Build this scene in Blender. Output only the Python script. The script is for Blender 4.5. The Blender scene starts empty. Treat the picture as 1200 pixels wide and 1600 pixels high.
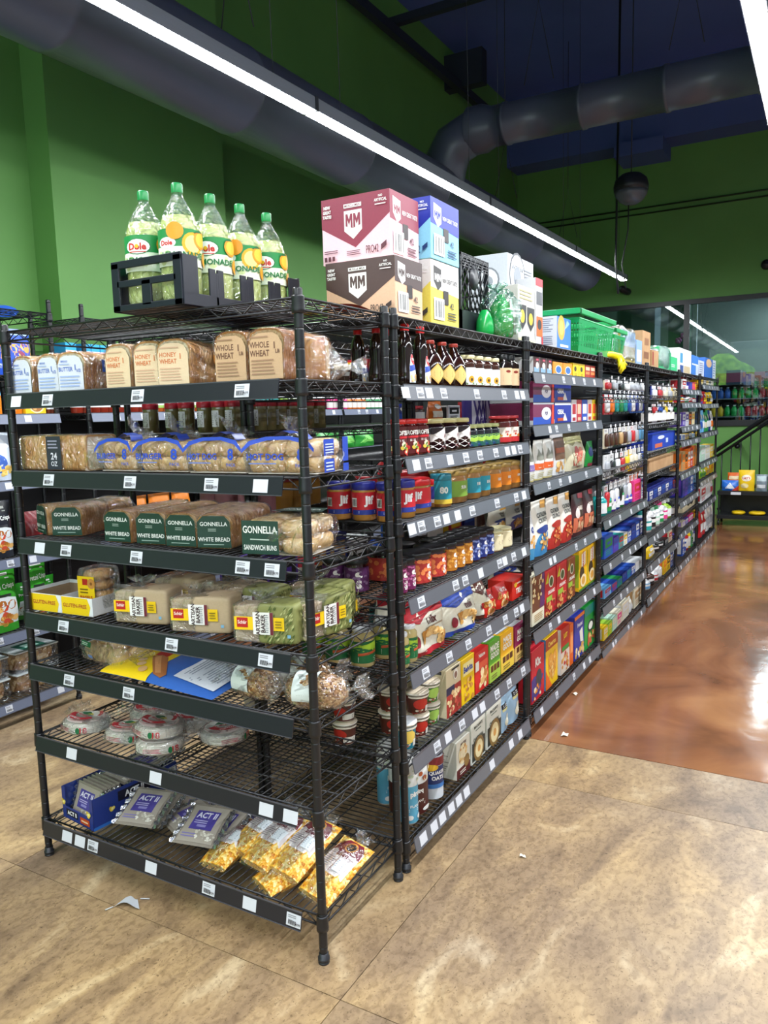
import bpy, bmesh, math, random, re
from mathutils import Vector, Matrix, Euler
random.seed(7)
PI = math.pi
R_ = math.radians
scn = bpy.context.scene
COL = scn.collection

# ------------------------------------------------------------------ camera
FPX = 1210.807
CAM = Vector((1.19507, -1.66789, 1.55400))
CEU = Euler((R_(82.76711), R_(1.520488), R_(29.66194)), 'XYZ')
cd = bpy.data.cameras.new('camera'); cam = bpy.data.objects.new('camera', cd); COL.objects.link(cam)
cam.location = CAM; cam.rotation_euler = CEU
cd.sensor_fit = 'VERTICAL'; cd.sensor_height = 36.0; cd.lens = 36.0*FPX/1600.0
cd.clip_start = 0.05; cd.clip_end = 200
scn.camera = cam
CR = CEU.to_matrix()

# ------------------------------------------------------------------ view, world
scn.view_settings.view_transform = 'Standard'
scn.view_settings.look = 'None'
scn.view_settings.gamma = 1.0
scn.view_settings.use_curve_mapping = False
scn.view_settings.exposure = 1.62
LIGHT_POWER = 34.0
w = bpy.data.worlds.new('daylight'); scn.world = w; w.use_nodes = True
wn = w.node_tree.nodes; wn['Background'].inputs[0].default_value = (0.75, 0.88, 1.0, 1); wn['Background'].inputs[1].default_value = 1.7
scn.cycles.max_bounces = 8; scn.cycles.transparent_max_bounces = 24
scn.cycles.diffuse_bounces = 3; scn.cycles.glossy_bounces = 3; scn.cycles.transmission_bounces = 4
scn.cycles.caustics_reflective = False; scn.cycles.caustics_refractive = False
scn.cycles.sample_clamp_indirect = 4.0
scn.cycles.use_denoising = True

# measuring helpers: where a sight line of the photograph meets a real plane of the room
def sight(u, v, ax, val):
    d = CR @ Vector(((u-600)/FPX, -(v-800)/FPX, -1)); i = 'xyz'.index(ax)
    return CAM + d*((val-CAM[i])/d[i])
def along(u, ax, **k):
    p = Vector((k.get('x', 0), k.get('y', 0), k.get('z', 0))); i = 'xyz'.index(ax); t = (u-600)/FPX
    def g(val):
        p[i] = val; q = CR.transposed() @ (p-CAM); return q[0]+t*q[2]
    a, b = g(0), g(1); return -a/(b-a)

# ------------------------------------------------------------------ materials
def lin(c):
    return c/12.92 if c <= 0.04045 else ((c+0.055)/1.055)**2.4
def rgb(h):
    h = h.lstrip('#'); return tuple(lin(int(h[i:i+2], 16)/255) for i in (0, 2, 4)) + (1,)
_M = {}
def newmat(name):
    m = bpy.data.materials.new(name); m.use_nodes = True
    nt = m.node_tree; return m, nt, nt.nodes['Principled BSDF']
def N(nt, t, **k):
    n = nt.nodes.new(t)
    for a, b in k.items():
        if a.startswith('i_'): n.inputs[int(a[2:])].default_value = b
        else: setattr(n, a, b)
    return n
def M(h, rough=0.45, metal=0.0, coat=0.0):
    """printed / moulded surface of one colour with a faint cloudiness"""
    key = (h, rough, metal, coat)
    if key in _M: return _M[key]
    m, nt, b = newmat('surface_'+h)
    c = rgb(h)
    n = N(nt, 'ShaderNodeTexNoise'); n.inputs['Scale'].default_value = 35; n.inputs['Detail'].default_value = 2
    mp = N(nt, 'ShaderNodeMix', data_type='RGBA')
    mp.inputs[6].default_value = tuple(x*0.9 for x in c[:3])+(1,); mp.inputs[7].default_value = tuple(min(1, x*1.08) for x in c[:3])+(1,)
    nt.links.new(n.outputs['Fac'], mp.inputs[0]); nt.links.new(mp.outputs[2], b.inputs['Base Color'])
    b.inputs['Roughness'].default_value = rough; b.inputs['Metallic'].default_value = metal
    if coat: b.inputs['Coat Weight'].default_value = coat; b.inputs['Coat Roughness'].default_value = 0.08
    _M[key] = m; return m
def film(tint=(1, 1, 1), amount=0.15, name='clear_film'):
    key = (name,)
    if key in _M: return _M[key]
    m = bpy.data.materials.new(name); m.use_nodes = True; nt = m.node_tree; nt.nodes.clear()
    o = N(nt, 'ShaderNodeOutputMaterial'); mx = N(nt, 'ShaderNodeMixShader'); tr = N(nt, 'ShaderNodeBsdfTransparent')
    tr.inputs[0].default_value = tint+(1,)
    g = N(nt, 'ShaderNodeBsdfGlossy'); g.inputs['Roughness'].default_value = 0.11; g.inputs['Color'].default_value = (.95, .97, 1, 1)
    tc = N(nt, 'ShaderNodeTexCoord'); n = N(nt, 'ShaderNodeTexNoise'); n.inputs['Scale'].default_value = 26; n.inputs['Detail'].default_value = 3
    n.inputs['Distortion'].default_value = 1.6
    nt.links.new(tc.outputs['Object'], n.inputs['Vector'])
    bp = N(nt, 'ShaderNodeBump'); bp.inputs['Strength'].default_value = 1.0; bp.inputs['Distance'].default_value = 0.035
    nt.links.new(n.outputs['Fac'], bp.inputs['Height']); nt.links.new(bp.outputs[0], g.inputs['Normal'])
    lw = N(nt, 'ShaderNodeLayerWeight'); lw.inputs['Blend'].default_value = 0.25
    nt.links.new(bp.outputs[0], lw.inputs['Normal'])
    ma = N(nt, 'ShaderNodeMath', operation='MULTIPLY_ADD'); ma.inputs[1].default_value = 0.55; ma.inputs[2].default_value = amount
    nt.links.new(lw.outputs['Facing'], ma.inputs[0]); ma.use_clamp = True
    nt.links.new(ma.outputs[0], mx.inputs[0]); nt.links.new(tr.outputs[0], mx.inputs[1]); nt.links.new(g.outputs[0], mx.inputs[2])
    nt.links.new(mx.outputs[0], o.inputs[0]); _M[key] = m; return m
def noisy(name, cols, scale=30, rough=0.7, bump=0.3, kind='noise', stretch=(1, 1, 1), dist=0.004, detail=5):
    """base colour running through a ramp of real colours, with matching bump"""
    if name in _M: return _M[name]
    m, nt, b = newmat(name)
    tc = N(nt, 'ShaderNodeTexCoord'); mp = N(nt, 'ShaderNodeMapping'); mp.inputs['Scale'].default_value = stretch
    nt.links.new(tc.outputs['Object'], mp.inputs[0])
    if kind == 'noise':
        t = N(nt, 'ShaderNodeTexNoise'); t.inputs['Detail'].default_value = detail; out = t.outputs['Fac']; ho = out
    else:
        t = N(nt, 'ShaderNodeTexVoronoi'); sep = N(nt, 'ShaderNodeSeparateColor'); nt.links.new(t.outputs['Color'], sep.inputs[0]); out = sep.outputs[0]; ho = t.outputs['Distance']
    t.inputs['Scale'].default_value = scale; nt.links.new(mp.outputs[0], t.inputs['Vector'])
    r = N(nt, 'ShaderNodeValToRGB'); cr = r.color_ramp
    cr.elements[0].position = cols[0][0]; cr.elements[0].color = rgb(cols[0][1]); cr.elements[1].position = cols[-1][0]; cr.elements[1].color = rgb(cols[-1][1])
    for p, c in cols[1:-1]:
        e = cr.elements.new(p); e.color = rgb(c)
    nt.links.new(out, r.inputs[0]); nt.links.new(r.outputs[0], b.inputs['Base Color']); b.inputs['Roughness'].default_value = rough
    if bump:
        bp = N(nt, 'ShaderNodeBump'); bp.inputs['Strength'].default_value = bump; bp.inputs['Distance'].default_value = dist
        bp.invert = kind != 'noise'
        nt.links.new(ho, bp.inputs['Height']); nt.links.new(bp.outputs[0], b.inputs['Normal'])
    _M[name] = m; return m
def glow(name, col, s):
    if name in _M: return _M[name]
    m, nt, b = newmat(name); b.inputs['Base Color'].default_value = col+(1,)
    b.inputs['Emission Color'].default_value = col+(1,); b.inputs['Emission Strength'].default_value = s; _M[name] = m; return m
BLK = M('17181c', 0.33); BLK2 = M('0d0e11', 0.5)
CRUST = noisy('bread_crust', [(.3, 'bd7c38'), (.5, 'd89e58'), (.7, 'eabd80')], 14, .75, .25)
CRUSTD = noisy('wheat_crust', [(.3, 'a06228'), (.5, 'bb7a38'), (.7, 'd09854')], 14, .75, .25)
CRUMB = noisy('bread_crumb', [(.3, 'e6cfa0'), (.55, 'f2e2be'), (.75, 'f7ecd2')], 120, .85, .3)
CRUMBW = noisy('wheat_crumb', [(.3, 'c39a66'), (.55, 'd6b586'), (.75, 'e2c79c')], 120, .85, .3)
BUN = noisy('bun_crust', [(.3, 'd89f5a'), (.5, 'ecc484'), (.72, 'f8e0b2')], 18, .6, .15)
SEED = noisy('seeded_crust', [(.1, '6e421e'), (.4, 'a9743e'), (.7, 'c99a64'), (.95, 'e0bd8c')], 150, .8, .9, 'v', dist=.004)
CORN = noisy('popcorn_kernels', [(.0, 'c97a12'), (.3, 'e8a52a'), (.6, 'f3c552'), (.9, 'fbe29a')], 120, .35, 1.0, 'v', dist=.004)
CARD = noisy('brown_card', [(.3, 'a98257'), (.7, 'bf9a70')], 8, .85, .05)
FILM = film(); SILV = M('c9ccd2', .22, .9)

# ------------------------------------------------------------------ mesh builder
class MB:
    def __init__(s): s.v = []; s.f = []; s.m = []; s.sm = []; s.mats = []
    def mi(s, m):
        if m not in s.mats: s.mats.append(m)
        return s.mats.index(m)
    def add(s, vs, fs, mat, smooth=False, T=None):
        o = len(s.v); k = s.mi(mat)
        s.v += [tuple(T @ Vector(p)) if T else tuple(p) for p in vs]
        for f in fs: s.f.append([o+i for i in f]); s.m.append(k); s.sm.append(smooth)
        return s
    def box(s, a, b, mat, T=None):
        x0, y0, z0 = a; x1, y1, z1 = b
        return s.add([(x0,y0,z0),(x1,y0,z0),(x1,y1,z0),(x0,y1,z0),(x0,y0,z1),(x1,y0,z1),(x1,y1,z1),(x0,y1,z1)],
                     [(0,3,2,1),(4,5,6,7),(0,1,5,4),(1,2,6,5),(2,3,7,6),(3,0,4,7)], mat, False, T)
    def rbox(s, a, b, mat, r=.002, T=None):
        bm = bmesh.new(); bmesh.ops.create_cube(bm, size=1)
        for v in bm.verts:
            v.co = Vector([(a[i]+b[i])/2 + v.co[i]*(b[i]-a[i]) for i in range(3)])
        bmesh.ops.bevel(bm, geom=bm.edges[:], offset=r, segments=2, affect='EDGES', profile=.5)
        bm.verts.index_update(); s.add([v.co[:] for v in bm.verts], [[v.index for v in f.verts] for f in bm.faces], mat, False, T); bm.free(); return s
    def lathe(s, prof, mat, seg=20, c=(0, 0, 0), T=None, cap=True, sx=1, sy=1):
        vs = []; fs = []; n = len(prof)
        for r, z in prof:
            for j in range(seg):
                a = 2*PI*j/seg; vs.append((c[0]+r*math.cos(a)*sx, c[1]+r*math.sin(a)*sy, c[2]+z))
        for i in range(n-1):
            for j in range(seg):
                k = (j+1) % seg; fs.append((i*seg+j, i*seg+k, (i+1)*seg+k, (i+1)*seg+j))
        s.add(vs, fs, mat, True, T)
        if cap:
            s.add(vs[:seg], [list(range(seg))[::-1]], mat, False, T); s.add(vs[-seg:], [list(range(seg))], mat, False, T)
        return s
    def tube(s, pts, r, mat, seg=8, T=None, cap=True):
        pts = [Vector(p) for p in pts]; n = len(pts); rs = r if isinstance(r, (list, tuple)) else [r]*n
        vs = []; fs = []; ref = None
        for i, p in enumerate(pts):
            d = (pts[min(i+1, n-1)]-pts[max(i-1, 0)]).normalized()
            if ref is None: ref = Vector((0, 0, 1)) if abs(d.z) < .9 else Vector((1, 0, 0))
            a = d.cross(ref).normalized(); b = d.cross(a).normalized(); ref = b if i == 0 else ref
            if abs(d.dot(ref)) > .98: ref = a
            a = d.cross(ref).normalized(); b = d.cross(a).normalized()
            for j in range(seg):
                t = 2*PI*j/seg; vs.append(p+(a*math.cos(t)+b*math.sin(t))*rs[i])
        for i in range(n-1):
            for j in range(seg):
                k = (j+1) % seg; fs.append((i*seg+j, i*seg+k, (i+1)*seg+k, (i+1)*seg+j))
        if cap: fs.append(list(range(seg))[::-1]); fs.append([(n-1)*seg+j for j in range(seg)])
        return s.add([v[:] for v in vs], fs, mat, True, T)
    def grid(s, F, nu, nv, mat, smooth=True, T=None, flip=False):
        vs = [F(i/nu, j/nv) for j in range(nv+1) for i in range(nu+1)]
        fs = []
        for j in range(nv):
            for i in range(nu):
                a = j*(nu+1)+i; q = (a, a+1, a+nu+2, a+nu+1); fs.append(q[::-1] if flip else q)
        return s.add(vs, fs, mat, smooth, T)
    def sup(s, c, r, mat, e1=.6, e2=.6, nu=20, nv=12, noise=0, seed=0, T=None):
        """rounded cushion / egg shapes"""
        rnd = random.Random(seed); ph = [rnd.uniform(0, 6) for _ in range(6)]
        def sg(x, e): return math.copysign(abs(x)**e, x)
        def F(u, v):
            a = 2*PI*u; b = PI*(v-.5)
            x = sg(math.cos(b), e1)*sg(math.cos(a), e2); y = sg(math.cos(b), e1)*sg(math.sin(a), e2); z = sg(math.sin(b), e1)
            k = 1+noise*(math.sin(5*x+ph[0])*math.sin(7*z+ph[1])+.6*math.sin(11*y+ph[2]+6*x)+.5*math.sin(17*z+13*x+ph[3]))
            return (c[0]+r[0]*x*k, c[1]+r[1]*y*k, c[2]+r[2]*z*k)
        return s.grid(F, nu, nv, mat, True, T)
    def mesh(s, name):
        me = bpy.data.meshes.new(name); me.from_pydata(s.v, [], s.f)
        for m in s.mats: me.materials.append(m)
        me.polygons.foreach_set('material_index', s.m); me.polygons.foreach_set('use_smooth', s.sm); me.update(); return me
    def build(s, name, parent=None, loc=(0, 0, 0), rot=(0, 0, 0)):
        return link(name, s.mesh(name), parent, loc, rot)
def link(name, me, parent=None, loc=(0, 0, 0), rot=(0, 0, 0)):
    o = bpy.data.objects.new(name, me); COL.objects.link(o); o.parent = parent; o.location = loc; o.rotation_euler = rot; return o
_LBL = {}
def tag(o, label, cat, group=None, kind=None):
    o['label'] = label; o['category'] = cat
    if group: o['group'] = group
    if kind: o['kind'] = kind
    if label in _LBL and not group: print('DUP LABEL', label)
    if not 4 <= len(re.findall(r"[A-Za-z0-9][A-Za-z0-9']*", label)) <= 16: print('LONG', label)
    _LBL[label] = o.name; return o
def struct(o): o['kind'] = 'structure'; return o
def empty(name, loc=(0, 0, 0), rz=0):
    o = bpy.data.objects.new(name, None); COL.objects.link(o); o.location = loc; o.rotation_euler = (0, 0, rz); o.empty_display_size = .05; return o
ORD = 'first second third fourth fifth sixth seventh eighth ninth tenth eleventh twelfth thirteenth fourteenth fifteenth sixteenth seventeenth eighteenth nineteenth twentieth'.split()

# ------------------------------------------------------------------ lettering and printed art
_T = {}
def text2d(t, bold=.02):
    k = (t, bold)
    if k in _T: return _T[k]
    cu = bpy.data.curves.new('lettering', 'FONT'); cu.body = t; cu.resolution_u = 2; cu.offset = bold; cu.size = 1
    ob = bpy.data.objects.new('lettering', cu); me = ob.to_mesh()
    vs = [v.co.copy() for v in me.vertices]; fs = [list(p.vertices) for p in me.polygons]; ob.to_mesh_clear()
    bpy.data.objects.remove(ob); bpy.data.curves.remove(cu)
    if not vs: _T[k] = ([], [], 1, 1); return _T[k]
    x0 = min(v.x for v in vs); x1 = max(v.x for v in vs); y0 = min(v.y for v in vs); y1 = max(v.y for v in vs)
    h = max(.3, y1-y0); _T[k] = ([((v.x-(x0+x1)/2)/h, (v.y-(y0+y1)/2)/h) for v in vs], fs, (x1-x0)/h, 1); return _T[k]
def art(mb, spec, F, w, h, curved=0, o0=.0005, step=.0004):
    """lay printed shapes on the surface F(u, v, lift); u, v run 0..1, w and h are its size in metres"""
    for i, e in enumerate(spec):
        off = o0+step*i; k = e[0]
        if k == 'r':
            _, x0, y0, x1, y1, c = e; n = max(1, int((x1-x0)*w/.012)) if curved else 1; nv = max(1, int((y1-y0)*h/.012)) if curved > 1 else 1
            mb.grid(lambda a, b: F(x0+(x1-x0)*a, y0+(y1-y0)*b, off), n, nv, M(c), bool(curved))
        elif k == 'e':
            _, cx, cy, rx, ry, c = e; n = 16; ry = rx*w/h if ry is None else ry
            rings = 3 if curved else 1
            vs = [F(cx, cy, off)]; fs = []
            for q in range(1, rings+1):
                for j in range(n): vs.append(F(cx+rx*q/rings*math.cos(2*PI*j/n), cy+ry*q/rings*math.sin(2*PI*j/n), off))
            for j in range(n):
                fs.append((0, 1+j, 1+(j+1) % n))
                for q in range(1, rings): fs.append((1+(q-1)*n+j, 1+q*n+j, 1+q*n+(j+1) % n, 1+(q-1)*n+(j+1) % n))
            mb.add(vs, fs, M(c), bool(curved))
        elif k == 'p':
            pts = e[1]
            if not curved: mb.add([F(a, b, off) for a, b in pts], [list(range(len(pts)))], M(e[2])); continue
            c0 = (sum(p[0] for p in pts)/len(pts), sum(p[1] for p in pts)/len(pts)); vs = []; fs = []; K = 4
            for j in range(len(pts)):   # fan of finely split triangles that follow the surface
                A, B = pts[j], pts[(j+1) % len(pts)]; o_ = len(vs); idx = {}
                for r in range(K+1):
                    for q in range(r+1):
                        t = q/r if r else 0; ex_ = (A[0]+(B[0]-A[0])*t, A[1]+(B[1]-A[1])*t); s_ = r/K
                        idx[(r, q)] = len(vs); vs.append(F(c0[0]+(ex_[0]-c0[0])*s_, c0[1]+(ex_[1]-c0[1])*s_, off))
                for r in range(K):
                    for q in range(r+1):
                        fs.append((idx[(r, q)], idx[(r+1, q)], idx[(r+1, q+1)]))
                        if q < r: fs.append((idx[(r, q)], idx[(r+1, q+1)], idx[(r, q+1)]))
            mb.add(vs, fs, M(e[2]), True)
        elif k == 't':
            _, t, cx, cy, th, c = e[:6]; rot = R_(e[6]) if len(e) > 6 and e[6] else 0; bold = e[8] if len(e) > 8 else .02; H = th*h
            vs, fs, tw, _h = text2d(t, bold); sx = 1
            if len(e) > 7 and e[7]: sx = min(1.0, e[7]*w/(tw*H)) if e[7] > 0 else -e[7]*w/(tw*H)
            ca, sa = math.cos(rot), math.sin(rot)
            mb.add([F(cx+(x*H*sx*ca-y*H*sa)/w, cy+(x*H*sx*sa+y*H*ca)/h, off) for x, y in vs], fs, M(c))
        elif k == 'bar':
            _, x0, y0, x1, y1 = e[:5]; mb.add([F(x0, y0, off), F(x1, y0, off), F(x1, y1, off), F(x0, y1, off)], [(0, 1, 2, 3)], M('f4f4f2'))
            r = random.Random(3); x = x0+.08*(x1-x0); vs = []; fs = []
            while x < x1-.1*(x1-x0):
                d = (x1-x0)*r.choice((.02, .03, .05)); q = len(vs)
                vs += [F(x, y0+.12*(y1-y0), off+.0003), F(x+d, y0+.12*(y1-y0), off+.0003), F(x+d, y1-.12*(y1-y0), off+.0003), F(x, y1-.12*(y1-y0), off+.0003)]
                fs.append((q, q+1, q+2, q+3)); x += d+(x1-x0)*r.choice((.03, .04, .06))
            mb.add(vs, fs, M('26262a'))
        elif k == 's':   # scattered pieces of a printed food picture
            _, x0, y0, x1, y1, n, rr, cols = e; r = random.Random(int(x0*97+n)); by = {}
            for q in range(n):
                cx = r.uniform(x0, x1); cy = r.uniform(y0, y1); a = r.uniform(.6, 1.2)*rr; bq = a*w/h*r.uniform(.6, 1); ph = r.uniform(0, 3)
                by.setdefault(r.choice(cols), []).append([F(cx+a*math.cos(2*PI*j/7+ph), cy+bq*math.sin(2*PI*j/7+ph), off+.00003*q) for j in range(7)])
            for c, L in by.items():
                vs = []; fs = []
                for P in L: fs.append([len(vs)+j for j in range(7)]); vs += P
                mb.add(vs, fs, M(c))
        elif k == 'ln':  # lines of small print
            _, x0, y0, x1, y1, n, c = e; vs = []; fs = []; r = random.Random(n)
            for q in range(n):
                y = y0+(y1-y0)*(q+.25)/n; yb = y+(y1-y0)*.42/n; xe = x1-(x1-x0)*r.uniform(0, .3); z = len(vs)
                vs += [F(x0, y, off), F(xe, y, off), F(xe, yb, off), F(x0, yb, off)]; fs.append((z, z+1, z+2, z+3))
            mb.add(vs, fs, M(c))

# ------------------------------------------------------------------ kinds of goods: (kind, root mesh, [(part, mesh, label)])
def FB(w, d, h, face):
    if face == 'f': return lambda u, v, o: ((u-.5)*w, -o, v*h)
    if face == 'l': return lambda u, v, o: (-w/2-o, d*(1-u), v*h)
    if face == 'r': return lambda u, v, o: (w/2+o, d*u, v*h)
    if face == 't': return lambda u, v, o: ((u-.5)*w, v*d, h+o)
def box_kind(name, w, d, h, col, f=(), l=(), r=(), t=(), part='label_print', rough=.45, small=False):
    b = MB(); mat = col if not isinstance(col, str) else M(col, rough)
    (b.box if small else b.rbox)((-w/2, 0, 0), (w/2, d, h), mat)
    a = MB() if not small else b
    if not small:
        a.add([(-w/2+.003, d*.5-.0004, h+.0003), (w/2-.003, d*.5-.0004, h+.0003), (w/2-.003, d*.5+.0004, h+.0003), (-w/2+.003, d*.5+.0004, h+.0003)], [(0, 1, 2, 3)], M('55504a'))
    for k, s in (('f', f), ('l', l), ('r', r), ('t', t)):
        W, H = {'f': (w, h), 'l': (d, h), 'r': (d, h), 't': (w, d)}[k]
        if s: art(a, s, FB(w, d, h, k), W, H)
    return (name, b.mesh(name), [(part, a.mesh(part), None)] if not small and (f or l or r or t) else [])
def jar_kind(name, r, h, body, lid, spec=(), lab=(.12, .72), labcol='f2efe6', lidh=.14, neck=.82, part='lid', seg=20, lidr=None, top=None, arc=300, wide=150):
    b = MB(); hl = h*(1-lidh); rn = r*neck; lr = (lidr or neck+.05)*r
    b.lathe([(r*.0, 0), (r*.9, 0), (r, h*.035), (r, hl*.84), (r*.97, hl*.9), (rn, hl*.96), (rn, hl)], M(body, .12, 0, .5), seg)
    c = MB(); c.lathe([(lr*.98, 0), (lr, h*.01), (lr, h*lidh*.8), (lr*.94, h*lidh), (0, h*lidh)], M(lid, .3), seg)
    if top: c.lathe([(lr*.8, h*lidh+.0004), (0, h*lidh+.0006)], M(top, .4), seg, cap=False)
    kids = [(part, c.mesh(part), None, (0, 0, hl))]
    if spec is not None:
        z0, z1 = lab[0]*h, lab[1]*h; a = MB()
        def F0(u, v, o):
            t = R_(-90+(u-.5)*arc); return ((r+.0006+o)*math.cos(t), (r+.0006+o)*math.sin(t), z0+v*(z1-z0))
        def F(u, v, o):
            t = R_(-90+(u-.5)*wide); return ((r+.0006+o)*math.cos(t), (r+.0006+o)*math.sin(t), z0+v*(z1-z0))
        if labcol: a.grid(lambda u, v: F0(u, v, 0), 18, 1, M(labcol, .45))
        art(a, spec, F, 2*PI*r*wide/360, z1-z0, 1); kids.append(('label_print', a.mesh('label_print'), None))
    return (name, b.mesh(name), kids)
def bottle_kind(name, prof, body, cap, spec=(), lab=None, labcol=None, arc=300, wide=150, seg=20, sx=1, sy=1, capname='cap', liquid=None, coat=.5, rough=.12):
    """prof: list of (radius, height); cap: (radius, z0, height, colour)"""
    b = MB(); b.lathe(prof, body if not isinstance(body, str) else M(body, rough, 0, coat), seg, sx=sx, sy=sy)
    r, z0, hh, cc = cap; c = MB(); c.lathe([(r, 0), (r*1.03, hh*.1), (r*1.03, hh*.85), (r*.9, hh), (0, hh)], M(cc, .35), 14)
    kids = [(capname, c.mesh(capname), None, (0, 0, z0))]
    if liquid:
        q = MB(); q.lathe(liquid[0], liquid[1], seg, sx=sx, sy=sy); kids.append(('drink', q.mesh('drink'), None))
    if lab:
        z0, z1, lr = lab; a = MB()
        def mk(A): return lambda u, v, o: ((lr+o)*math.cos(R_(-90+(u-.5)*A))*sx, (lr+o)*math.sin(R_(-90+(u-.5)*A))*sy, z0+v*(z1-z0))
        if labcol: a.grid(lambda u, v: mk(arc)(u, v, 0), 24, 1, M(labcol, .4))
        art(a, spec, mk(wide), 2*PI*lr*wide/360, z1-z0, 1); kids.append(('label_print', a.mesh('label_print'), None))
    return (name, b.mesh(name), kids)
def pouch_kind(name, w, h, d, col, spec=(), seed=0, top=.12, sealed=True, nu=10, nv=14, crinkle=.06, rough=.3, base=.8, small=False, back=None, belly=.35):
    """standing or lying bag: thin sealed top, full belly"""
    rnd = random.Random(seed); ph = [rnd.uniform(0, 6.3) for _ in range(5)]
    def T(u, v):
        eu = max(0, 1-abs(2*u-1)**3.2)**.6; ev = (1-(max(0, v-belly)/(1-belly))**1.8) if v > belly else base+(1-base)*math.sin(PI/2*v/belly)
        if base < .3 and v < belly: ev = math.sin(PI/2*v/belly)**.6
        return max(.012, eu*ev*(1+crinkle*1.4*math.sin(9*u+7*v+ph[0])*math.sin(6*v+ph[1])))*d/2
    def X(u, v): return (u-.5)*w*(1-.04*math.sin(PI*v)+crinkle*.3*math.sin(8*v+ph[2])*abs(2*u-1))
    def FF(u, v, o=0):
        rip = crinkle*d*.22*math.sin(21*u+9*v+ph[3])*math.sin(17*v-5*u+ph[4])*(1-abs(2*u-1)**4)
        return (X(u, v), d/2-T(u, v)-rip-o, v*h)
    def FK(u, v): return (X(u, v), d/2+T(u, v), v*h)
    b = MB(); mat = M(col, rough) if isinstance(col, str) else col
    b.grid(FF, nu, nv, mat); b.grid(FK, nu, nv, M(back, rough) if back else mat, flip=True)
    ed = [FF(0, j/nv) for j in range(nv+1)]; ek = [FK(0, j/nv) for j in range(nv+1)]
    for U in (0, 1):
        vs = [FF(U, j/nv) for j in range(nv+1)]+[FK(U, j/nv) for j in range(nv+1)]
        b.add(vs, [(j, j+1, nv+2+j, nv+1+j) for j in range(nv)], mat)
    for V in (0, 1):
        vs = [FF(i/nu, V) for i in range(nu+1)]+[FK(i/nu, V) for i in range(nu+1)]
        b.add(vs, [(i, i+1, nu+2+i, nu+1+i) for i in range(nu)], mat)
    if small:
        art(b, spec, FF, w, h, 2, o0=.001); return (name, b.mesh(name), [])
    a = MB(); art(a, spec, FF, w, h, 2, o0=.0012)
    return (name, b.mesh(name), [('label_print', a.mesh('label_print'), None)] if spec else [])
def place(kind, label, cat, loc, rz=0, rx=0, ry=0, group=None, scale=None):
    name, me, kids = kind; o = link(name, me, None, loc)
    o.rotation_euler = (Matrix.Rotation(rz, 3, 'Z') @ Matrix.Rotation(rx, 3, 'X') @ Matrix.Rotation(ry, 3, 'Y')).to_euler()
    for k in kids:
        c = link(k[0], k[1], o, k[3] if len(k) > 3 else (0, 0, 0), k[4] if len(k) > 4 else (0, 0, 0))
        if k[2]: c['label'] = k[2]
    tag(o, label, cat, group)
    if scale: o.scale = scale
    return o
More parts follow.
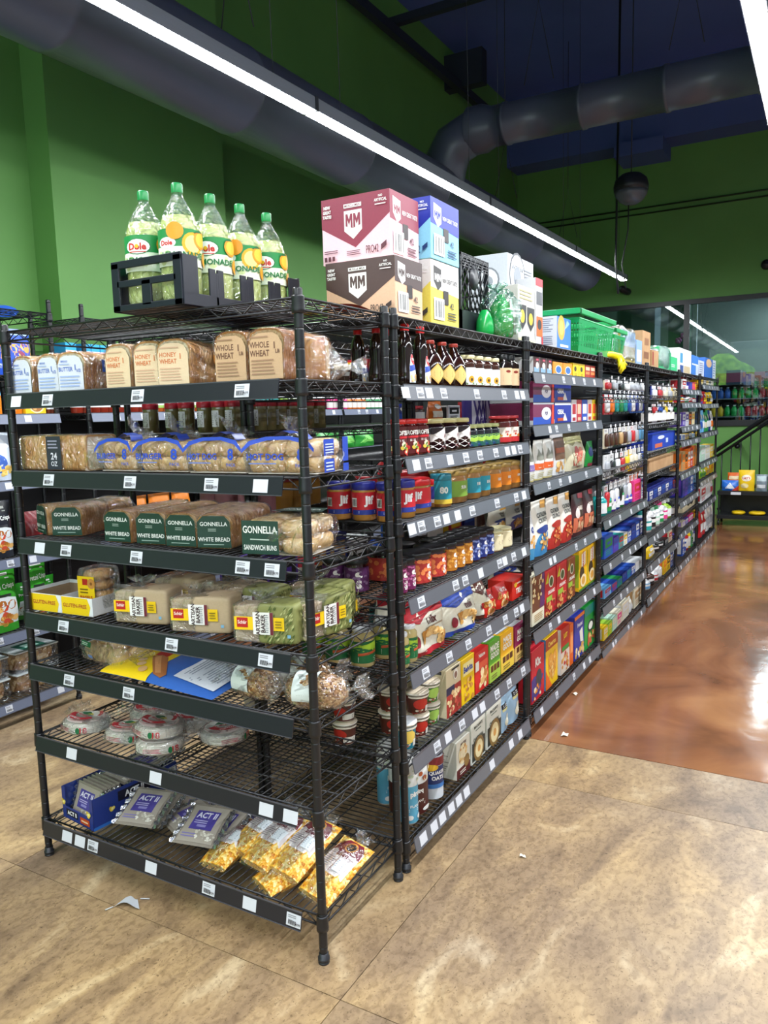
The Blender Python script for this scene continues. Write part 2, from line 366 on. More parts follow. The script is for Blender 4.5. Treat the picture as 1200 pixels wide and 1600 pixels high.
# ------------------------------------------------------------------ the setting
def travertine():
    m, nt, b = newmat('travertine_slab'); L = nt.links.new
    tc = N(nt, 'ShaderNodeTexCoord'); sep = N(nt, 'ShaderNodeSeparateXYZ'); L(tc.outputs['Object'], sep.inputs[0])
    def cell(o, off, size):
        a = N(nt, 'ShaderNodeMath', operation='SUBTRACT'); a.inputs[1].default_value = off; L(sep.outputs[o], a.inputs[0])
        d = N(nt, 'ShaderNodeMath', operation='DIVIDE'); d.inputs[1].default_value = size; L(a.outputs[0], d.inputs[0])
        f = N(nt, 'ShaderNodeMath', operation='FLOOR'); L(d.outputs[0], f.inputs[0]); return f
    cx = cell(0, .12, 1.37); cy = cell(1, -.1, 1.42)
    mu = N(nt, 'ShaderNodeMath', operation='MULTIPLY_ADD'); mu.inputs[1].default_value = 7.31; L(cx.outputs[0], mu.inputs[0]); L(cy.outputs[0], mu.inputs[2])
    wn_ = N(nt, 'ShaderNodeTexWhiteNoise', noise_dimensions='1D'); L(mu.outputs[0], wn_.inputs['W'])
    cmb = N(nt, 'ShaderNodeCombineXYZ'); L(mu.outputs[0], cmb.inputs[2])
    ad = N(nt, 'ShaderNodeVectorMath', operation='ADD'); L(tc.outputs['Object'], ad.inputs[0]); L(cmb.outputs[0], ad.inputs[1])
    def noise(scale, stretch, det, dist=0):
        mp = N(nt, 'ShaderNodeMapping'); mp.inputs['Scale'].default_value = stretch; mp.inputs['Rotation'].default_value = (0, 0, R_(-14)); L(ad.outputs[0], mp.inputs[0])
        n = N(nt, 'ShaderNodeTexNoise'); n.inputs['Scale'].default_value = scale; n.inputs['Detail'].default_value = det; n.inputs['Distortion'].default_value = dist
        L(mp.outputs[0], n.inputs['Vector']); return n
    n1 = noise(2.6, (1.9, .8, 1), 12, 1.5); n2 = noise(42, (1.25, .85, 1), 12, .6); n3 = noise(1.1, (1, 1, 1), 3); n4 = noise(150, (1.0, .8, 1), 4, .8)
    r1 = N(nt, 'ShaderNodeValToRGB'); e = r1.color_ramp.elements; e[0].position = .3; e[0].color = rgb('8a7865'); e[1].position = .72; e[1].color = rgb('dccdb0')
    x = r1.color_ramp.elements.new(.46); x.color = rgb('ab977d'); x = r1.color_ramp.elements.new(.58); x.color = rgb('bda888'); L(n1.outputs['Fac'], r1.inputs[0])
    r2 = N(nt, 'ShaderNodeValToRGB'); e = r2.color_ramp.elements; e[0].position = .33; e[0].color = rgb('7c6750'); e[1].position = .56; e[1].color = (1, 1, 1, 1); L(n2.outputs['Fac'], r2.inputs[0])
    mA = N(nt, 'ShaderNodeMix', data_type='RGBA', blend_type='MULTIPLY'); mA.inputs[0].default_value = .38; L(r1.outputs[0], mA.inputs[6]); L(r2.outputs[0], mA.inputs[7])
    r3 = N(nt, 'ShaderNodeValToRGB'); e = r3.color_ramp.elements; e[0].position = .35; e[0].color = rgb('d0c6c2'); e[1].position = .65; e[1].color = rgb('fff0d0'); L(n3.outputs['Fac'], r3.inputs[0])
    mB = N(nt, 'ShaderNodeMix', data_type='RGBA', blend_type='MULTIPLY'); mB.inputs[0].default_value = .8; L(mA.outputs[2], mB.inputs[6]); L(r3.outputs[0], mB.inputs[7])
    r4 = N(nt, 'ShaderNodeValToRGB'); e = r4.color_ramp.elements; e[0].position = .3; e[0].color = rgb('5e4a36'); e[1].position = .4; e[1].color = (1, 1, 1, 1); L(n4.outputs['Fac'], r4.inputs[0])
    mC = N(nt, 'ShaderNodeMix', data_type='RGBA', blend_type='MULTIPLY'); mC.inputs[0].default_value = .55; L(mB.outputs[2], mC.inputs[6]); L(r4.outputs[0], mC.inputs[7])
    mD = N(nt, 'ShaderNodeMix', data_type='RGBA', blend_type='MULTIPLY'); mD.inputs[0].default_value = .5; L(mC.outputs[2], mD.inputs[6])
    rw = N(nt, 'ShaderNodeValToRGB'); e = rw.color_ramp.elements; e[0].color = rgb('c8c0b8'); e[1].color = rgb('ffffff'); L(wn_.outputs['Value'], rw.inputs[0]); L(rw.outputs[0], mD.inputs[7])
    L(mD.outputs[2], b.inputs['Base Color']); b.inputs['Roughness'].default_value = .42
    bp = N(nt, 'ShaderNodeBump'); bp.inputs['Strength'].default_value = .25; bp.inputs['Distance'].default_value = .002; L(n2.outputs['Fac'], bp.inputs['Height']); L(bp.outputs[0], b.inputs['Normal'])
    return m
def polished():
    m, nt, b = newmat('polished_brown_concrete'); L = nt.links.new
    tc = N(nt, 'ShaderNodeTexCoord'); mp = N(nt, 'ShaderNodeMapping'); mp.inputs['Scale'].default_value = (1.0, .8, 1); L(tc.outputs['Object'], mp.inputs[0])
    n = N(nt, 'ShaderNodeTexNoise'); n.inputs['Scale'].default_value = 1.6; n.inputs['Detail'].default_value = 7; n.inputs['Distortion'].default_value = 1.1; L(mp.outputs[0], n.inputs['Vector'])
    r = N(nt, 'ShaderNodeValToRGB'); e = r.color_ramp.elements; e[0].position = .32; e[0].color = rgb('64402c'); e[1].position = .75; e[1].color = rgb('a8774f')
    x = r.color_ramp.elements.new(.5); x.color = rgb('855639'); L(n.outputs['Fac'], r.inputs[0]); L(r.outputs[0], b.inputs['Base Color'])
    n2 = N(nt, 'ShaderNodeTexNoise'); n2.inputs['Scale'].default_value = 3.2; n2.inputs['Detail'].default_value = 4; L(tc.outputs['Object'], n2.inputs['Vector'])
    mr = N(nt, 'ShaderNodeMapRange'); mr.inputs['To Min'].default_value = .07; mr.inputs['To Max'].default_value = .2; L(n2.outputs['Fac'], mr.inputs[0]); L(mr.outputs[0], b.inputs['Roughness'])
    bp = N(nt, 'ShaderNodeBump'); bp.inputs['Strength'].default_value = .16; bp.inputs['Distance'].default_value = .02; L(n2.outputs['Fac'], bp.inputs['Height']); L(bp.outputs[0], b.inputs['Normal'])
    b.inputs['Specular IOR Level'].default_value = .6
    return m
TRAV = travertine(); POL = polished()
GREEN = noisy('green_wall_paint', [(.3, '5b8e46'), (.7, '64994d')], 1.2, .62, .04)
BLACKC = noisy('black_ceiling_paint', [(.3, '485a98'), (.7, '5062a6')], .8, .8, .1)
DUCTM = noisy('black_duct_paint', [(.3, '434756'), (.7, '4b5060')], 2, .36, .05)
PALE = M('8e9096', .7)
fl = MB()
xs = [-3.1, -2.62, -1.25, .12, 1.49, 2.86, 4.23, 5.0]; ys = [-5.0, -4.36, -2.94, -1.52, -.1, 1.32, 1.725]
for i in range(len(xs)-1):
    for j in range(len(ys)-1):
        g = .0013; fl.box((xs[i]+g, ys[j]+g, -.02), (xs[i+1]-g, ys[j+1]-g, 0), TRAV)
struct(fl.build('floor'))
f2 = MB(); f2.box((-3.1, 1.73, -.02), (5, 10.2, -.0005), POL); struct(f2.build('floor_polished'))
f3 = MB(); f3.box((-3.3, -5.2, -.06), (5.2, 15, -.021), M('3a332b', .8)); struct(f3.build('floor_bed'))
CE = 6.05; YW = 10.2
wl = MB(); wl.box((-3.3, -5.2, -.06), (-3.1, 15, CE), GREEN); struct(wl.build('wall_left'))
pl = MB(); pl.box((-3.1, 1.578, 0), (-2.9, 3.14, CE), GREEN); struct(pl.build('pillar'))
wr = MB(); wr.box((5, -5.2, -.06), (5.2, 10.4, CE), PALE); struct(wr.build('wall_right'))
# back wall of the shop front, behind the photographer, with its windows
wb = MB()
wb.box((-3.1, -5.2, 0), (5, -5, .5), PALE); wb.box((-3.1, -5.2, 3.5), (5, -5, CE), PALE)
for a, b_ in ((-3.1, -2.2), (4.3, 5)): wb.box((a, -5.2, .5), (b_, -5, 3.5), PALE)
struct(wb.build('wall_front'))
wf = MB()
wf.box((-3.1, YW, 0), (5, YW+.2, 1.255), GREEN); wf.box((-3.1, YW, 3.02), (5, YW+.2, CE), GREEN); wf.box((-3.1, YW, 1.255), (-2.75, YW+.2, 3.02), GREEN)
wf.box((-3.1, YW-.012, 1.18), (-3.09, YW, 1.19), GREEN)
struct(wf.build('wall_back'))
ce = MB(); ce.box((-3.3, -5.2, CE), (5.2, 15, CE+.1), BLACKC); struct(ce.build('ceiling'))
so = MB(); so.box((-3.1, 9.75, 5.12), (5, YW, CE), BLACKC); so.box((-1.5, 9.6, 4.94), (-.86, YW, 5.12), BLACKC)
for x in (1.0, 3.2): so.box((x, -5, 5.75), (x+.18, 9.75, CE), BLACKC)
for y in (-1.5, 1.2, 3.9, 6.6): so.box((-1.6, y, 5.85), (5, y+.14, CE), BLACKC)
struct(so.build('beam'))
BEAM = M('1c2232', .6); cb = MB(); cb.box((-2.95, -5, 5.46), (-2.87, 9.7, 5.56), BEAM); cb.box((-3.1, 7.6, 5.5), (-2.6, 7.75, 5.9), BEAM)
for y in (3.2, 3.75, 4.3, 6.0): cb.box((-3.1, y, 5.6), (1, y+.08, 5.68), BEAM)
struct(cb.build('beam_side'))
# window in the back wall
WF = M('16181d', .4)
wd = MB()
for a, b_ in (((-2.75, YW-.03, 1.255), (5, YW+.06, 1.335)), ((-2.75, YW-.03, 2.965), (5, YW+.06, 3.03)), ((-2.75, YW-.03, 1.335), (-2.69, YW+.06, 2.965)), ((-.64, YW-.03, 1.335), (-.565, YW+.06, 2.965)), ((1.55, YW-.03, 1.335), (1.62, YW+.06, 2.965))):
    wd.box(a, b_, WF)
win = wd.build('window_1'); struct(win)
def glassmat():
    m = bpy.data.materials.new('window_glass'); m.use_nodes = True; nt = m.node_tree; nt.nodes.clear()
    o = N(nt, 'ShaderNodeOutputMaterial'); mx = N(nt, 'ShaderNodeMixShader'); tr = N(nt, 'ShaderNodeBsdfTransparent'); tr.inputs[0].default_value = (.72, .8, .82, 1)
    g = N(nt, 'ShaderNodeBsdfGlossy'); g.inputs['Roughness'].default_value = .012; fr = N(nt, 'ShaderNodeFresnel'); fr.inputs[0].default_value = 1.6
    ma = N(nt, 'ShaderNodeMath', operation='MULTIPLY_ADD'); ma.inputs[1].default_value = 1.3; ma.inputs[2].default_value = .07
    nt.links.new(fr.outputs[0], ma.inputs[0]); nt.links.new(ma.outputs[0], mx.inputs[0]); nt.links.new(tr.outputs[0], mx.inputs[1]); nt.links.new(g.outputs[0], mx.inputs[2]); nt.links.new(mx.outputs[0], o.inputs[0]); return m
GL = glassmat()
for a, b_ in ((-2.69, -.64), (-.565, 1.55), (1.62, 5)):
    g = MB(); g.box((a, YW+.01, 1.335), (b_, YW+.016, 2.965), GL); p = g.build('pane', win)
tr_ = MB()
for z in (4.28, 4.36): tr_.tube([(-3.1, YW-.02, z), (4.9, YW-.02, z)], .012, M('22361c', .6), 6)
struct(tr_.build('trim_1'))

# room behind the glass
nb = MB(); nb.box((-3.1, 14.0, 0), (5, 14.1, CE), M('7d8c84', .8)); nb.box((-3.1, 10.4, -.02), (5, 14, -.001), M('5a4a3c', .5)); struct(nb.build('wall_rear_room'))
pn = MB(); pn.box((-1.02, 11.2, 0), (-.7, 11.26, 3.2), M('0d5a34', .5))
for cx, cz in ((-.80, 2.62), (-.87, 2.55), (-.93, 2.34)):
    for k in range(5):
        a = 2*PI*k/5; pn.lathe([(.001, 0), (.026, .001), (.001, .002)], M('d070b0', .5), 10, T=Matrix.Translation((cx+.028*math.cos(a), 11.2, cz+.028*math.sin(a))) @ Matrix.Rotation(PI/2, 4, 'X'))
    pn.lathe([(.001, 0), (.012, .003), (.001, .004)], M('f0d8e8', .5), 8, T=Matrix.Translation((cx, 11.198, cz)) @ Matrix.Rotation(PI/2, 4, 'X'))
tag(pn.build('wall_panel'), 'green wall panel with pink blossoms seen through the window glass', 'panel')
pp = MB(); pp.box((-1.9, 11.6, 0), (-1.3, 12.1, 4), M('6d7d80', .7)); pp.box((-.68, 11.3, 0), (-.62, 11.36, 3.3), M('b4babb', .6)); struct(pp.build('column'))
# drinks cooler behind the glass
co = empty('drinks_cooler', (0, 12.6, 0)); tag(co, 'dark glass-front drinks cooler behind the window, filled with soda bottles', 'cooler')
b = MB(); DK = M('20262c', .5)
b.box((-.75, 0, 0), (-.7, .6, 1.87), DK); b.box((.62, 0, 0), (.67, .6, 1.87), DK); b.box((-.7, .55, 0), (.62, .6, 1.87), DK); b.box((-.75, 0, 1.87), (.67, .6, 1.92), DK); b.box((-.75, 0, 0), (.67, .6, .9), DK); b.build('cabinet', co)
for z in (1.34, 1.64): q = MB(); q.box((-.7, .02, z), (.62, .5, z+.012), M('868e96', .4)); q.build('shelf', co)
bt = {}
for nm, c, cc in (('red', 'b01f2e', 'e8e8e8'), ('green', '17a34a', 'ffffff'), ('blue', '2c5fb8', 'd8e4ff'), ('yellow', 'd8b42c', '2a2a2a')):
    bt[nm] = bottle_kind('soda_bottle', [(.04, 0), (.048, .01), (.048, .12), (.018, .17), (.017, .175)], c, (.02, .17, .02, cc), seg=12)
for lv, z in enumerate((1.353, 1.653)):
    for i in range(12):
        nm = ['yellow', 'green', 'red'][min(2, i//3)] if lv == 0 else ['blue', 'green', 'red'][min(2, i//4)]
        place(bt[nm], f'{nm} soda bottle on the {"lower" if lv == 0 else "upper"} cooler shelf behind the window, {ORD[i]} along', 'bottle', (-.62+.106*i, 12.7, z))
ptn = MB(); ptn.box((-.5, 0, 0), (.35, .4, .16), M('7a3440', .6)); ptn.box((.38, 0, 0), (.62, .4, .14), M('3b6fb5', .6)); o = ptn.build('carton', None, (0, 12.75, 1.92)); tag(o, 'maroon and blue cartons lying on top of the drinks cooler', 'carton')
# trees outside the shop front (reflected in the glass)
TREE = noisy('tree_leaf', [(.3, '2f6a1c'), (.7, '9ccf3c')], 6, .8, .5)
for i, (x, z, s) in enumerate(((-2.2, 2.2, 1.1), (.6, 1.9, 1.0), (3.6, 2.3, 1.2))):
    t = MB(); t.sup((0, 0, 0), (s, s*.7, s), TREE, 1, 1, 24, 16, .08, i); t.tube([(0, 0, -z), (0, 0, -s*.7)], .09, M('5b4632'), 8)
    tag(t.build('tree', None, (x, -9, z)), f'{["round leafy", "small bushy", "broad leafy"][i]} tree standing outside the shop front window', 'tree')

bd_ = MB(); bd_.box((-14, -22, 0), (16, -20, 7), M('4a5148', .8))  # unseen block added outside to keep bright sky out of the glass
for i in range(9):
    for j in range(2): bd_.box((-12+3*i, -20, 1.2+3*j), (-10.4+3*i, -19.95, 2.8+3*j), M('2a3436', .3))
tag(bd_.build('building'), 'dark grey building across the street outside the shop front', 'building')
# ------------------------------------------------------------------ ceiling services
d1 = MB(); RR = .235; DX, DZ = -1.78, 3.38
prof = [(0, 0), (RR*.6, .01), (RR*.85, .03), (RR, .09)] + [z for k in range(11) for z in ((RR, .1+k*1.2), (RR+.004, .105+k*1.2), (RR+.004, .135+k*1.2), (RR, .14+k*1.2))] + [(RR, 13.9), (0, 13.9)]
d1.lathe(prof, DUCTM, 40, T=Matrix.Translation((DX, 9.25, DZ)) @ Matrix.Rotation(PI/2, 4, 'X'), cap=False)
tag(d1.build('air_duct'), 'large round black air duct running lengthwise above the hanging light row', 'duct')
d2 = MB(); r2 = .155
prof = [(r2*1.2, .0), (r2*1.2, .12), (r2, .2)] + [z for k in range(9) for z in ((r2, .3+k*.62), (r2+.008, .3+k*.62), (r2+.008, .33+k*.62), (r2, .33+k*.62))] + [(r2, 6.2), (0, 6.2)]
d2.lathe(prof, DUCTM, 36, T=Matrix.Translation((DX+.3, 4.62, 3.86)) @ Matrix.Rotation(PI/2, 4, 'Y'), cap=False)
d2.tube([(DX, 4.62, 3.42), (DX+.05, 4.62, 3.62), (DX+.14, 4.62, 3.78), (DX+.34, 4.62, 3.86)], [.2, .19, .18, .17], DUCTM, 28)
tag(d2.build('air_duct'), 'round black branch duct crossing the ceiling above the side aisle', 'duct')
CBL = M('30343c', .5)
for i, (x, y, z) in enumerate(((-.9, 4.62, 4.12), (.2, 4.62, 4.12), (-1.78, 2.0, 3.7), (-1.78, 6.2, 3.7), (-1.78, 8.4, 3.7))):
    t = MB(); t.tube([(x, y, z+.6), (x, y, CE)], .004, CBL, 5); t.tube([(x-.12, y, z), (x, y, z+.6), (x+.12, y, z)], .004, CBL, 5)
    tag(t.build('hanger_wire'), 'thin ' + ['steel hanger wire above the branch duct close to its elbow', 'steel hanger wire above the middle of the branch duct', 'hanger wire of the lengthwise duct before the branch', 'hanger wire of the lengthwise duct beyond the branch', 'hanger wire at the closed end of the lengthwise duct'][i], 'wire')
LED = glow('led_diffuser', (.93, .97, 1.0), LIGHT_POWER); ALU = M('8b9099', .35, .3); DARKH = M('2a2d33', .4)
def light_row(x, y0, y1, z0, z1, where, seg=2.42, tilt=0):
    n = max(1, round((y1-y0)/seg)); L = (y1-y0)/n; k = MB()
    k.box((-.045, .004, .012), (.045, L-.004, .075), ALU); k.box((-.05, .0, .008), (.05, .012, .08), DARKH); k.box((-.05, L-.012, .008), (.05, L, .08), DARKH); me = k.mesh('housing')
    d = MB()
    d.grid(lambda u, v: (.04*math.sin((u-.5)*2.4)/math.sin(1.2), .012+v*(L-.024), .012-.016*(math.cos((u-.5)*2.4)-math.cos(1.2))), 6, 1, LED, True, flip=True); md = d.mesh('diffuser')
    sl = math.atan2(z1-z0, y1-y0)
    for i in range(n):
        y = y0+L*i; z = z0+(z1-z0)*(y-y0)/(y1-y0); o = empty('linear_light', (x, y, z)); o.rotation_euler = (sl, R_(tilt), 0)
        tag(o, f'long white hanging strip light {where}, {ORD[i]} length from the shop front', 'light')
        link('housing', me, o); link('diffuser', md, o)
        for yy in (.3, L-.3): wv = MB(); wv.tube([(0, yy, .075), (0, yy, CE-z)], .0022, CBL, 5); wv.build('suspension_wire', o)
light_row(-1.2, -2.9, 8.96, 3.04, 3.185, 'over the bakery rack aisle', 2.37)
light_row(.875, -3.6, 8.5, 3.1, 3.1, 'over the side aisle')
light_row(3.2, -3.6, 8.5, 3.1, 3.1, 'over the far aisle')
light_row(.4, 10.7, 13.6, 3.4, 3.4, 'behind the window glass')  # extra unseen strip added to brighten the room behind the window
# globe speaker / sensor dome
gx, gy, gz = sight(986, 296, 'y', 7.0)
g = empty('ceiling_speaker', (gx, gy, gz)); tag(g, 'round dark grey globe speaker hanging on cables in front of green wall', 'speaker')
q = MB(); q.lathe([(0, -.02), (.172, -.02), (.178, .03), (.16, .1), (.1, .15), (.03, .17), (0, .172)], M('1c1f26', .45), 28, cap=False); q.build('shell', g)
q = MB(); q.lathe([(0, -.155), (.06, -.15), (.12, -.115), (.16, -.06), (.168, -.02), (0, -.02)], M('595e69', .3), 28, cap=False); q.build('grille', g)
q = MB(); q.tube([(0, 0, .16), (0, 0, CE-gz)], .006, CBL, 6); q.tube([(-.13, .0, CE-gz), (-.15, .0, -.75), (-.12, 0, -1.05)], .012, M('1a1c1e'), 6); q.tube([(-.02, .0, .16), (-.03, .02, -.4), (-.09, .02, -.75), (-.04, 0, -1.0)], .007, M('1a1c1e'), 6); q.build('cable', g)
cx, cy, cz = sight(983, 457, 'y', YW)
s = MB(); s.lathe([(0, 0), (.045, 0), (.05, .03), (.05, .16), (.03, .19)], M('1a1c20', .4), 16, T=Matrix.Rotation(R_(75), 4, 'X') @ Matrix.Rotation(R_(-25), 4, 'Y')); s.lathe([(.0, .19), (.022, .192)], M('707880', .1), 12, T=Matrix.Rotation(R_(75), 4, 'X') @ Matrix.Rotation(R_(-25), 4, 'Y'))
tag(s.build('security_camera', None, (cx, cy-.03, cz)), 'small black security camera on green wall above window frame', 'camera')
cx, cy, cz = sight(1198, 414, 'y', YW)
s = MB(); s.lathe([(0, 0), (.06, 0), (.07, .04), (.05, .09), (0, .1)], M('1a1c20', .4), 16, T=Matrix.Rotation(PI/2, 4, 'X'))
tag(s.build('wall_sensor', None, (cx, cy, cz)), 'small dark round sensor on green wall under the black soffit', 'sensor')

# ------------------------------------------------------------------ wire shelving
def post_mesh(H, levels):
    b = MB(); r = .0127; pr = [(r*.8, .02)]; z = .05
    while z < H-.01:
        pr += [(r, z-.004), (r, z-.001), (r*.94, z-.0004), (r*.94, z+.0004), (r, z+.001), (r, z+.004)]; z += .0508
    pr += [(r, H-.004), (r*.9, H), (0, H)]
    b.lathe(pr, BLK, 12, cap=False)
    for l in levels:
        b.lathe([(r+.0008, -.045), (r+.0055, -.044), (r+.0055, -.034), (r+.004, -.004), (r+.0045, 0), (r+.0008, .001)], BLK, 14, (0, 0, l), cap=False)
    return b.mesh('post')
def foot_mesh():
    b = MB(); b.lathe([(.0, 0), (.0165, 0), (.0165, .005), (.012, .007), (.0175, .009), (.0175, .017), (.013, .019), (.0145, .03), (0, .031)], M('24252a', .4), 14, cap=False); return b.mesh('foot')
FOOT = foot_mesh()
def grille_mesh(w, d, pitch=.0262, wr=.0021):
    b = MB(); i = .016
    def ring(z, r, ins):
        a = [(i, ins, z), (w-i, ins, z)]; c = [(i, d-ins, z), (w-i, d-ins, z)]; e = [(ins, i, z), (ins, d-i, z)]; g = [(w-ins, i, z), (w-ins, d-i, z)]
        for p in (a, c, e, g): b.tube(p, r, BLK, 6)
    ring(-.0035, .0034, 0); ring(-.034, .0034, 0)
    def zig(p, q):
        p = Vector(p); q = Vector(q); n = max(4, int((q-p).length/.042)); n += n % 2; pts = [p.lerp(q, k/n)+Vector((0, 0, -.0035 if k % 2 else -.034)) for k in range(n+1)]; b.tube(pts, .0021, BLK, 5)
    zig((i, 0, 0), (w-i, 0, 0)); zig((i, d, 0), (w-i, d, 0)); zig((0, i, 0), (0, d-i, 0)); zig((w, i, 0), (w, d-i, 0))
    n = int((w-.03)/pitch)
    for k in range(n+1): x = .015+(w-.03)*k/n; b.tube([(x, 0, -.0022), (x, d, -.0022)], wr, BLK, 5)
    for k in range(1, 4): y = d*k/4; b.tube([(0, y, -.0064), (w, y, -.0064)], .0026, BLK, 5)
    return b.mesh('shelf_grille')
def strip_mesh(x0, x1, mat, h=.047, tilt=.010):
    b = MB(); m2 = M('4a4b52', .35)
    p = [(-.020, .004), (-.0225, .002), (-.0225-tilt, -h), (-.0195-tilt, -h-.001), (-.019, 0)]
    vs = [(x, y, z) for x in (x0, x1) for y, z in p]; n = len(p)
    b.add(vs, [(k, (k+1) % n, n+(k+1) % n, n+k) for k in range(n)]+[list(range(n))[::-1], [n+k for k in range(n)]], mat)
    b.box((x0, -.0245-tilt, -h-.0015), (x1, -.0215-tilt, -h+.0005), m2); b.box((x0, -.0235, .0005), (x1, -.0195, .004), m2)
    for x in (x0+.06, (x0+x1)/2, x1-.06): b.box((x-.01, -.02, -.03), (x+.01, -.003, -.006), BLK2)
    return b.mesh('price_strip')
def tag_mesh(kind, w=.05, h=.036):
    b = MB(); b.box((-w/2, -.001, -h), (w/2, 0, 0), M('d2d5dd', .5))
    if kind:
        F = lambda u, v, o: ((u-.5)*w, -.001-o, -h+v*h)
        art(b, [('ln', .1, .62, .9, .9, 2, '77787e')] + [('r', .14+.075*k, .14, .18+.075*k, .5, '2c2d33') for k in range(8)] + [('t', '4.99', .85, .3, .2, '2c2d33')], F, w, h)
    return b.mesh('price_tag')
TAGS = [tag_mesh(0), tag_mesh(1), tag_mesh(0, .04, .034), tag_mesh(1, .04, .034)]
STRIPD = M('1f2028', .3); STRIPG = M('5e6068', .35); STRIPB = M('6d7488', .3)
_G = {}
def shelving(name_label, org, w, d, rz, levels, top, H=1.88, strips=None, stripmat=STRIPD, tags=None, sx=(.02, .05), cat='shelving', group=None, tagk=(0, 1)):
    """org: foot of the front post at local (0, 0); levels: shelf heights; tags: {level index: [(local x, kind)]}"""
    u = empty('wire_shelving_unit', org, rz); tag(u, name_label, cat, group)
    key = ('p', H, tuple(levels), top)
    if key not in _G: _G[key] = post_mesh(H, list(levels)+[top])
    for px, py in ((0, 0), (w, 0), (0, d), (w, d)):
        p = link('post', _G[key], u, (px, py, 0)); link('foot', FOOT, p)
    key = ('g', round(w, 3), d)
    if key not in _G: _G[key] = grille_mesh(w, d)
    for z in list(levels)+[top]: link('shelf_grille', _G[key], u, (0, 0, z))
    if strips is not None:
        ks = ('s', round(w, 3), stripmat.name, sx)
        if ks not in _G: _G[ks] = strip_mesh(sx[0], w-sx[1], stripmat)
        for k in strips:
            s = link('price_strip', _G[ks], u, (0, 0, levels[k]-.001))
            for x, tk in (tags or {}).get(k, []):
                link('price_tag', TAGS[tk], s, (x, -.0238, -.006), (R_(-12), 0, 0))
    return u
ZE = [.145, .461, .722, .907, 1.165, 1.394, 1.650]
def ex(u, z): return along(u, 'x', y=-.03, z=z)+1.2
TG = {6: [(24, 0), (73, 1), (214, 1), (377, 1)], 5: [(75, 1), (202, 1), (329, 1), (406, 0)], 4: [(61, 0), (102, 1), (212, 1), (378, 1), (424, 1)], 3: [(98, 1), (267, 1), (414, 1)], 2: [(107, 1), (200, 1)],
      1: [(111, 0), (242, 0), (415, 0), (453, 0)], 0: [(104, 0), (124, 0), (144, 1), (235, 0), (325, 1), (389, 0), (458, 1)]}
tg = {k: [(max(.05, min(1.14, ex(u, ZE[k]-.02))), t) for u, t in v] for k, v in TG.items()}
shelving('black wire bakery rack at the aisle end, loaded with bread and tortillas', (-1.2, 0, 0), 1.2, .445, 0, ZE, 1.86, strips=range(7), tags=tg, sx=(.018, .055))
YB = [.49, 1.733, 3.038, 4.415, 5.87, 7.16, 8.658]
Z1 = [.11, .395, .692, .946, 1.202, 1.409, 1.643]
Z2 = [.108, .50, .83, 1.21, 1.48, 1.722]
Z3 = [.035, .315, .579, .858]
Z4 = [.06, .315, .534]
Z5 = [.05, .35, .65, .915, 1.22, 1.355, 1.578, 1.705]
Z6 = [.035, .446, .728, .923, 1.248, 1.566, 1.77]
def ty(us, z, y0): return [(along(u, 'y', x=.03, z=z-.02)-y0, k) for u, k in us]
T1 = {6: [(632, 0), (655, 1), (669, 0), (692, 1), (744, 1), (787, 1), (807, 0), (816, 0)], 5: [(649, 0), (668, 1), (702, 0), (727, 1), (749, 1), (774, 1), (792, 0), (802, 0), (812, 1)],
      4: [(642, 0), (657, 1), (682, 1), (696, 0), (714, 0), (737, 1), (776, 1), (806, 1), (818, 0)], 3: [(657, 1), (711, 1), (726, 1), (750, 0), (780, 1), (788, 0), (802, 1), (818, 0)],
      2: [(664, 1), (701, 1), (731, 1), (763, 1), (789, 1), (806, 1), (815, 0)], 1: [(682, 1), (699, 0), (721, 1), (741, 0), (753, 0), (776, 1), (795, 1), (817, 1)],
      0: [(660, 0), (677, 0), (690, 0), (704, 0), (716, 0), (728, 0), (768, 0), (798, 0), (812, 0)]}
t1 = {k: ty(v, Z1[k], YB[0]) for k, v in T1.items()}
def autot(n, w, seed):
    r = random.Random(seed); return {k: sorted((.08+(w-.16)*(i+r.uniform(.1, .9))/5, 2+r.randint(0, 1)) for i in range(5)) for k in range(n)}
BAYS = [('first', Z1), ('second', Z2), ('third', Z3), ('fourth', Z4), ('fifth', Z5), ('sixth', Z6)]
for i, (nm, lv) in enumerate(BAYS):
    y0 = YB[i]+.012; y1 = YB[i+1]-.018; wd_ = y1-y0
    full = lv if i not in (2, 3) else lv+([1.16, 1.62] if i == 2 else [.80, 1.03, 1.20, 1.42, 1.64])
    if i == 4: full = lv+[.498]
    shelving(f'black wire shelving unit facing the side aisle, {nm} from the bakery rack', (0, y0, 0), wd_, .585, R_(90), full, 1.86,
             strips=range(len(lv)), stripmat=STRIPG, tags=t1 if i == 0 else autot(len(lv), wd_, i), sx=(.02, .02), tagk=(2, 3))
pgb = MB(); pgb.box((-.592, 3.06, .08), (-.588, 8.6, 1.84), BLK2); tag(pgb.build('back_panel'), 'black back panel behind the far side-aisle shelves', 'panel')  # dark sheet put in for the shade seen between the shelves
for i, (a, b_, z0) in enumerate(((YB[2]+.04, YB[3]-.05, 1.0), (YB[3]+.04, YB[4]-.05, 1.44))):  # sheets added to darken the shelf interior behind the hanging packs
    pgb = MB(); pgb.box((-.262, a, z0), (-.256, b_, 1.8), BLK2); tag(pgb.build('peg_panel'), f'black peg panel behind the hanging packs of the {["third", "fourth"][i]} side unit', 'panel')
ZL = [.11, .42, .78, 1.17, 1.50, 1.69]
for i, nm in enumerate(('first', 'second', 'third', 'fourth')):
    y0 = YB[i]+.012; wd_ = YB[i+1]-.018-y0
    shelving(f'black wire shelving unit facing the pretzel aisle, {nm} behind the bakery rack', (-1.2, y0+wd_, 0), wd_, .585, R_(-90), ZL, 1.86)
ZW = [.125, .485, .87, 1.265, 1.6, 1.8]
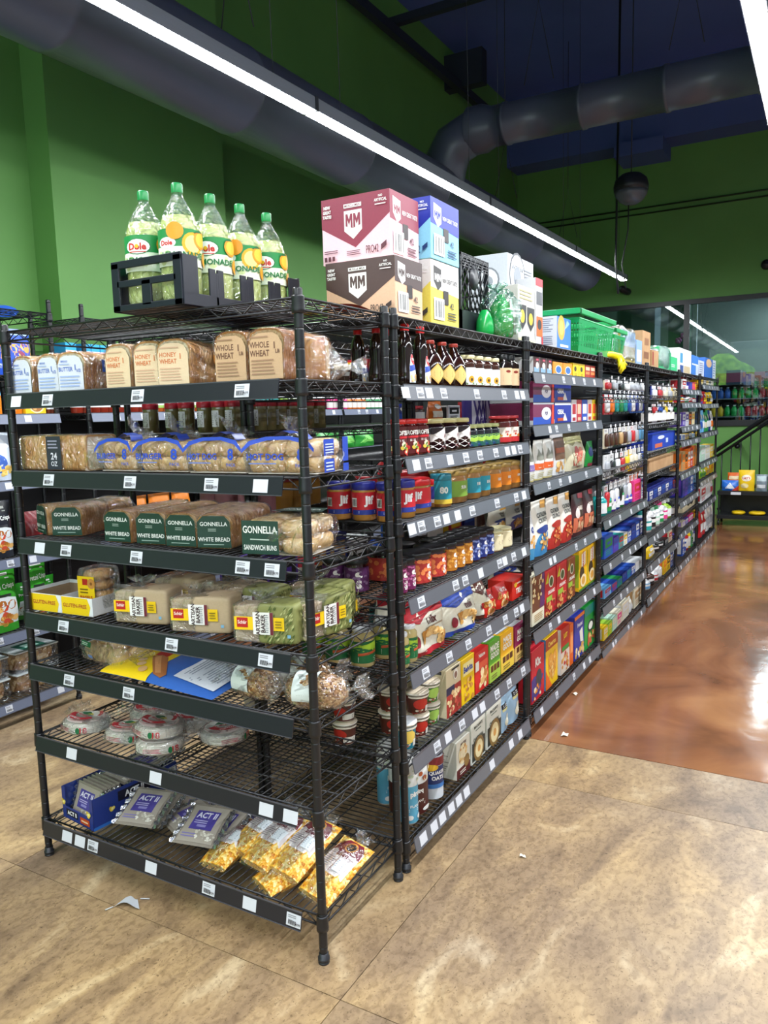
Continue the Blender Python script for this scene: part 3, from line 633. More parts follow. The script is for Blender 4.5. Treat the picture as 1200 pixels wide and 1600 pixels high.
for i, (a, b_, nm) in enumerate(((-.12, 1.125, 'first'), (1.335, 2.61, 'second'), (2.65, 3.93, 'third'), (3.97, 5.2, 'fourth'))):
    shelving(f'black wire shelving unit along the green wall, {nm} from the shop front', (-2.43, a, 0), b_-a, .44, R_(90), ZW, 2.13, H=2.2, strips=range(5), stripmat=STRIPB, tags=autot(5, b_-a, 40+i), sx=(.0, .0))
pg = MB(); pg.box((-2.88, -.2, .04), (-2.876, 9.7, 1.95), BLK2)  # panel behind the units; its run past them is added for darkness
for i in range(44):
    for j in range(6): x, z = .2+i*.06, 1.64+j*.055; pg.lathe([(0, 0), (.005, 0), (.005, .001), (0, .001)], M('9a9a94', .5), 6, T=Matrix.Translation((-2.875, x, z)) @ Matrix.Rotation(PI/2, 4, 'Y'), cap=False)
tag(pg.build('perforated_panel'), 'black perforated back panel behind the wall shelving units', 'panel')
# ------------------------------------------------------------------ goods on the bakery rack
def outline(w, h, sq=False):
    if sq: half = [(.40, 0), (.47, .03), (.485, .1), (.49, .5), (.485, .88), (.46, .96), (.40, 1)]
    else: half = [(.41, 0), (.455, .03), (.46, .3), (.455, .52), (.49, .6), (.505, .7), (.49, .82), (.42, .92), (.28, .98), (.12, 1)]
    return [(x*w, z*h) for x, z in half]+[(-x*w, z*h) for x, z in reversed(half)]
def tuft(b, p, d, L=.07, r=.03, seed=1, mat=None):
    """gathered, fanned-out end of a plastic bag"""
    rnd = random.Random(seed); d = Vector(d).normalized(); a = d.orthogonal().normalized(); c = d.cross(a); p = Vector(p); n = 26; vs = []; fs = []
    for k, (t, rr) in enumerate(((0, .25), (.3, .16), (.62, .75), (1, 1))):
        for j in range(n):
            q = 2*PI*j/n; m = rr*r*(1+(.45*rnd.uniform(-1, 1) if k > 1 else 0)); vs.append((p+d*L*(t+(.22*rnd.uniform(-1, 1) if k == 3 else 0))+(a*math.cos(q)+c*math.sin(q))*m)[:])
    for k in range(3):
        for j in range(n): fs.append((k*n+j, k*n+(j+1) % n, (k+1)*n+(j+1) % n, (k+1)*n+j))
    b.add(vs, fs, mat or FILM, False)
def loaf_kind(w, h, l, crust, crumb, spec, side=(), sq=False, tail=True, seed=0, back=()):
    o = outline(w, h, sq); n = len(o); b = MB(); vs = []; fs = []; rnd = random.Random(seed); ys = []
    y = 0
    while y < l-.002: ys += [(y, .975), (y+.003, 1), (y+.009, 1)]; y += .012
    ys.append((l, .96))
    for y, s in ys:
        for x, z in o: vs.append((x*s, y, h*.5+(z-h*.5)*(s if z > .05*h else 1)))
    for i in range(len(ys)-1):
        for j in range(n): fs.append((i*n+j, i*n+(j+1) % n, (i+1)*n+(j+1) % n, (i+1)*n+j))
    b.add(vs, fs, crust, True)
    for yy, sg in ((0, 1), (l, -1)):
        b.add([(x*.975, yy, h*.5+(z-h*.5)*.975) for x, z in o], [list(range(n)) if sg > 0 else list(range(n))[::-1]], crust)
        b.add([(x*.9, yy-.0012*sg, h*.5+(z-h*.5)*.91) for x, z in o], [list(range(n)) if sg > 0 else list(range(n))[::-1]], crumb)
    g = MB(); rings = [(-.005, .97), (-.004, 1.03)]+[(l*k/9, 1.05+.02*math.sin(k*2.1+seed)) for k in range(1, 10)]
    if tail: rings += [(l+.02, .85), (l+.045, .4), (l+.06, .14), (l+.08, .3), (l+.11, .5)]
    else: rings += [(l+.006, .97)]
    vs = []; fs = []
    for k, (y, s) in enumerate(rings):
        for j, (x, z) in enumerate(o):
            q = s*(1+.018*rnd.uniform(-1, 1)*(1 if k > 1 else .2)); zc = h*.46 if k < 11 else h*.3
            vs.append((x*q, y, max(.0006, zc+(z-h*.46)*q)))
    for i in range(len(rings)-1):
        for j in range(n): fs.append((i*n+j, i*n+(j+1) % n, (i+1)*n+(j+1) % n, (i+1)*n+j))
    fs.append(list(range(n)))
    if not tail: fs.append([(len(rings)-1)*n+j for j in range(n)][::-1])
    g.add(vs, fs, FILM, True)
    art(g, spec, lambda u, v, q: ((u-.5)*w, -.0062-q, v*h), w, h)
    art(g, side, lambda u, v, q: (w*.53+.001+q, u*l, v*h), l, h)
    return ('bread_loaf', b.mesh('bread_loaf'), [('bag', g.mesh('bag'), 'clear printed bag')])
WB = 'e9ecf4'
def arch(c, x0=.06, x1=.94, y0=.03, y1=.9): return ('p', [(x0, y0), (x1, y0), (x1, y1-.22), (x1-.1, y1-.06), (x1-.25, y1), (x0+.25, y1), (x0+.1, y1-.06), (x0, y1-.22)], c)
butter = [arch('cfd4dc'), ('t', 'BUTTER', .34, .56, .11, '3a5fb4', 0, .5), ('t', 'BREAD', .3, .76, .05, '5d7cc4'), ('t', '1', .68, .6, .14, '4a6ec0'), ('t', '1/2', .8, .52, .08, '4a6ec0'), ('ln', .12, .1, .85, .42, 4, '9fb2dc'), ('ln', .12, .66, .5, .72, 1, '9fb2dc')]
honey = [arch('dfc7a2'), ('t', 'HONEY', .36, .66, .1, 'd07a4a', 0, .5), ('t', 'WHEAT', .36, .52, .1, 'd07a4a', 0, .5), ('t', '1', .72, .62, .12, 'd07a4a'), ('ln', .12, .1, .88, .4, 5, 'cfa88a'), ('ln', .12, .78, .7, .84, 1, 'cfa88a')]
whole = [arch('c9a680'), ('t', 'WHOLE', .34, .68, .12, '6d4a38', 0, .52), ('t', 'WHEAT', .34, .52, .12, '6d4a38', 0, .52), ('t', '1', .74, .66, .13, '6d4a38'), ('t', 'LB', .82, .55, .07, '6d4a38'), ('ln', .12, .1, .88, .42, 5, 'a07c60'), ('ln', .1, .8, .6, .86, 1, 'a07c60')]
L_but = loaf_kind(.108, .125, .27, CRUST, CRUMB, butter, [('r', .28, .5, .5, .82, '2f5fc0'), ('t', 'BUTTER', .39, .66, .07, 'dfe8ff', 0, .18)], seed=1)
L_hon = loaf_kind(.112, .135, .28, CRUST, CRUMB, honey, [('r', .45, .5, .8, .78, 'c9802e'), ('ln', .5, .56, .75, .74, 2, 'f0d890')], seed=2)
L_who = loaf_kind(.118, .14, .26, CRUSTD, CRUMBW, whole, seed=3)
z = ZE[6]
def xe(u, zz, y=.02): return along(u, 'x', y=y, z=zz)
for u0, rz, k, lb in ((36, 0, L_but, 'butter bread loaf in blue-printed bag, beside the outer post of the top shelf'), (77, 2, L_but, 'butter bread loaf in clear blue-printed bag, in the middle of three'), (112, 12, L_but, 'butter bread loaf in clear blue-printed bag, turned so its golden side shows'),
                      (186, 3, L_hon, 'honey wheat loaf with orange printing, beside the turned butter loaf'), (233, 9, L_hon, 'honey wheat loaf with orange printing, squeezed between two others'), (272, 14, L_hon, 'honey wheat loaf turned to show brown side with orange band'),
                      (362, 4, L_who, 'whole wheat loaf with brown printing, beside the honey wheat loaves'), (417, 6, L_who, 'whole wheat loaf with brown printing, close to the corner post')):
    place(k, lb, 'bread', (xe(u0, z+.05), .022, z+.001), R_(rz), group=None)
toast = loaf_kind(.11, .115, .13, CRUSTD, CRUMBW, [], sq=True, seed=5)
place(toast, 'sliced wheat loaf end poking out behind the corner post on the top bread shelf', 'bread', (-.145, .11, z+.001), R_(-62))
# second shelf
z = ZE[5]
L_sand = loaf_kind(.13, .115, .33, CRUST, CRUMB, [], [('r', .44, .03, .66, .99, '32333f'), ('t', '24', .55, .42, .2, 'dcdce4'), ('t', 'OZ', .55, .2, .14, 'dcdce4'), ('ln', .47, .62, .63, .9, 3, '9a9ab0')], sq=True, seed=6)
x0 = xe(28, z+.05); place(L_sand, 'long square sandwich loaf lying crosswise with dark wrapper band', 'bread', (x0, .095, z+.001), R_(-90))
def bun_kind(n, w, text, long=False):
    h = .1; d = .17; b = MB(); g = MB()
    bun = MB(); bw = w/n*.98
    bun.sup((0, 0, 0), (bw/2*1.03, d*.46, .0255), BUN, .6, .7, 18, 10, .012, 3); mb_ = bun.mesh('bun')
    kids = [('bun', mb_, None, (-w/2+w/n*(i+.5), d/2+.002*(i % 2), .025+.046*lv)) for lv in range(2) for i in range(n)]
    b.rbox((-w/2+.004, .012, .001), (w/2-.004, d-.01, .004), M('e8e4da', .5), .001)
    g.sup((0, d/2, .049), (w/2+.012, d/2+.008, .05), FILM, .38, .34, 36, 16, .035, n)
    tuft(g, (-w*.12, d*.6, .095), (.3, .5, .8), .05, .05, n)
    F = lambda u, v, o: ((u-.5)*w, -.004-.008*math.sin(PI*max(0, min(1, v)))-o, v*h)
    sp = [('t', text, .33, .5, .19, '2a4bb8', 0, .58, .03), ('t', '8', .82, .56, .34, '2a4bb8', 0, 0, .035), ('t', 'PACK', .82, .26, .1, '4a66c4'), ('p', [(0, .6), (.12, .82), (.35, .95), (.65, .96), (.88, .84), (1, .62), (1, .72), (.9, .96), (.66, 1.06), (.34, 1.05), (.1, .94), (0, .72)], '2a4bb8'), ('ln', .1, .28, .5, .36, 1, '6f86cf')]
    art(g, sp, F, w, h)
    Fr = lambda u, v, o: (w/2+.0135+o, d*u, v*h)
    art(g, [('r', .1, .5, .45, .95, '2346b4'), ('r', .1, .05, .45, .42, '2346b4'), ('r', .75, .3, .95, .98, '2346b4'), ('r', .75, .02, .95, .24, '2346b4'), ('ln', .14, .55, .42, .85, 4, 'c8d4ff'), ('ln', .14, .08, .42, .36, 3, 'c8d4ff')], Fr, d, h)
    vs = []
    g.grid(lambda u, v: ((u-.5)*w*.7, .015+.05*v+.03*math.sin(PI*u), .094+.022*math.sin(PI*u)+.004*math.sin(19*u)), 12, 2, M('2a4bb8', .3))
    return ('bun_pack', b.mesh('tray'), kids+[('bag', g.mesh('bag'), 'clear bag with blue printing')])
bun4 = bun_kind(3, .175, 'BURGER'); hot4 = bun_kind(4, .225, 'HOT DOG')
for k, ua, ub, rz, lb in ((bun4, 148, 208, 0, 'burger bun eight pack in blue-printed bag beside the sandwich loaf'), (bun4, 209, 287, 4, 'burger bun eight pack in blue-printed bag beside the hot dog buns'),
                          (hot4, 287, 378, 3, 'hot dog bun eight pack, in the middle of the second shelf'), (hot4, 380, 490, 6, 'hot dog bun eight pack with blue side stripes, behind the corner post')):
    xa, xb = xe(ua, z+.03), xe(ub, z+.03); place(k, lb, 'buns', ((xa+xb)/2, .03, z+.001), R_(rz), scale=((xb-xa)/(.185 if k is bun4 else .235), 1, 1))
# third shelf
z = ZE[4]
gon = [('p', [(.02, .04), (.98, .04), (.95, .78), (.8, .95), (.2, .95), (.04, .78)], '1f3f33'), ('t', 'GONNELLA', .5, .72, .12, 'e8ece8', 0, .86), ('ln', .34, .5, .66, .6, 2, 'a8b8ae'), ('t', 'WHITE BREAD', .5, .28, .12, 'eef0ea', 0, .9), ('ln', .2, .1, .8, .17, 1, '8fa79a')]
L_gon = loaf_kind(.115, .105, .30, CRUST, CRUMB, gon, seed=8)
for u0, rz, lb in ((52, -22, 'white bread loaf with dark green wrapper, turned outward beside the outer post'), (92, 20, 'white bread loaf with dark green wrapper, its long brown side showing'), (184, 4, 'white bread loaf with dark green wrapper, first of four in a tight row'),
                   (233, 8, 'white bread loaf with dark green wrapper, second of four in a tight row'), (280, 8, 'white bread loaf with dark green wrapper, third of four in a tight row'), (326, 16, 'white bread loaf with dark green wrapper, last of four, beside the sandwich buns')):
    place(L_gon, lb, 'bread', (xe(u0, z+.05, .04), .035+.004*abs(rz)*.5, z+.001), R_(rz))
def sbun(w, d, h, text):
    b = MB(); g = MB(); bun = MB(); bun.sup((0, 0, 0), (w/4*.96, d*.24, h*.26), BUN, .7, .8, 18, 10, .02, 4); m_ = bun.mesh('bun')
    kids = [('bun', m_, None, (w/4*(2*i-1), d*(.26+.48*j), h*(.26+.47*k))) for k in range(2) for i in range(2) for j in range(2)]
    b.box((-w/2+.01, .02, .0005), (w/2-.01, d-.02, .003), M('e8e4da'))
    g.sup((0, d/2, h/2), (w/2+.008, d/2+.006, h/2+.003), FILM, .45, .4, 32, 16, .05, 2); tuft(g, (0, d+.005, h*.4), (0, 1, .3), .05, .03, 3)
    art(g, [('r', .02, .06, .58, .96, '1f4034'), ('t', 'GONNELLA', .3, .72, .2, 'eef0ea', 0, .52), ('ln', .15, .42, .45, .5, 1, 'b8c8bc'), ('t', 'SANDWICH BUNS', .3, .24, .14, 'eef0ea', 0, .5)], lambda u, v, o: ((u-.5)*w, -.008-o, v*h), w, h)
    art(g, [('p', [(.1, .55), (.9, .55), (.8, .98), (.2, .98)], '1f4034'), ('t', 'GONNELLA', .5, .76, .12, 'e8ece8', 0, .6)], lambda u, v, o: ((u-.5)*w, .02+d*v, h+.006+o), w, d)
    return ('bun_pack', b.mesh('tray'), kids+[('bag', g.mesh('bag'), 'clear bag with dark green printing')])
xa, xb = xe(376, z+.03), xe(470, z+.03)
place(sbun(xb-xa, .2, .105, ''), 'sandwich bun pack with dark green label behind the corner post', 'buns', ((xa+xb)/2+.01, .03, z+.001), R_(8))
# fourth shelf
z = ZE[3]
xa, xb = xe(53, z), xe(143, z); w_ = xb-xa; d_ = .17; h_ = .062
b = MB(); WC = M('eceef0', .5); IN = M('9a8468', .8)
b.box((-w_/2, 0, 0), (w_/2, d_, .002), IN)
for a, c in (((-w_/2, 0, 0), (w_/2, .0015, h_)), ((-w_/2, d_-.0015, 0), (w_/2, d_, h_+.012)), ((-w_/2, 0, 0), (-w_/2+.0015, d_, h_+.012)), ((w_/2-.0015, 0, 0), (w_/2, d_, h_)), ((-.001, 0, 0), (.001, d_, h_))): b.box(a, c, WC)
for x in (-w_/2+.002, w_/2-.003): b.box((x, .002, .001), (x+.0008, d_-.002, h_), IN)
b.box((-w_/2+.002, d_-.003, .001), (w_/2-.002, d_-.002, h_), IN)
a = MB()
for s in (0, 1):
    art(a, [('p', [(.02, .02), (.86, .02), (.93, .5), (.84, .97), (.02, .97)], 'f2cf1c'), ('t', 'GLUTEN-FREE', .44, .52, .22, 'b3502a', 0, .76, .03)], lambda u, v, o, s=s: (-w_/2+w_*.5*(s+u), -o, v*h_), w_/2, h_)
o = b.build('display_carton', None, ((xa+xb)/2, .02, z+.001), (0, 0, R_(3))); a.build('label_print', o); tag(o, 'open white and yellow display carton reading gluten-free', 'carton')
BAG = noisy('bagel_crust', [(.3, 'b87f3e'), (.6, 'd6a562')], 20, .5, .1)
bg = MB()
def tor(u, v): a_, c_ = 2*PI*u, 2*PI*v; r = .033+.017*math.cos(c_); return (r*math.cos(a_), r*math.sin(a_), .015*math.sin(c_))
bg.grid(tor, 24, 12, BAG, flip=True); m_ = bg.mesh('bagel')
b = MB(); b.sup((0, .05, .075), (.056, .052, .076), FILM, .3, .3, 28, 14, .02, 4)
art(b, [('r', .1, .22, .78, .82, 'f2cd14'), ('r', .3, .62, .52, .76, 'b5201c'), ('e', .66, .66, .16, None, 'c98b46'), ('e', .66, .66, .05, None, '8a5424'), ('ln', .2, .42, .65, .56, 2, '7a5a10'), ('t', 'BAGELS', .44, .34, .08, 'b5201c', 0, .5), ('r', .1, .03, .8, .19, 'eeeeea'), ('ln', .14, .05, .76, .17, 3, '8a8a8a')], lambda u, v, o: ((u-.5)*.11, -.003-o, v*.15), .11, .15)
place(('bagel_pack', b.mesh('bagel_pack'), [('bagel', m_, None, (0, .05, .02+.034*i)) for i in range(4)]), 'clear bag of stacked bagels standing in the gluten-free carton', 'bagels', (xe(124, z+.05), .06, z+.006), R_(5))
b = MB(); b.sup((0, .05, .075), (.05, .045, .035), FILM, .3, .3, 20, 10, .02, 4)
def artisan(kind, w, h, d, wrap, pat):
    b = MB(); BR = noisy('seeded_slice', [(.3, 'b59a7c'), (.6, 'd0bb9c')], 40, .8, .4)
    for i in range(7): b.rbox((-w/2+.006, .008+i*(d-.02)/7, .003), (w/2-.01, .006+(i+.86)*(d-.02)/7, h-.012), BR, .004)
    g = MB(); g.sup((0, d/2, h/2), (w/2, d/2, h/2), FILM, .22, .22, 32, 16, .02, 5)
    WR = M(wrap, .5)
    g.sup((w*.2, d/2, h*.5), (w*.31, d/2+.0025, h*.5), WR, .2, .2, 28, 14, .012, 6)
    art(g, [('r', .06, .36, .82, .68, 'f2ca14'), ('r', .1, .42, .27, .66, 'b5201c'), ('t', 'Schär', .185, .55, .09, 'f6e8e0', 0, .14), ('r', .35, .26, .66, .8, 'f0f0ec'), ('t', 'ARTISAN', .425, .53, .11, '3a2426', 90, .9, .03), ('t', 'BAKER', .505, .53, .11, '3a2426', 90, .9, .03), ('r', .61, .26, .66, .8, '6e2430'), ('ln', .54, .3, .59, .76, 9, '9aa0a4'), ('ln', .69, .42, .8, .62, 3, '8a7410'), ('r', .87, .2, .92, .28, '7fb2d0')]+pat, lambda u, v, o: ((u-.5)*w, -.0062-o, v*h), w, h)
    tuft(g, (-w*.1, d*.6, h-.004), (-.2, .4, 1), .03, .04, 8)
    return ('bread_pack', b.mesh('bread_pack'), [('bag', g.mesh('bag'), 'clear film bag with printed wrap')])
r_ = random.Random(4); leaves = [('p', [(x, y), (x+.03, y+.03), (x+.045, y+.1), (x+.01, y+.05)], r_.choice(['4f5f2a', 'b9bd80', '5f6e34'])) for x, y in [(r_.uniform(.48, .93), r_.uniform(.02, .88)) for _ in range(90)]]
A1 = artisan('t', .2, .115, .1, 'c2ab8a', []); A2g = artisan('g', .2, .12, .1, '8c8f54', [])
# leafy pattern on the olive wraps sits under the labels
def leafy(k):
    me = k[2][0][1]; b = MB(); art(b, leaves, lambda u, v, o: ((u-.5)*.2, -.0042-o*.05, v*.12), .2, .12)
    art(b, leaves+[('r', .2+.5, .2, .8, .5, 'f2ca14')], lambda u, v, o: (.2*.51+.0045+o*.3, .1*(1-(u-.5)*2), v*.12), .1, .12)
    return (k[0], k[1], k[2]+[('leaf_print', b.mesh('leaf_print'), None)])
A2 = leafy(A2g)
for k, ua, ub, rz, y, lb in ((A1, 170, 262, 14, .03, 'artisan bread pack with tan wrap, beside the gluten-free carton'), (A1, 262, 356, 18, .03, 'artisan bread pack with tan wrap, in the middle of the front row'), (A2, 356, 470, 16, .025, 'artisan bread pack with olive leafy wrap, front row close to the corner post')):
    xa, xb = xe(ua, z+.03), xe(ub, z+.03); place(k, lb, 'bread', ((xa+xb)/2, y, z+.001), R_(rz))
for i, (k, x, y, rz, lb) in enumerate(((A2, -.06, .18, 80, 'olive leafy artisan bread pack standing sideways behind the corner post'), (A2, -.19, .30, 15, 'olive leafy artisan bread pack in the second row'), (A1, -.47, .2, 5, 'tan artisan bread pack in the second row behind the middle pack'), (A1, -.71, .21, 3, 'tan artisan bread pack in the second row nearest the carton'), (A2, -.36, .17, 8, 'olive leafy artisan bread pack wedged behind the front olive pack'))):
    place(k, lb.replace('nearest', 'beside'), 'bread', (x, y, z+.001), R_(rz))
# fifth shelf
z = ZE[2]
ROLL = noisy('roll_crust', [(.3, 'c2965e'), (.6, 'dcb886')], 16, .7, .1)
rl = MB(); rl.sup((0, 0, 0), (.045, .036, .03), ROLL, .9, .9, 18, 12, .02, 1); m_ = rl.mesh('roll')
b = MB(); b.sup((0, .09, .055), (.135, .085, .055), FILM, .5, .6, 32, 16, .04, 3); tuft(b, (.13, .08, .05), (1, -.1, .1), .06, .035, 2)
art(b, [('r', .3, .62, .52, .78, '1f6b45'), ('ln', .32, .65, .5, .75, 2, 'd8e8dc'), ('ln', .25, .48, .6, .58, 3, '6a6a6a'), ('r', .46, .3, .56, .4, '6d8ac8'), ('t', 'Rolls', .38, .9, .12, '2e2e30')], lambda u, v, o: ((u-.5)*.27, .004-.012*math.sin(PI*v)-o, v*.11+.002), .27, .11)
xa, xb = xe(86, z+.03), xe(190, z+.03)
place(('roll_bag', b.mesh('roll_bag'), [('roll', m_, None, p) for p in ((-.08, .06, .032), (-.015, .055, .032), (.055, .06, .033), (-.08, .12, .034), (0, .125, .034), (.06, .125, .034), (-.04, .085, .08), (.03, .09, .08))]), 'clear bag of round bread rolls beside the outer post', 'rolls', ((xa+xb)/2-.01, .05, z+.001), R_(-14), scale=((xb-xa)/.29, 1, 1))
bgk = pouch_kind('baguette_pack', .30, .42, .05, '3564b4', [('r', .0, .0, 1, .42, 'f0cb12'), ('r', .35, .24, .52, .36, 'b5201c'), ('t', 'BAGUETTE', .4, .14, .05, '7a4a14', 0, .5), ('p', [(.5, .3), (.56, .24), (.9, .44), (.93, .52), (.86, .54), (.54, .38)], 'a8683a'), ('p', [(.53, .31), (.57, .27), (.88, .45), (.86, .49)], 'c88c58'), ('e', .68, .22, .05, None, 'e2b888'), ('e', .78, .27, .05, None, 'e2b888'), ('e', .87, .33, .05, None, 'd8a870'), ('p', [(.3, .62), (.85, .6), (.88, .95), (.28, .95)], 'd8dce4'), ('ln', .32, .64, .84, .92, 12, '9098a8'), ('bar', .1, .74, .25, .92)], seed=3, crinkle=.05, base=.3)
# pack lies flat: long axis along the shelf
xa, xb = xe(172, z+.02), xe(362, z+.02)
o = place(bgk, 'yellow and blue baguette pack lying flat on the fifth shelf', 'bread', (xa+.02, .30, z+.035), 0)
o.rotation_euler = (Matrix.Rotation(R_(-4), 3, 'Z') @ Matrix.Rotation(R_(8), 3, 'X') @ Matrix(((0, 0, 1), (-1, 0, 0), (0, -1, 0)))).to_euler()
o.location = (xa-.025, .14, z+.055); o.scale = (.92, 1, (xb-xa)/.42)
b2 = MB(); b2.sup((0, 0, 0), (.17, .07, .012), M('b98a64', .6), .5, .5, 28, 12, .03, 2)
tag(b2.build('baguette', None, ((xa+xb)/2-.02, .11, z+.0135), (0, 0, R_(-4))), 'pale brown half-baked baguettes in film under the blue pack', 'bread')
def seedloaf(w, r, seed):
    b = MB(); b.sup((0, 0, r), (w/2, r*1.05, r), SEED, .8, .85, 40, 24, .035, seed)
    g = MB(); g.sup((0, 0, r), (w/2+.006, r*1.1, r+.002), FILM, .75, .8, 36, 20, .05, seed+1); tuft(g, (w/2, 0, r*1.1), (1, .35, .25), .065, .032, seed)
    tuft(g, (-w/2, 0, r*.9), (-1, -.1, .1), .05, .04, seed+4)
    l = MB(); c = -.02
    def F(u, v, o=0): a_ = R_(-150+u*190); return (c+(v-.5)*.062, (r*1.13+o)*math.cos(a_)*1.0, r+(r*1.06+o)*-math.sin(a_)*.98)
    def G(u, v): a_ = R_(200-u*215); return (c+(v-.5)*.07, (r*1.14)*math.cos(a_), r+(r*1.05)*math.sin(a_))
    l.grid(G, 24, 1, M('dfe8e4', .5)); F2 = lambda u, v, o: (c+(v-.5)*.07, (r*1.14+o)*math.cos(R_(200-u*215)), r+(r*1.05+o)*math.sin(R_(200-u*215)))
    art(l, [('ln', .1, .2, .9, .8, 6, '8b9892')], lambda u, v, o: F2(u, v, o), .2, .06, 1)
    return ('seeded_loaf', b.mesh('seeded_loaf'), [('bag', g.mesh('bag'), 'crinkled clear bag'), ('paper_band', l.mesh('paper_band'), 'white paper band')])
s1 = seedloaf(.17, .047, 1); s2 = seedloaf(.18, .05, 2)
place(s1, 'seeded brown loaf in crinkled bag with white paper band, beside the baguette pack', 'bread', (xe(383, z+.03), .075, z+.002), R_(-8))
place(s2, 'seeded brown loaf with white band and fanned bag end, beside the corner post', 'bread', (xe(478, z+.03)-.008, .085, z+.002), R_(14))
place(s1, 'seeded brown loaf lying behind the two banded loaves', 'bread', (xe(415, z+.03), .21, z+.002), R_(10))
# sixth shelf: tortillas
z = ZE[1]; TOR = M('ece6d8', .55)
b = MB(); b.lathe([(.001, .0), (.07, .001), (.076, .01), (.075, .028), (.07, .036), (.001, .038)], TOR, 30, cap=False)
for k in range(5): b.lathe([(.0765, .006+k*.006), (.078, .008+k*.006), (.0765, .01+k*.006)], M('f3eee2', .5), 30, cap=False)
g = MB(); g.sup((0, 0, .02), (.083, .083, .021), FILM, .35, .95, 30, 12, .05, 3); tuft(g, (-.075, .03, .02), (-1, .35, .35), .05, .04, 5)
FT = lambda u, v, o: ((u-.5)*.15, (v-.5)*.15, .0405+o)
def ringp(r0, r1, a0, a1, c): 
    return ('p', [(.5+r1*math.cos(R_(a0+(a1-a0)*i/12)), .5+r1*math.sin(R_(a0+(a1-a0)*i/12))) for i in range(13)]+[(.5+r0*math.cos(R_(a1-(a1-a0)*i/12)), .5+r0*math.sin(R_(a1-(a1-a0)*i/12))) for i in range(13)], c)
arcs = [ringp(.42, .43, i*15, i*15+11, 'c02838') for i in range(24)]
art(g, [('e', .5, .5, .44, None, 'f3eee4')]+arcs+[ringp(.24, .38, 190, 350, 'c3202f'), ringp(.3, .38, 20, 75, 'c3202f'), ('p', [(.3, .52), (.45, .66), (.6, .6), (.66, .5), (.45, .46)], '0f6a3c'), ('p', [(.52, .5), (.6, .62), (.7, .56)], 'e8d23c'), ('t', 'TORTILLAS', .5, .19, .07, 'f4f0ea', 0, .4), ('t', 'EL MILAGRO', .5, .4, .08, 'c3202f', 0, .5)], FT, .15, .15)
def FS(u, v, o): t = R_(-125+u*110); return ((.0845+o)*math.cos(t), (.0845+o)*math.sin(t), .006+v*.026)
art(g, [('t', '18', .78, .5, .8, 'c3202f'), ('ln', .1, .2, .5, .8, 3, 'c86070'), ('e', .66, .5, .045, .42, '0f6a3c')], FS, .15, .026, 0)
TK = ('tortilla_pack', b.mesh('tortilla_pack'), [('bag', g.mesh('bag'), 'clear bag with red and green printing')])
for x, y, dz, rz, rx, lb in ((xe(108, z), .095, 0, -8, -4, 'tortilla pack with red and green print beside the outer post'), (xe(172, z), .105, 0, 12, -5, 'tortilla pack with red and green print in the middle of the front row'), (xe(226, z), .09, 0, 30, -3, 'tortilla pack lying under another, its red eighteen count showing'),
                        (xe(222, z+.04)-.005, .10, .047, -12, -6, 'tortilla pack lying on top of another tortilla pack'), (-.92, .27, 0, 20, 0, 'tortilla pack in the back row beside the outer rear post'), (-.73, .28, 0, -30, 0, 'tortilla pack in the middle of the back row'), (-.56, .25, .0, 60, 0, 'tortilla pack in the back row closest to the empty shelf half')):
    place(TK, lb, 'tortillas', (x, y, z+.002+dz+.005), R_(rz), R_(rx))
# bottom shelf: popcorn
z = ZE[0]; NAVY = '263a86'
pb = pouch_kind('popcorn_bag', .145, .165, .014, '8d8478', [('r', .05, .06, .95, .94, 'a49b8e'), ('r', .2, .34, .8, .82, '4a4090'), ('t', 'ACT II', .5, .7, .15, 'dedcea', 0, .52, .03), ('ln', .26, .48, .74, .58, 2, 'b8b2d8'), ('r', .38, .4, .62, .46, '8c86c0'), ('ln', .12, .14, .6, .26, 2, '7f78b0'), ('s', .45, .1, .95, .34, 26, .035, ['c9c3b4', 'b5ae9f', 'e0dccf'])], seed=2, base=.25, crinkle=.05, rough=.25, nv=10)
ed_ = []
for s in (-1, 1):
    e_ = MB(); e_.grid(lambda u, v: (s*(.070+.016*u), .007+.005*math.sin(v*34+u*3), .003+v*.16), 2, 30, SILV); ed_.append(('foil_edge', e_.mesh('foil_edge'), 'crimped silver edge'))
pb = (pb[0], pb[1], pb[2]+ed_)
def flat(x, y, zz, rz, tilt=10): return dict(loc=(x, y, zz), rot=(Matrix.Rotation(R_(rz), 3, 'Z') @ Matrix.Rotation(R_(-90+tilt), 3, 'X')).to_euler())
def lay(kind, lb, cat, x, y, zz, rz, tilt=10, ry=0, grp=None):
    o = place(kind, lb, cat, (x, y, zz), group=grp); o.rotation_euler = (Matrix.Rotation(R_(rz), 3, 'Z') @ Matrix.Rotation(R_(ry), 3, 'Y') @ Matrix.Rotation(R_(-90+tilt), 3, 'X')).to_euler(); return o
xa, xb = xe(97, z), xe(150, z); bw = (xb-xa)+.012; bd = .36; bh = .115
b = MB(); NV = M(NAVY, .35)
xl = xa-.004; 
b.box((0, 0, 0), (bw, bd, .002), NV); b.box((0, 0, 0), (.002, bd, bh), NV); b.box((bw-.002, 0, 0), (bw, bd, bh), NV); b.box((0, bd-.002, 0), (bw, bd, bh), NV); b.box((0, 0, 0), (bw, .002, .045), NV); b.box((0, 0, .045), (.02, .002, bh), NV); b.box((bw-.02, 0, .045), (bw, .002, bh), NV)
a = MB()
def popc(x, y, r=.035): return [('e', x, y, r, None, 'e8cf3e'), ('e', x+r*.9, y+r*1.2, r*.8, None, 'f2e06a'), ('e', x-r*.5, y+r*2, r*.8, None, 'd8b828'), ('e', x+r*.2, y+r*1, r*.6, None, 'fbf0a8')]
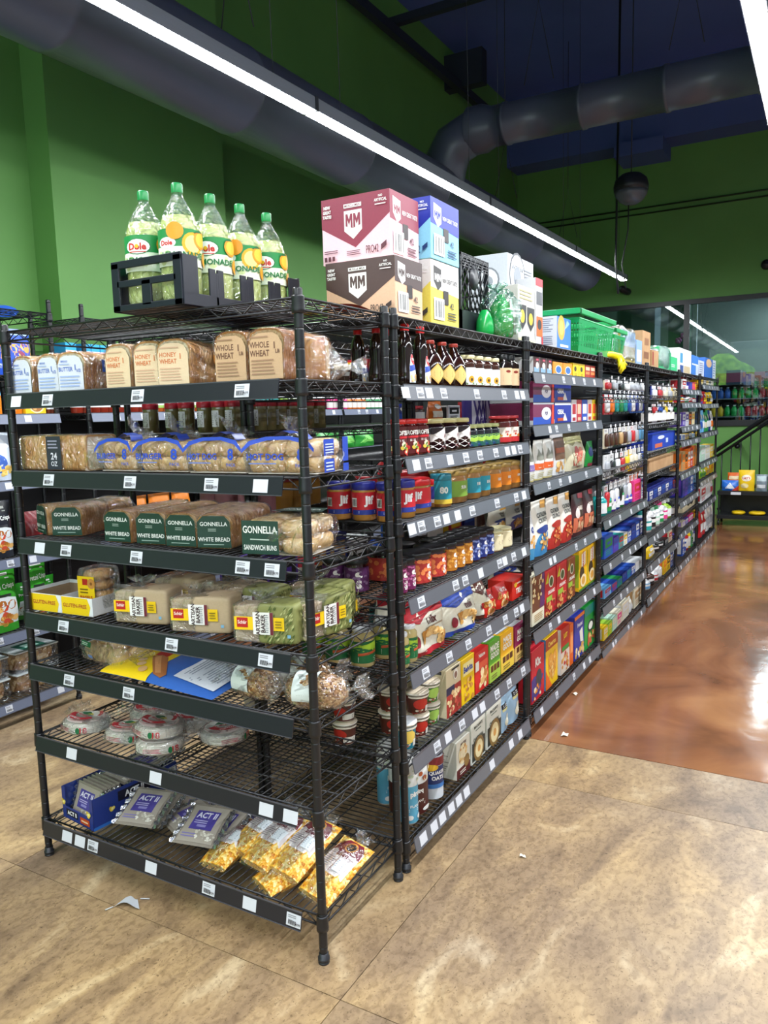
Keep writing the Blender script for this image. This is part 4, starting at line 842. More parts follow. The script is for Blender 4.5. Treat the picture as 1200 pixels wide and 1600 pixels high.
art(a, [('r', 0, .0, 1, .1, '2f6fc4'), ('r', .28, .58, .66, .9, '15172a'), ('t', 'ACT II', .47, .74, .2, 'f2f2f4', 0, .32, .04), ('r', .72, .55, .86, .72, 'b8451c'), ('bar', .88, .5, .98, .9)]+popc(.2, .45, .022)+popc(.4, .22, .022)+popc(.56, .3, .022)+popc(.72, .2, .02)+popc(.84, .3, .02), lambda u, v, o: (bw+o, u*bd, v*bh), bd, bh)
art(a, [('r', .12, .12, .5, .34, '15172a'), ('t', 'ACT II', .31, .23, .14, 'f2f2f4', 0, .34, .04), ('r', .58, .08, .88, .28, 'c04a1c'), ('ln', .62, .12, .84, .24, 1, 'f0c8a0')]+popc(.06, .5, .04)+popc(.88, .45, .045), lambda u, v, o: (u*bw, -o, v*bh), bw, bh)
o = b.build('popcorn_carton', None, (xl, .03, z+.001), (0, 0, R_(-7))); a.build('label_print', o); tag(o, 'open dark blue popcorn carton with yellow popcorn print', 'carton')
ca, sa = math.cos(R_(-7)), math.sin(R_(-7))
def inb(x, y): return (xl+ca*x-sa*y, .03+sa*x+ca*y)
for i in range(5):
    px, py = inb(bw/2, .008+i*.017); o = place(pb, f'foil popcorn bag standing {ORD[i]} in the blue carton', 'popcorn', (px, py, z+.004), R_(-7), R_(-20), scale=((bw-.02)/.17, 1, .78))
for i in range(3):
    px, py = inb(bw/2, .125+.075*i); lay(pb, f'foil popcorn bag lying {ORD[i]} across the filled blue carton', 'popcorn', px, py+.02, z+.112+.006*i, -7+5*i, 6).scale = ((bw-.02)/.17, 1, .8)
b = MB(); px, py = inb(bw/2, .02)
# two piles of foil bags
for i, (u, y, rz, t) in enumerate(((198, .045, 14, 20), (200, .075, 10, 17), (226, .12, -22, 9), (240, .2, 30, 5))):
    lay(pb, f'silver popcorn bag, {["topmost of", "second from top in", "third from top in", "lowest in"][i]} the pile beside the carton', 'popcorn', xe(u, z+.03), y-.0, z+.016+.017*(3-i)*.6, rz, t)
for i, (u, y, rz, t) in enumerate(((292, .04, 12, 20), (300, .085, 6, 16), (316, .15, -6, 10), (308, .12, 18, 8), (340, .2, -25, 4))):
    lay(pb, f'silver popcorn bag, {["topmost of", "second from top in", "third from top in", "fourth from top in", "lowest in"][i]} the pile beside the kernel bags', 'popcorn', xe(u, z+.03), y, z+.016+.015*(4-i)*.6, rz, t)
kb = pouch_kind('kernel_bag', .125, .215, .062, CORN, [('p', [(.08, .34), (.92, .34), (.92, .82), (.8, .92), (.2, .92), (.08, .82)], 'efe4e2'), ('p', [(.08, .72), (.92, .72), (.86, .88), (.72, .97), (.28, .97), (.14, .88)], '7a1424'), ('e', .5, .85, .17, None, 'e0902c'), ('e', .5, .85, .13, None, '241414'), ('ln', .4, .82, .6, .88, 2, 'e0902c'), ('t', 'Ellen', .5, .68, .085, '7a1f30', 0, .6, .03), ('r', .12, .655, .88, .66, '7a1f30'), ('ln', .14, .4, .46, .6, 6, '9a8c90'), ('r', .485, .36, .5, .63, '7a1f30'), ('r', .54, .4, .86, .6, 'dfe4e8'), ('ln', .56, .42, .84, .58, 5, '8f9aa8')], seed=5, base=.5, crinkle=.05, belly=.4)
g = MB(); tuft(g, (0, .031, .195), (0, 0, 1), .05, .028, 4); g.grid(lambda u, v: ((u-.5)*.118, .0325-.0335*math.sin(PI*min(1, max(0, v)))**.5*(1-abs(2*u-1)**3.2)-.0018, -.012+v*.22), 10, 12, FILM)
kb = (kb[0], kb[1], kb[2]+[('bag_end', g.mesh('bag_end'), 'clear gathered bag end')])
KL = 'bag of yellow popcorn kernels, '
for u, y, dz, rz, t, ry, lb in ((322, .03, .03, -6, 16, -8, 'low at the foil-bag side of the heap'), (346, .09, .062, -14, 18, 0, 'high on the heap beside the foil bags'), (384, .045, .066, -10, 22, 0, 'second of the big three'), (432, .04, .072, -8, 22, 4, 'third of the big three, in front of the post'), (405, .02, .03, -24, 10, 0, 'lowest, squeezed under two others'), (482, .03, .038, -10, 22, 6, 'around the corner post')):
    lay(kb, KL+lb, 'popcorn', xe(u, z+.04), y, z+dz, rz, t, ry)
# spice jars seen between the shelves
spj = jar_kind('spice_jar', .03, .115, '6b6540', 'a01c2c', [('ln', .3, .2, .7, .8, 6, '60646c')], (.15, .72), None, .2, 1.0, seg=16, lidr=1.04)
def lb2(k): 
    b = MB(); F = lambda u, v, o: ((.0306+o)*math.cos(R_(-90+(u-.5)*80)), (.0306+o)*math.sin(R_(-90+(u-.5)*80)), .02+v*.06)
    art(b, [('r', .1, .0, .9, 1, 'c8ccd0'), ('ln', .2, .1, .8, .9, 7, '6a6e74')], F, .045, .06, 1); return (k[0], k[1], [k[2][0], ('label_print', b.mesh('label_print'), None)])
spj = lb2(spj)
for i, u in enumerate((236, 268, 292, 318, 344, 362)): place(spj, f'spice jar with dark red lid behind the bun packs, {ORD[i]} from the outer side', 'jar', (along(u, 'x', y=.54, z=1.55), .54+.01*(i % 2), 1.502))
for i, u in enumerate((405, 420, 437, 455, 480, 498)): place(spj, f'spice jar with dark red lid close to the corner post, {ORD[i]} along the aisle', 'jar', (-.68, along(u, 'y', x=-.68, z=1.55), 1.502))
bgj = jar_kind('spice_tub', .045, .15, '6a2f3a', '8a2030', [], (.1, .8), '9a6870', .16, 1.0, seg=18, lidr=1.04); bg2 = jar_kind('spice_tub', .045, .15, '8a5a1c', '7a2030', [], (.1, .8), '8f6420', .16, 1.0, seg=18, lidr=1.04)
for i, u in enumerate((332, 356, 392, 412)): place(bgj, f'large plum-red tub behind the white bread, {ORD[i]} from the outer side', 'jar', (along(u, 'x', y=.56, z=1.23), .56, 1.172))
for i, u in enumerate((440, 462, 484)): place(bg2, f'amber spice tub behind the sandwich buns, {ORD[i]} along the aisle', 'jar', (-.68, along(u, 'y', x=-.68, z=1.23), 1.172))
# ------------------------------------------------------------------ lemonade bottles in their tray on top of the bakery rack
z = 1.8635
tx, ty0, tw, tl = -.475, .215, .27, .54
PL = M('1b1e2a', .3); b = MB()
cxs = (tx-.066, tx+.066); cys = [ty0-.2+.133*i for i in range(4)]
b.box((tx-tw/2+.012, ty0-tl/2+.012, z), (tx+tw/2-.012, ty0+tl/2-.012, z+.008), PL)
def wallp(pts, off, horiz, th=.006):
    for (a, c, z0, z1) in pts:
        if horiz: b.rbox((a, off-th/2, z+z0), (c, off+th/2, z+z1), PL, .002)
        else: b.rbox((off-th/2, a, z+z0), (off+th/2, c, z+z1), PL, .002)
for sx in (-1, 1):
    X = tx+sx*tw/2; Y0, Y1 = ty0-tl/2, ty0+tl/2
    wallp([(Y0, Y1, 0, .035)], X, False); 
    for i in range(5):
        yc = Y0+tl*i/4; wallp([(yc-.03, yc-.004, .03, .11), (yc+.004, yc+.03, .03, .11)] if 0 < i < 4 else [(Y0, Y0+.06, .03, .135)] if i == 0 else [(Y1-.06, Y1, .03, .135)], X, False)
        if 0 < i < 4: b.rbox((X-.012*sx-.003, yc-.006, z), (X+.003, yc+.006, z+.1), PL, .002)
    Y = ty0+sx*tl/2
    wallp([(tx-tw/2, tx+tw/2, 0, .018), (tx-tw/2, tx-tw/2+.03, .0, .135), (tx+tw/2-.03, tx+tw/2, .0, .135), (tx-.018, tx+.018, .01, .08), (tx-tw/2, tx+tw/2, .118, .14), (tx-tw/2+.02, tx+tw/2-.02, .066, .085)], Y, True, .008)
tag(b.build('bottle_tray'), 'black plastic bottle tray holding five lemonade bottles on the bakery rack top', 'tray')
CLR = film((.92, .96, .9), .14, 'clear_bottle'); LEM = M('dbe58e', .25)
br = .058; bp = [(.03, 0), (.05, .004), (br, .02), (br, .075), (br*.97, .085), (br, .1), (br, .185), (br*.93, .215), (br*.72, .25), (br*.42, .28), (.016, .297), (.0135, .305), (.0135, .325)]
lq = [(.0, .003), (.048, .006), (br-.002, .022), (br-.002, .075), (br*.95, .085), (br-.002, .1), (br-.002, .185), (br*.90, .215), (br*.76, .24), (0, .241)]
def lem(var):
    sp = [('r', 0, .0, 1, 1, '1d8a44'), ('r', 0, .0, 1, .52, 'e9f2d8'), ('s', .05, .1, .95, .5, 16, .05, ['cfe0a0', 'f3f7e4', 'b8d488']), ('e', .34, .68, .2, .22, '127038'), ('e', .34, .68, .18, .2, 'f4f6ee'), ('t', 'Dole', .34, .68, .2, 'c8281e', 0, .3, .04), ('r', .22, .52, .46, .545, 'c8281e'), ('e', .3375, .685, .028, None, 'f0b418'), ('t', 'LEMONADE', .45, .3, .17, '18703a', 0, .7, .03), ('e', .74, .74, .13, None, 'f09a1c'), ('e', .74, .74, .1, None, 'f6c43c'), ('e', .86, .22, .11, None, 'f0a01c'), ('p', [(.6, .9), (.7, 1.0), (.78, .94)], '0f6a34')]
    if var: sp[3:8] = [('e', .22, .62, .14, .15, 'f4f6ee'), ('t', 'Dole', .22, .62, .14, 'c8281e', 0, .2, .04), ('e', .6, .6, .16, None, 'f2ae1e'), ('e', .6, .6, .12, None, 'fbe08a'), ('e', .35, .93, .12, None, 'f09a1c')]
    return bottle_kind('lemonade_bottle', bp, CLR, (.0155, .306, .026, '1f8f4a'), sp, (.1, .2, br+.0008), '2a9450', 360, 190, 26, liquid=(lq, LEM))
k0, k1 = lem(0), lem(1)
LL = ('standing alone in the outer column of the tray', 'closest to the aisle end, its orange slices showing', 'second in the inner column', 'third in the inner column', 'last in the inner column')
for i, (x, y, k, rz) in enumerate(((cxs[0], cys[0], k0, 52), (cxs[1], cys[0], k1, 60), (cxs[1], cys[1], k0, 54), (cxs[1], cys[2], k1, 50), (cxs[1], cys[3], k0, 52))):
    place(k, 'green-capped lemonade bottle, '+LL[i], 'bottle', (x, y, z+.009), R_(rz))
# ------------------------------------------------------------------ goods on the side-aisle shelving
R90 = R_(90)
def row(u0, u1, n, vt, z, mk, desc, cat, x=-.02, axis=False, fill=.94, rz=0, rows=1, dx=None, h=None, tilt=0, where='counted from the bakery rack end'):
    y0 = along(u0, 'y', x=x, z=z+.06); y1 = along(u1, 'y', x=x, z=z+.06); p = (y1-y0)/n
    if h is None: h = sight(u0+(u1-u0)/n*.5, vt, 'x', x).z-z
    k = mk(p*fill, h); out = []
    for q in range(rows):
        for i in range(n):
            nm = desc if n == 1 else f'{desc}, {ORD[i]} of its'+('' if rows > 1 else ' row')
            if rows > 1: nm += ' deeper row' if q else ' front row'
            xx = x-(dx or p)*q-(p*fill/2 if axis else 0)
            o = place(k, nm, cat, (xx, y0+p*(i+.5), z+.0015), R90+R_(rz-(28 if axis else 0))); out.append(o)
            if tilt: o.rotation_euler = (Matrix.Rotation(R90+R_(rz), 3, 'Z') @ Matrix.Rotation(R_(tilt), 3, 'X')).to_euler()
    return out
J = lambda body, lid, spec=(), **k: (lambda w, h: jar_kind(k.pop('name', 'jar') if False else 'jar', w/2, h, body, lid, spec, **k))
def BX(col, f=(), l=(), t=(), d=.19, name='box', rough=.4, small=False): return lambda w, h: box_kind(name, w, d, h, col, f, l, (), t, rough=rough, small=small)
def PO(col, f=(), d=.07, **k): return lambda w, h: pouch_kind('bag', w, h, d, col, f, **k)
# --- first unit, top row: syrups
z = Z1[6]
def syrup(w, h, body='1d100c', cap='d01c22', lab=1):
    r = w/2; prof = [(r*.8, 0), (r, h*.04), (r*.98, h*.22), (r*.72, h*.45), (r*.8, h*.6), (r*.62, h*.78), (r*.36, h*.86), (r*.34, h*.9)]
    def F(u, v, o): 
        t = R_(-90+(u-.5)*120); vv = .05+.5*v; rr = r*(1-.28*max(0, (vv-.22))/.23*.9 if vv > .22 else 1)+.0012+o; return (rr*math.cos(t), rr*math.sin(t), vv*h)
    b = MB(); b.lathe(prof, M(body, .1, 0, .6), 20); b.lathe([(r*.36, 0), (r*.37, h*.03), (r*.3, h*.035)], M('8a8c90', .3), 14, (0, 0, h*.885))
    c = MB(); c.lathe([(r*.46, 0), (r*.46, h*.09), (r*.38, h*.11), (0, h*.112)], M(cap, .3), 14)
    a = MB()
    if lab: art(a, [('p', [(.18, .0), (.82, .0), (.86, .5), (.7, .95), (.5, 1), (.34, .8), (.2, .5)], 'e9eef6'), ('e', .55, .75, .2, .18, 'c41f26'), ('p', [(.2, .35), (.84, .45), (.84, .6), (.22, .55)], '2748a8'), ('s', .25, .02, .8, .3, 14, .07, ['b97434', 'e0a860', 'f0d8a0']), ('t', 'SYRUP', .55, .75, .09, 'f0f0f0', 0, .3)], F, .09, h*.5, 2)
    return ('syrup_bottle', b.mesh('syrup_bottle'), [('cap', c.mesh('cap'), None, (0, 0, h*.89))]+([('label_print', a.mesh('label_print'), None)] if lab else []))
sk = syrup(.066, .205); y0 = along(633, 'y', x=-.05, z=z+.1); y1 = along(657, 'y', x=-.05, z=z+.1)
for i, (x, y, lb) in enumerate(((-.05, y0, 'in front, beside the corner of the shelf'), (-.05, y1, 'in front, second from the shelf corner'), (-.16, y0, 'second row, behind the corner bottle'), (-.17, y1, 'second row, behind the second bottle'), (-.235, y0-.0, 'third row, seen through the bakery rack'))): place(sk, 'black pancake syrup bottle with red cap, '+lb, 'bottle', (x, y, z+.0015), R90)
def darkb(w, h, ax='2a0f0a'):
    r = w/2; prof = [(r*.85, 0), (r, h*.03), (r, h*.48), (r*.75, h*.68), (r*.36, h*.82), (r*.3, h*.93)]
    return bottle_kind('syrup_bottle', prof, ax, (r*.36, h*.92, h*.08, 'a8382c'), [('p', [(.5, 0), (.86, .5), (.5, 1), (.14, .5)], 'e0b85a'), ('p', [(.5, .08), (.8, .5), (.5, .92), (.2, .5)], 'ecc978'), ('ln', .36, .35, .64, .65, 4, '6a4a1c')], (h*.06, h*.5, r*1.01), None, 300, 130, 20, coat=.6)
row(681, 735, 3, 531, z, darkb, 'dark syrup bottle with gold diamond label', 'bottle', axis=True)
dk = darkb(.075, .17)
for i, x in enumerate((-.35, -.43)): place(dk, 'dark syrup bottle with gold diamond, seen through the bakery rack, '+['in front', 'one behind'][i], 'bottle', (x, .62+.02*i, z+.0015), R_(30))
for i in range(2): place(dk, 'dark syrup bottle with gold diamond hidden in the second row, '+ORD[i], 'bottle', (-.16, along(690, 'y', x=-.06, z=z)+.03+.1*i, z+.0015), R90)
row(735, 786, 4, 555, z, J('3a1c10', 'd8cfa0', [('ln', .25, .6, .75, .8, 2, '9aa0a8'), ('e', .5, .32, .12, .2, 'e0a828'), ('e', .5, .3, .05, .09, '5a3a1c'), ('s', .3, .05, .7, .2, 8, .03, ['5f8a3c', '88a860'])], lab=(.1, .62), labcol='eef0ee', lidh=.12, lidr=.93), 'brown honey jar with cream lid and white label', 'jar', axis=True, fill=.97)
def vin(w, h): r = w/2; return bottle_kind('vinegar_bottle', [(r*.9, 0), (r, h*.03), (r, h*.72), (r*.55, h*.82), (r*.5, h*.9)], '1c120e', (r*.55, h*.84, h*.16, '15151a'), [('r', .2, 0, .8, 1, 'e8c69c'), ('e', .5, .8, .1, .08, '8a2c1c'), ('ln', .3, .2, .7, .6, 4, 'a0785a')], (h*.12, h*.6, r*1.01), None, 300, 170, 18)
row(793, 816, 2, 553, z, vin, 'slim dark vinegar bottle with beige label', 'bottle', axis=True)
# second row: jams
z = Z1[5]
row(624, 676, 3, 656, z, J('5a1410', 'd8241e', [('t', 'CROFTERS', .55, .78, .17, 'f2efe8', 0, .7, .04), ('r', .3, .58, .8, .66, 'c4222c'), ('ln', .4, .45, .7, .55, 2, 'e8e0d8'), ('s', .15, .02, .9, .36, 12, .09, ['d02a24', 'e8442c', 'e8c84a', 'f2e8c8', '5c8a30'])], lab=(.06, .8), labcol='5e1518', lidh=.13, lidr=.97), 'dark red jam jar with bright red lid', 'jar', axis=True, fill=.98)
row(682, 742, 3, 655, z, J('240a0e', 'd9cf90', [('p', [(.02, 0), (.98, 0), (.98, .8), (.7, .9), (.4, .62), (.02, .62)], 'f0eae6'), ('bar', .06, .08, .3, .34), ('t', 'jam', .72, .55, .2, '8a4450'), ('ln', .5, .22, .9, .4, 3, 'c49aa0'), ('s', .6, .02, .95, .14, 7, .03, ['8c1020', 'b0283c'])], lab=(.08, .82), labcol=None, lidh=.13, lidr=.93, wide=200), 'dark cherry jam jar with gold lid and white label', 'jar', axis=True, fill=.98)
row(739, 785, 4, 664, z, J('14141c', 'cdd28e', [('r', 0, .0, 1, 1, '1f5a52'), ('p', [(0, .6), (.5, .4), (1, .6), (1, 1), (0, 1)], 'a9d04a'), ('ln', .25, .3, .75, .45, 2, 'cfe8e0'), ('s', .1, .02, .9, .25, 9, .05, ['2c5a8c', '3c7a9a', '1a3a6a'])], lab=(.05, .55), labcol='1f5a52', lidh=.15, lidr=.93), 'small dark jelly jar with green label and pale lid', 'jar', axis=True, fill=.98)
row(791, 816, 2, 650, z, J('6a1a14', 'd04048', [('r', 0, 0, 1, .34, 'c82a2e'), ('t', 'jam', .5, .7, .22, 'b02c30'), ('s', .2, .4, .8, .6, 7, .05, ['e0a030', 'd0482c'])], lab=(.05, .58), labcol='f0e6d8', lidh=.1, lidr=.97), 'tall red preserve jar with pink checked lid', 'jar', axis=True, fill=.98)
pj = jar_kind('jar', .058, .24, '3d2a60', '3a2858', [('r', 0, 0, 1, 1, 'c9c2d8')]+[('p', [(k*.14-.28, 0), (k*.14-.22, 0), (k*.14+.06, 1), (k*.14, 1)], '3c2d7a') for k in range(2, 7)]+[('p', [(k*.14, 0), (k*.14+.06, 0), (k*.14-.22, 1), (k*.14-.28, 1)], '3c2d7a') for k in range(2, 7)]+[('ln', .3, .3, .7, .5, 3, 'f0f0f0')], (.05, .95), '3c2d7a', .04, 1.0)
for i, u in enumerate((740, 762, 782)): place(pj, f'purple plaid juice bottle behind the jam jars, {ORD[i]} along', 'bottle', (-.32, along(u, 'y', x=-.32, z=z+.15), z+.0015), R90)
# third row: nut butters
z = Z1[4]
def jif(lid, col, txt='Jif', body='b5803c', tc='f4f4f6', band='2b3c96'):
    sp = [('r', 0, 0, 1, .22, band), ('t', txt, .46, .6, .5, tc, 0, .6, .05), ('ln', .2, .06, .8, .17, 2, 'e8e8f0'), ('bar', .0, .35, .16, .75)]
    return lambda w, h: jar_kind('peanut_butter_jar', w/2, h, body, lid, sp, (.16, .74), col, .2, .95, lidr=1.0, wide=190)
pb1 = jif('2a2f8e', 'c42230')(.082, .128)
for i, (x, y) in enumerate(((-.05, .535), (-.145, .535), (-.24, .53), (-.05, .635))): place(pb1, 'peanut butter jar with blue lid and red label, '+['in front behind the post', 'second from the front', 'third from the front', 'in front beside the red-lidded jars'][i], 'jar', (x, y+.0, z+.0015), R_(62))
row(652, 686, 1, 748, z, jif('cf2027', 'd22430'), 'peanut butter jar with red lid and red label', 'jar', axis=True, fill=.97)
row(684, 697, 1, 748, z, lambda w, h: jif('cf2027', '2b3c96', band='e8e8ee')(.075, h), 'peanut butter jar with red lid and dark blue label', 'jar', x=-.05, axis=True)
row(652, 686, 1, 745, z, lambda w, h: jif('cf2027', '2f7a36')(w, .128), 'peanut butter jar with red lid and green label, one row deeper', 'jar', x=-.14, axis=True, h=.128)
row(696, 710, 1, 741, z, lambda w, h: jar_kind('peanut_butter_jar', .04, h, 'a8743a', '2a7f92', [('t', '80', .4, .6, .3, 'e8f0e8', 0, .5, .05), ('r', 0, 0, 1, .2, 'e0c040')], (.1, .8), '2592a6', .2, .95, lidr=1.0, wide=190), 'nut butter jar with teal lid and teal label', 'jar', axis=True)
NB = lambda c, t, s=(): J('a97a44', 'a98a4a', [('t', t, .6, .6, .22, 'f6f6f0', 0, .5, .04), ('ln', .2, .2, .8, .42, 3, 'e8ece0'), ('e', .16, .8, .07, .1, 'e0e4d0')]+list(s), lab=(.2, .68), labcol=c, lidh=.16, neck=.95, lidr=1.0, wide=190)
row(712, 742, 1, 735, z, NB('82a83e', 'SUN'), 'nut butter jar with brown lid and lime green label', 'jar', axis=True)
row(742, 772, 2, 731, z, NB('2c9db4', '100'), 'nut butter jar with brown lid and turquoise label', 'jar', axis=True, fill=.98)
row(774, 819, 3, 726, z, NB('ee8a1e', '100'), 'nut butter jar with brown lid and orange label', 'jar', axis=True, fill=.98)
for i in range(6): place(jar_kind('jar', .041, .13, 'a97a44', '8a6a3a' if i > 2 else 'b02028', [], (.2, .68), ['c42230', '2f7a36', '2592a6', '82a83e', '2c9db4', 'ee8a1e'][i], .16, .95, lidr=1.0), f'nut butter jar in the second row with {["red", "dark green", "deep teal", "lime", "turquoise", "orange"][i]} label', 'jar', (-.24 if i < 3 else -.17, YB[0]+.22+.16*i, z+.0015), R90)
# fourth row: fruit spreads with swirling labels
z = Z1[3]
def SW(c1, c2): return J('351018', '1c1c20', [('s', .02, .03, .98, .97, 40, .05, [c2, c1, c2]), ('t', '&', .62, .62, .4, 'f4f0ea', 0, .3, .06), ('t', 'S', .62, .3, .36, 'f4f0ea', 0, .3, .06)], lab=(.06, .78), labcol=c1, lidh=.14, neck=.95, lidr=1.02, wide=190)
for i, (c1, c2, u0, u1, n, vt, nm) in enumerate((('7a2358', 'c868a0', 628, 654, 2, 878, 'plum pink'), ('c23a34', 'f08a50', 659, 706, 2, 864, 'red and orange'), ('c47a22', 'e8a848', 706, 743, 3, 857, 'amber'), ('25357e', '8494d0', 743, 776, 3, 838, 'navy blue'))):
    row(u0, u1, n, vt, z, SW(c1, c2), f'fruit spread jar with {nm} swirl label', 'jar', axis=True, fill=.98, rows=2 if i else 1, h=.115)
sw0 = SW('5a2a5e', '8a6a90')(.085, .115)
for i, x in enumerate((-.2, -.29)): place(sw0, f'fruit spread jar with purple label seen through the bakery rack, {ORD[i]} inward', 'jar', (x, .56, z+.0015), R_(20))
row(777, 806, 2, 830, z, J('e8d8a8', 'd9cfa0', [('t', '?', .7, .5, .3, '8a4a30', 0, .3), ('ln', .2, .3, .6, .6, 3, 'b8a078')], lab=(.08, .8), labcol='ecdfb8', lidh=.12, lidr=.95, neck=.9), 'pale cream honey jar with gold lid', 'jar', axis=True, fill=.98)
gran = lambda c, tc, food: [('r', 0, .0, 1, .22, c), ('e', .5, .24, .42, .2, c), ('t', 'CATALINA', .5, .74, .085, '3a3c40', 0, .7, .03), ('t', 'CRUNCH', .5, .64, .085, '3a3c40', 0, .7, .03), ('p', [(.45, .86), (.8, .84), (.95, .98), (.6, .99)], 'dca040'), ('e', .5, .47, .4, .07, tc), ('s', .2, .1, .8, .4, 34, .055, food)]
row(770, 803, 1, 793, z, PO('ece8da', gran('27418c', '27418c', ['e0b060', 'c88a3a', 'f0d8a0']), d=.06), 'cream cereal bag with dark blue band behind the honey jars', 'bag', x=-.22, where='')
row(798, 822, 1, 786, z, PO('e8e4dc', gran('5a4a8c', '3d4a90', ['e0b060', 'c88a3a', 'a8682c']), d=.06, seed=4), 'cream cereal bag with violet band at the end of the spread shelf', 'bag', x=-.18)
# fifth row: apple sauce, cookie bags
z = Z1[2]
def sauce(w, h): return jar_kind('applesauce_jar', w/2, h, 'c8b478', 'e4e6e8', [('r', 0, 0, 1, .62, '1d6a3c'), ('p', [(0, .5), (1, .5), (1, .98), (.6, .84), (0, .98)], 'a9cf3a'), ('p', [(.5, .34), (1, .44), (1, .56), (.5, .46)], 'c0562c'), ('ln', .5, .06, .95, .3, 4, 'dff0d8'), ('ln', .05, .1, .3, .5, 4, '8ac090')], (.12, .68), '1d6a3c', .1, .78, lidr=.82, wide=200)
row(644, 658, 1, 977, z, lambda w, h: sauce(.062, h), 'tall applesauce jar with white lid, second from the shelf corner', 'jar', x=-.02, axis=True)
row(630, 642, 1, 990, z, lambda w, h: sauce(.062, h), 'tall applesauce jar with white lid, at the shelf corner', 'jar', x=-.02, axis=True)
sj = sauce(.085, .135)
for i, (x, y) in enumerate(((-.175, .545), (-.275, .54), (-.15, .66), (-.375, .54))): place(sj, 'wide applesauce jar with green label, '+['closest to the front, seen through the bakery rack', 'second inward', 'hidden behind the tall jars', 'third inward'][i], 'jar', (x, y, z+.0015), R_(10))
def cookie(top, nm, seed): return PO('e8e4d2', [('r', 0, .72, 1, 1, top), ('p', [(0, .72), (.3, .6), (.6, .72)], top), ('r', 0, 0, 1, .1, top), ('t', nm, .6, .6, .14, '5a2420', 0, .6, .04), ('ln', .4, .46, .85, .53, 1, 'a08a70'), ('e', .2, .3, .07, None, '8a2030'), ('s', .35, .14, .9, .42, 16, .07, ['d8a458', 'c08438', 'e8c080'])], d=.11, seed=seed, crinkle=.16, rough=.22, base=.9)
row(640, 702, 1, 937, z, cookie('b5202c', 'mix', 3), 'puffy cream cookie bag with red top and bottom', 'bag', rz=-6)
row(702, 752, 1, 919, z, cookie('1f3f9c', 'mini', 6), 'puffy cream cookie bag with dark blue top', 'bag', rz=-4)
row(752, 770, 1, 905, z, cookie('5a2c20', 'nut', 9), 'puffy cookie bag with brown top, behind the small red bags', 'bag')
row(758, 800, 2, 925, z, PO('c8231c', [('t', 'NUTS', .5, .75, .16, 'f4e8e0', 0, .7, .04), ('s', .1, .1, .9, .6, 18, .1, ['d89a50', 'f0d0a0', 'a86428']), ('ln', .2, .03, .8, .1, 1, 'f0e0d8')], d=.07, seed=11, crinkle=.1), 'small red snack bag with pale food picture', 'bag', x=-.012)
row(786, 822, 1, 884, z, cookie('1f3f9c', 'oat', 12), 'cream and blue cookie bag standing at the far end of its shelf', 'bag', x=-.10)
row(800, 824, 1, 915, z, BX('d0281c', [('t', 'TREAT', .5, .4, .3, 'f6ece4', 0, .8, .04), ('ln', .1, .7, .9, .9, 1, 'f0d0c0'), ('e', .2, .75, .1, .12, 'f0c030')], d=.12), 'low red snack carton in front of the cream and blue bag', 'box', h=.09)
for i in range(4): place(pouch_kind('bag', .15, .2, .09, 'e6e0cc', [('r', 0, .8, 1, 1, ['b5202c', '1f3f9c', '7a2418', '1f3f9c'][i])], 20+i, crinkle=.15), 'cookie bag in the second row with '+['deep red', 'dark blue', 'rust brown', 'royal blue'][i]+' top', 'bag', (-.17, YB[0]+.3+.22*i, z+.0015), R90)
# sixth row: cups and boxes
z = Z1[1]
def cup(c1, c2, lid='d8c8b0'):
    def mk(w, h):
        r = w/2; b = MB(); b.lathe([(r*.72, 0), (r*.76, .003), (r*.96, h*.9), (r*1.04, h*.91), (r*1.04, h*.95), (r*.9, h*.96)], M('e9e4dc', .4), 22)
        l = MB(); l.lathe([(r*1.02, 0), (r*1.02, .002), (0, .0022)], M(lid, .35), 22); a = MB()
        def F(u, v, o): t = R_(-90+(u-.5)*170); rr = r*(.76+.2*(.05+v*.85))+.0014+o; return (rr*math.cos(t), rr*math.sin(t), h*(.04+.8*v))
        a.grid(lambda u, v: ((r*(.76+.2*(.05+v*.85))+.0008)*math.cos(2*PI*u), (r*(.76+.2*(.05+v*.85))+.0008)*math.sin(2*PI*u), h*(.04+.8*v)), 24, 1, M(c1, .4))
        art(a, [('e', .4, .55, .26, .3, c2), ('p', [(.3, .5), (.5, .9), (.6, .4)], c2), ('r', .55, .1, .98, .42, 'f0ece4'), ('ln', .58, .14, .95, .38, 3, '3c2c24'), ('s', .1, .02, .5, .25, 8, .05, ['e8dcc8', '8a3020']), ('r', 0, .9, 1, 1, 'e8e0d0')], F, .1, h*.8, 1)
        return ('oat_cup', b.mesh('oat_cup'), [('lid', l.mesh('lid'), None, (0, 0, h*.955)), ('label_print', a.mesh('label_print'), None)])
    return mk
CP = [cup('5a2c22', 'c02c20')(.088, .082), cup('3f7a34', 'a8d060')(.085, .082), cup('1f7f96', 'f0d060', 'e8ecf0')(.09, .10)]
y1 = along(660, 'y', x=-.06, z=z+.05)
for i, (k, x, y, zz, lb) in enumerate(((0, -.06, .72, 0, 'lower of the front stack'), (0, -.06, .72, .0845, 'top of the front stack'), (0, -.16, .70, 0, 'lower of the stack behind'), (0, -.16, .70, .0845, 'top of the stack behind'), (0, -.26, .545, 0, 'lower one seen through the bakery rack'), (0, -.26, .545, .0845, 'upper one seen through the bakery rack'))): place(CP[k], 'brown instant oat cup with red leaf, '+lb, 'cup', (x, y, z+.0015+zz), R_(70 if i < 4 else 15))
for i, zz in enumerate((0, .0845)): place(CP[1], f'green instant oat cup, {["lower", "upper"][i]} of its stack', 'cup', (-.07, .835, z+.0015+zz), R_(80))
place(CP[2], 'teal instant oat cup standing alone at the shelf corner', 'cup', (-.05, .60, z+.0015), R_(70))
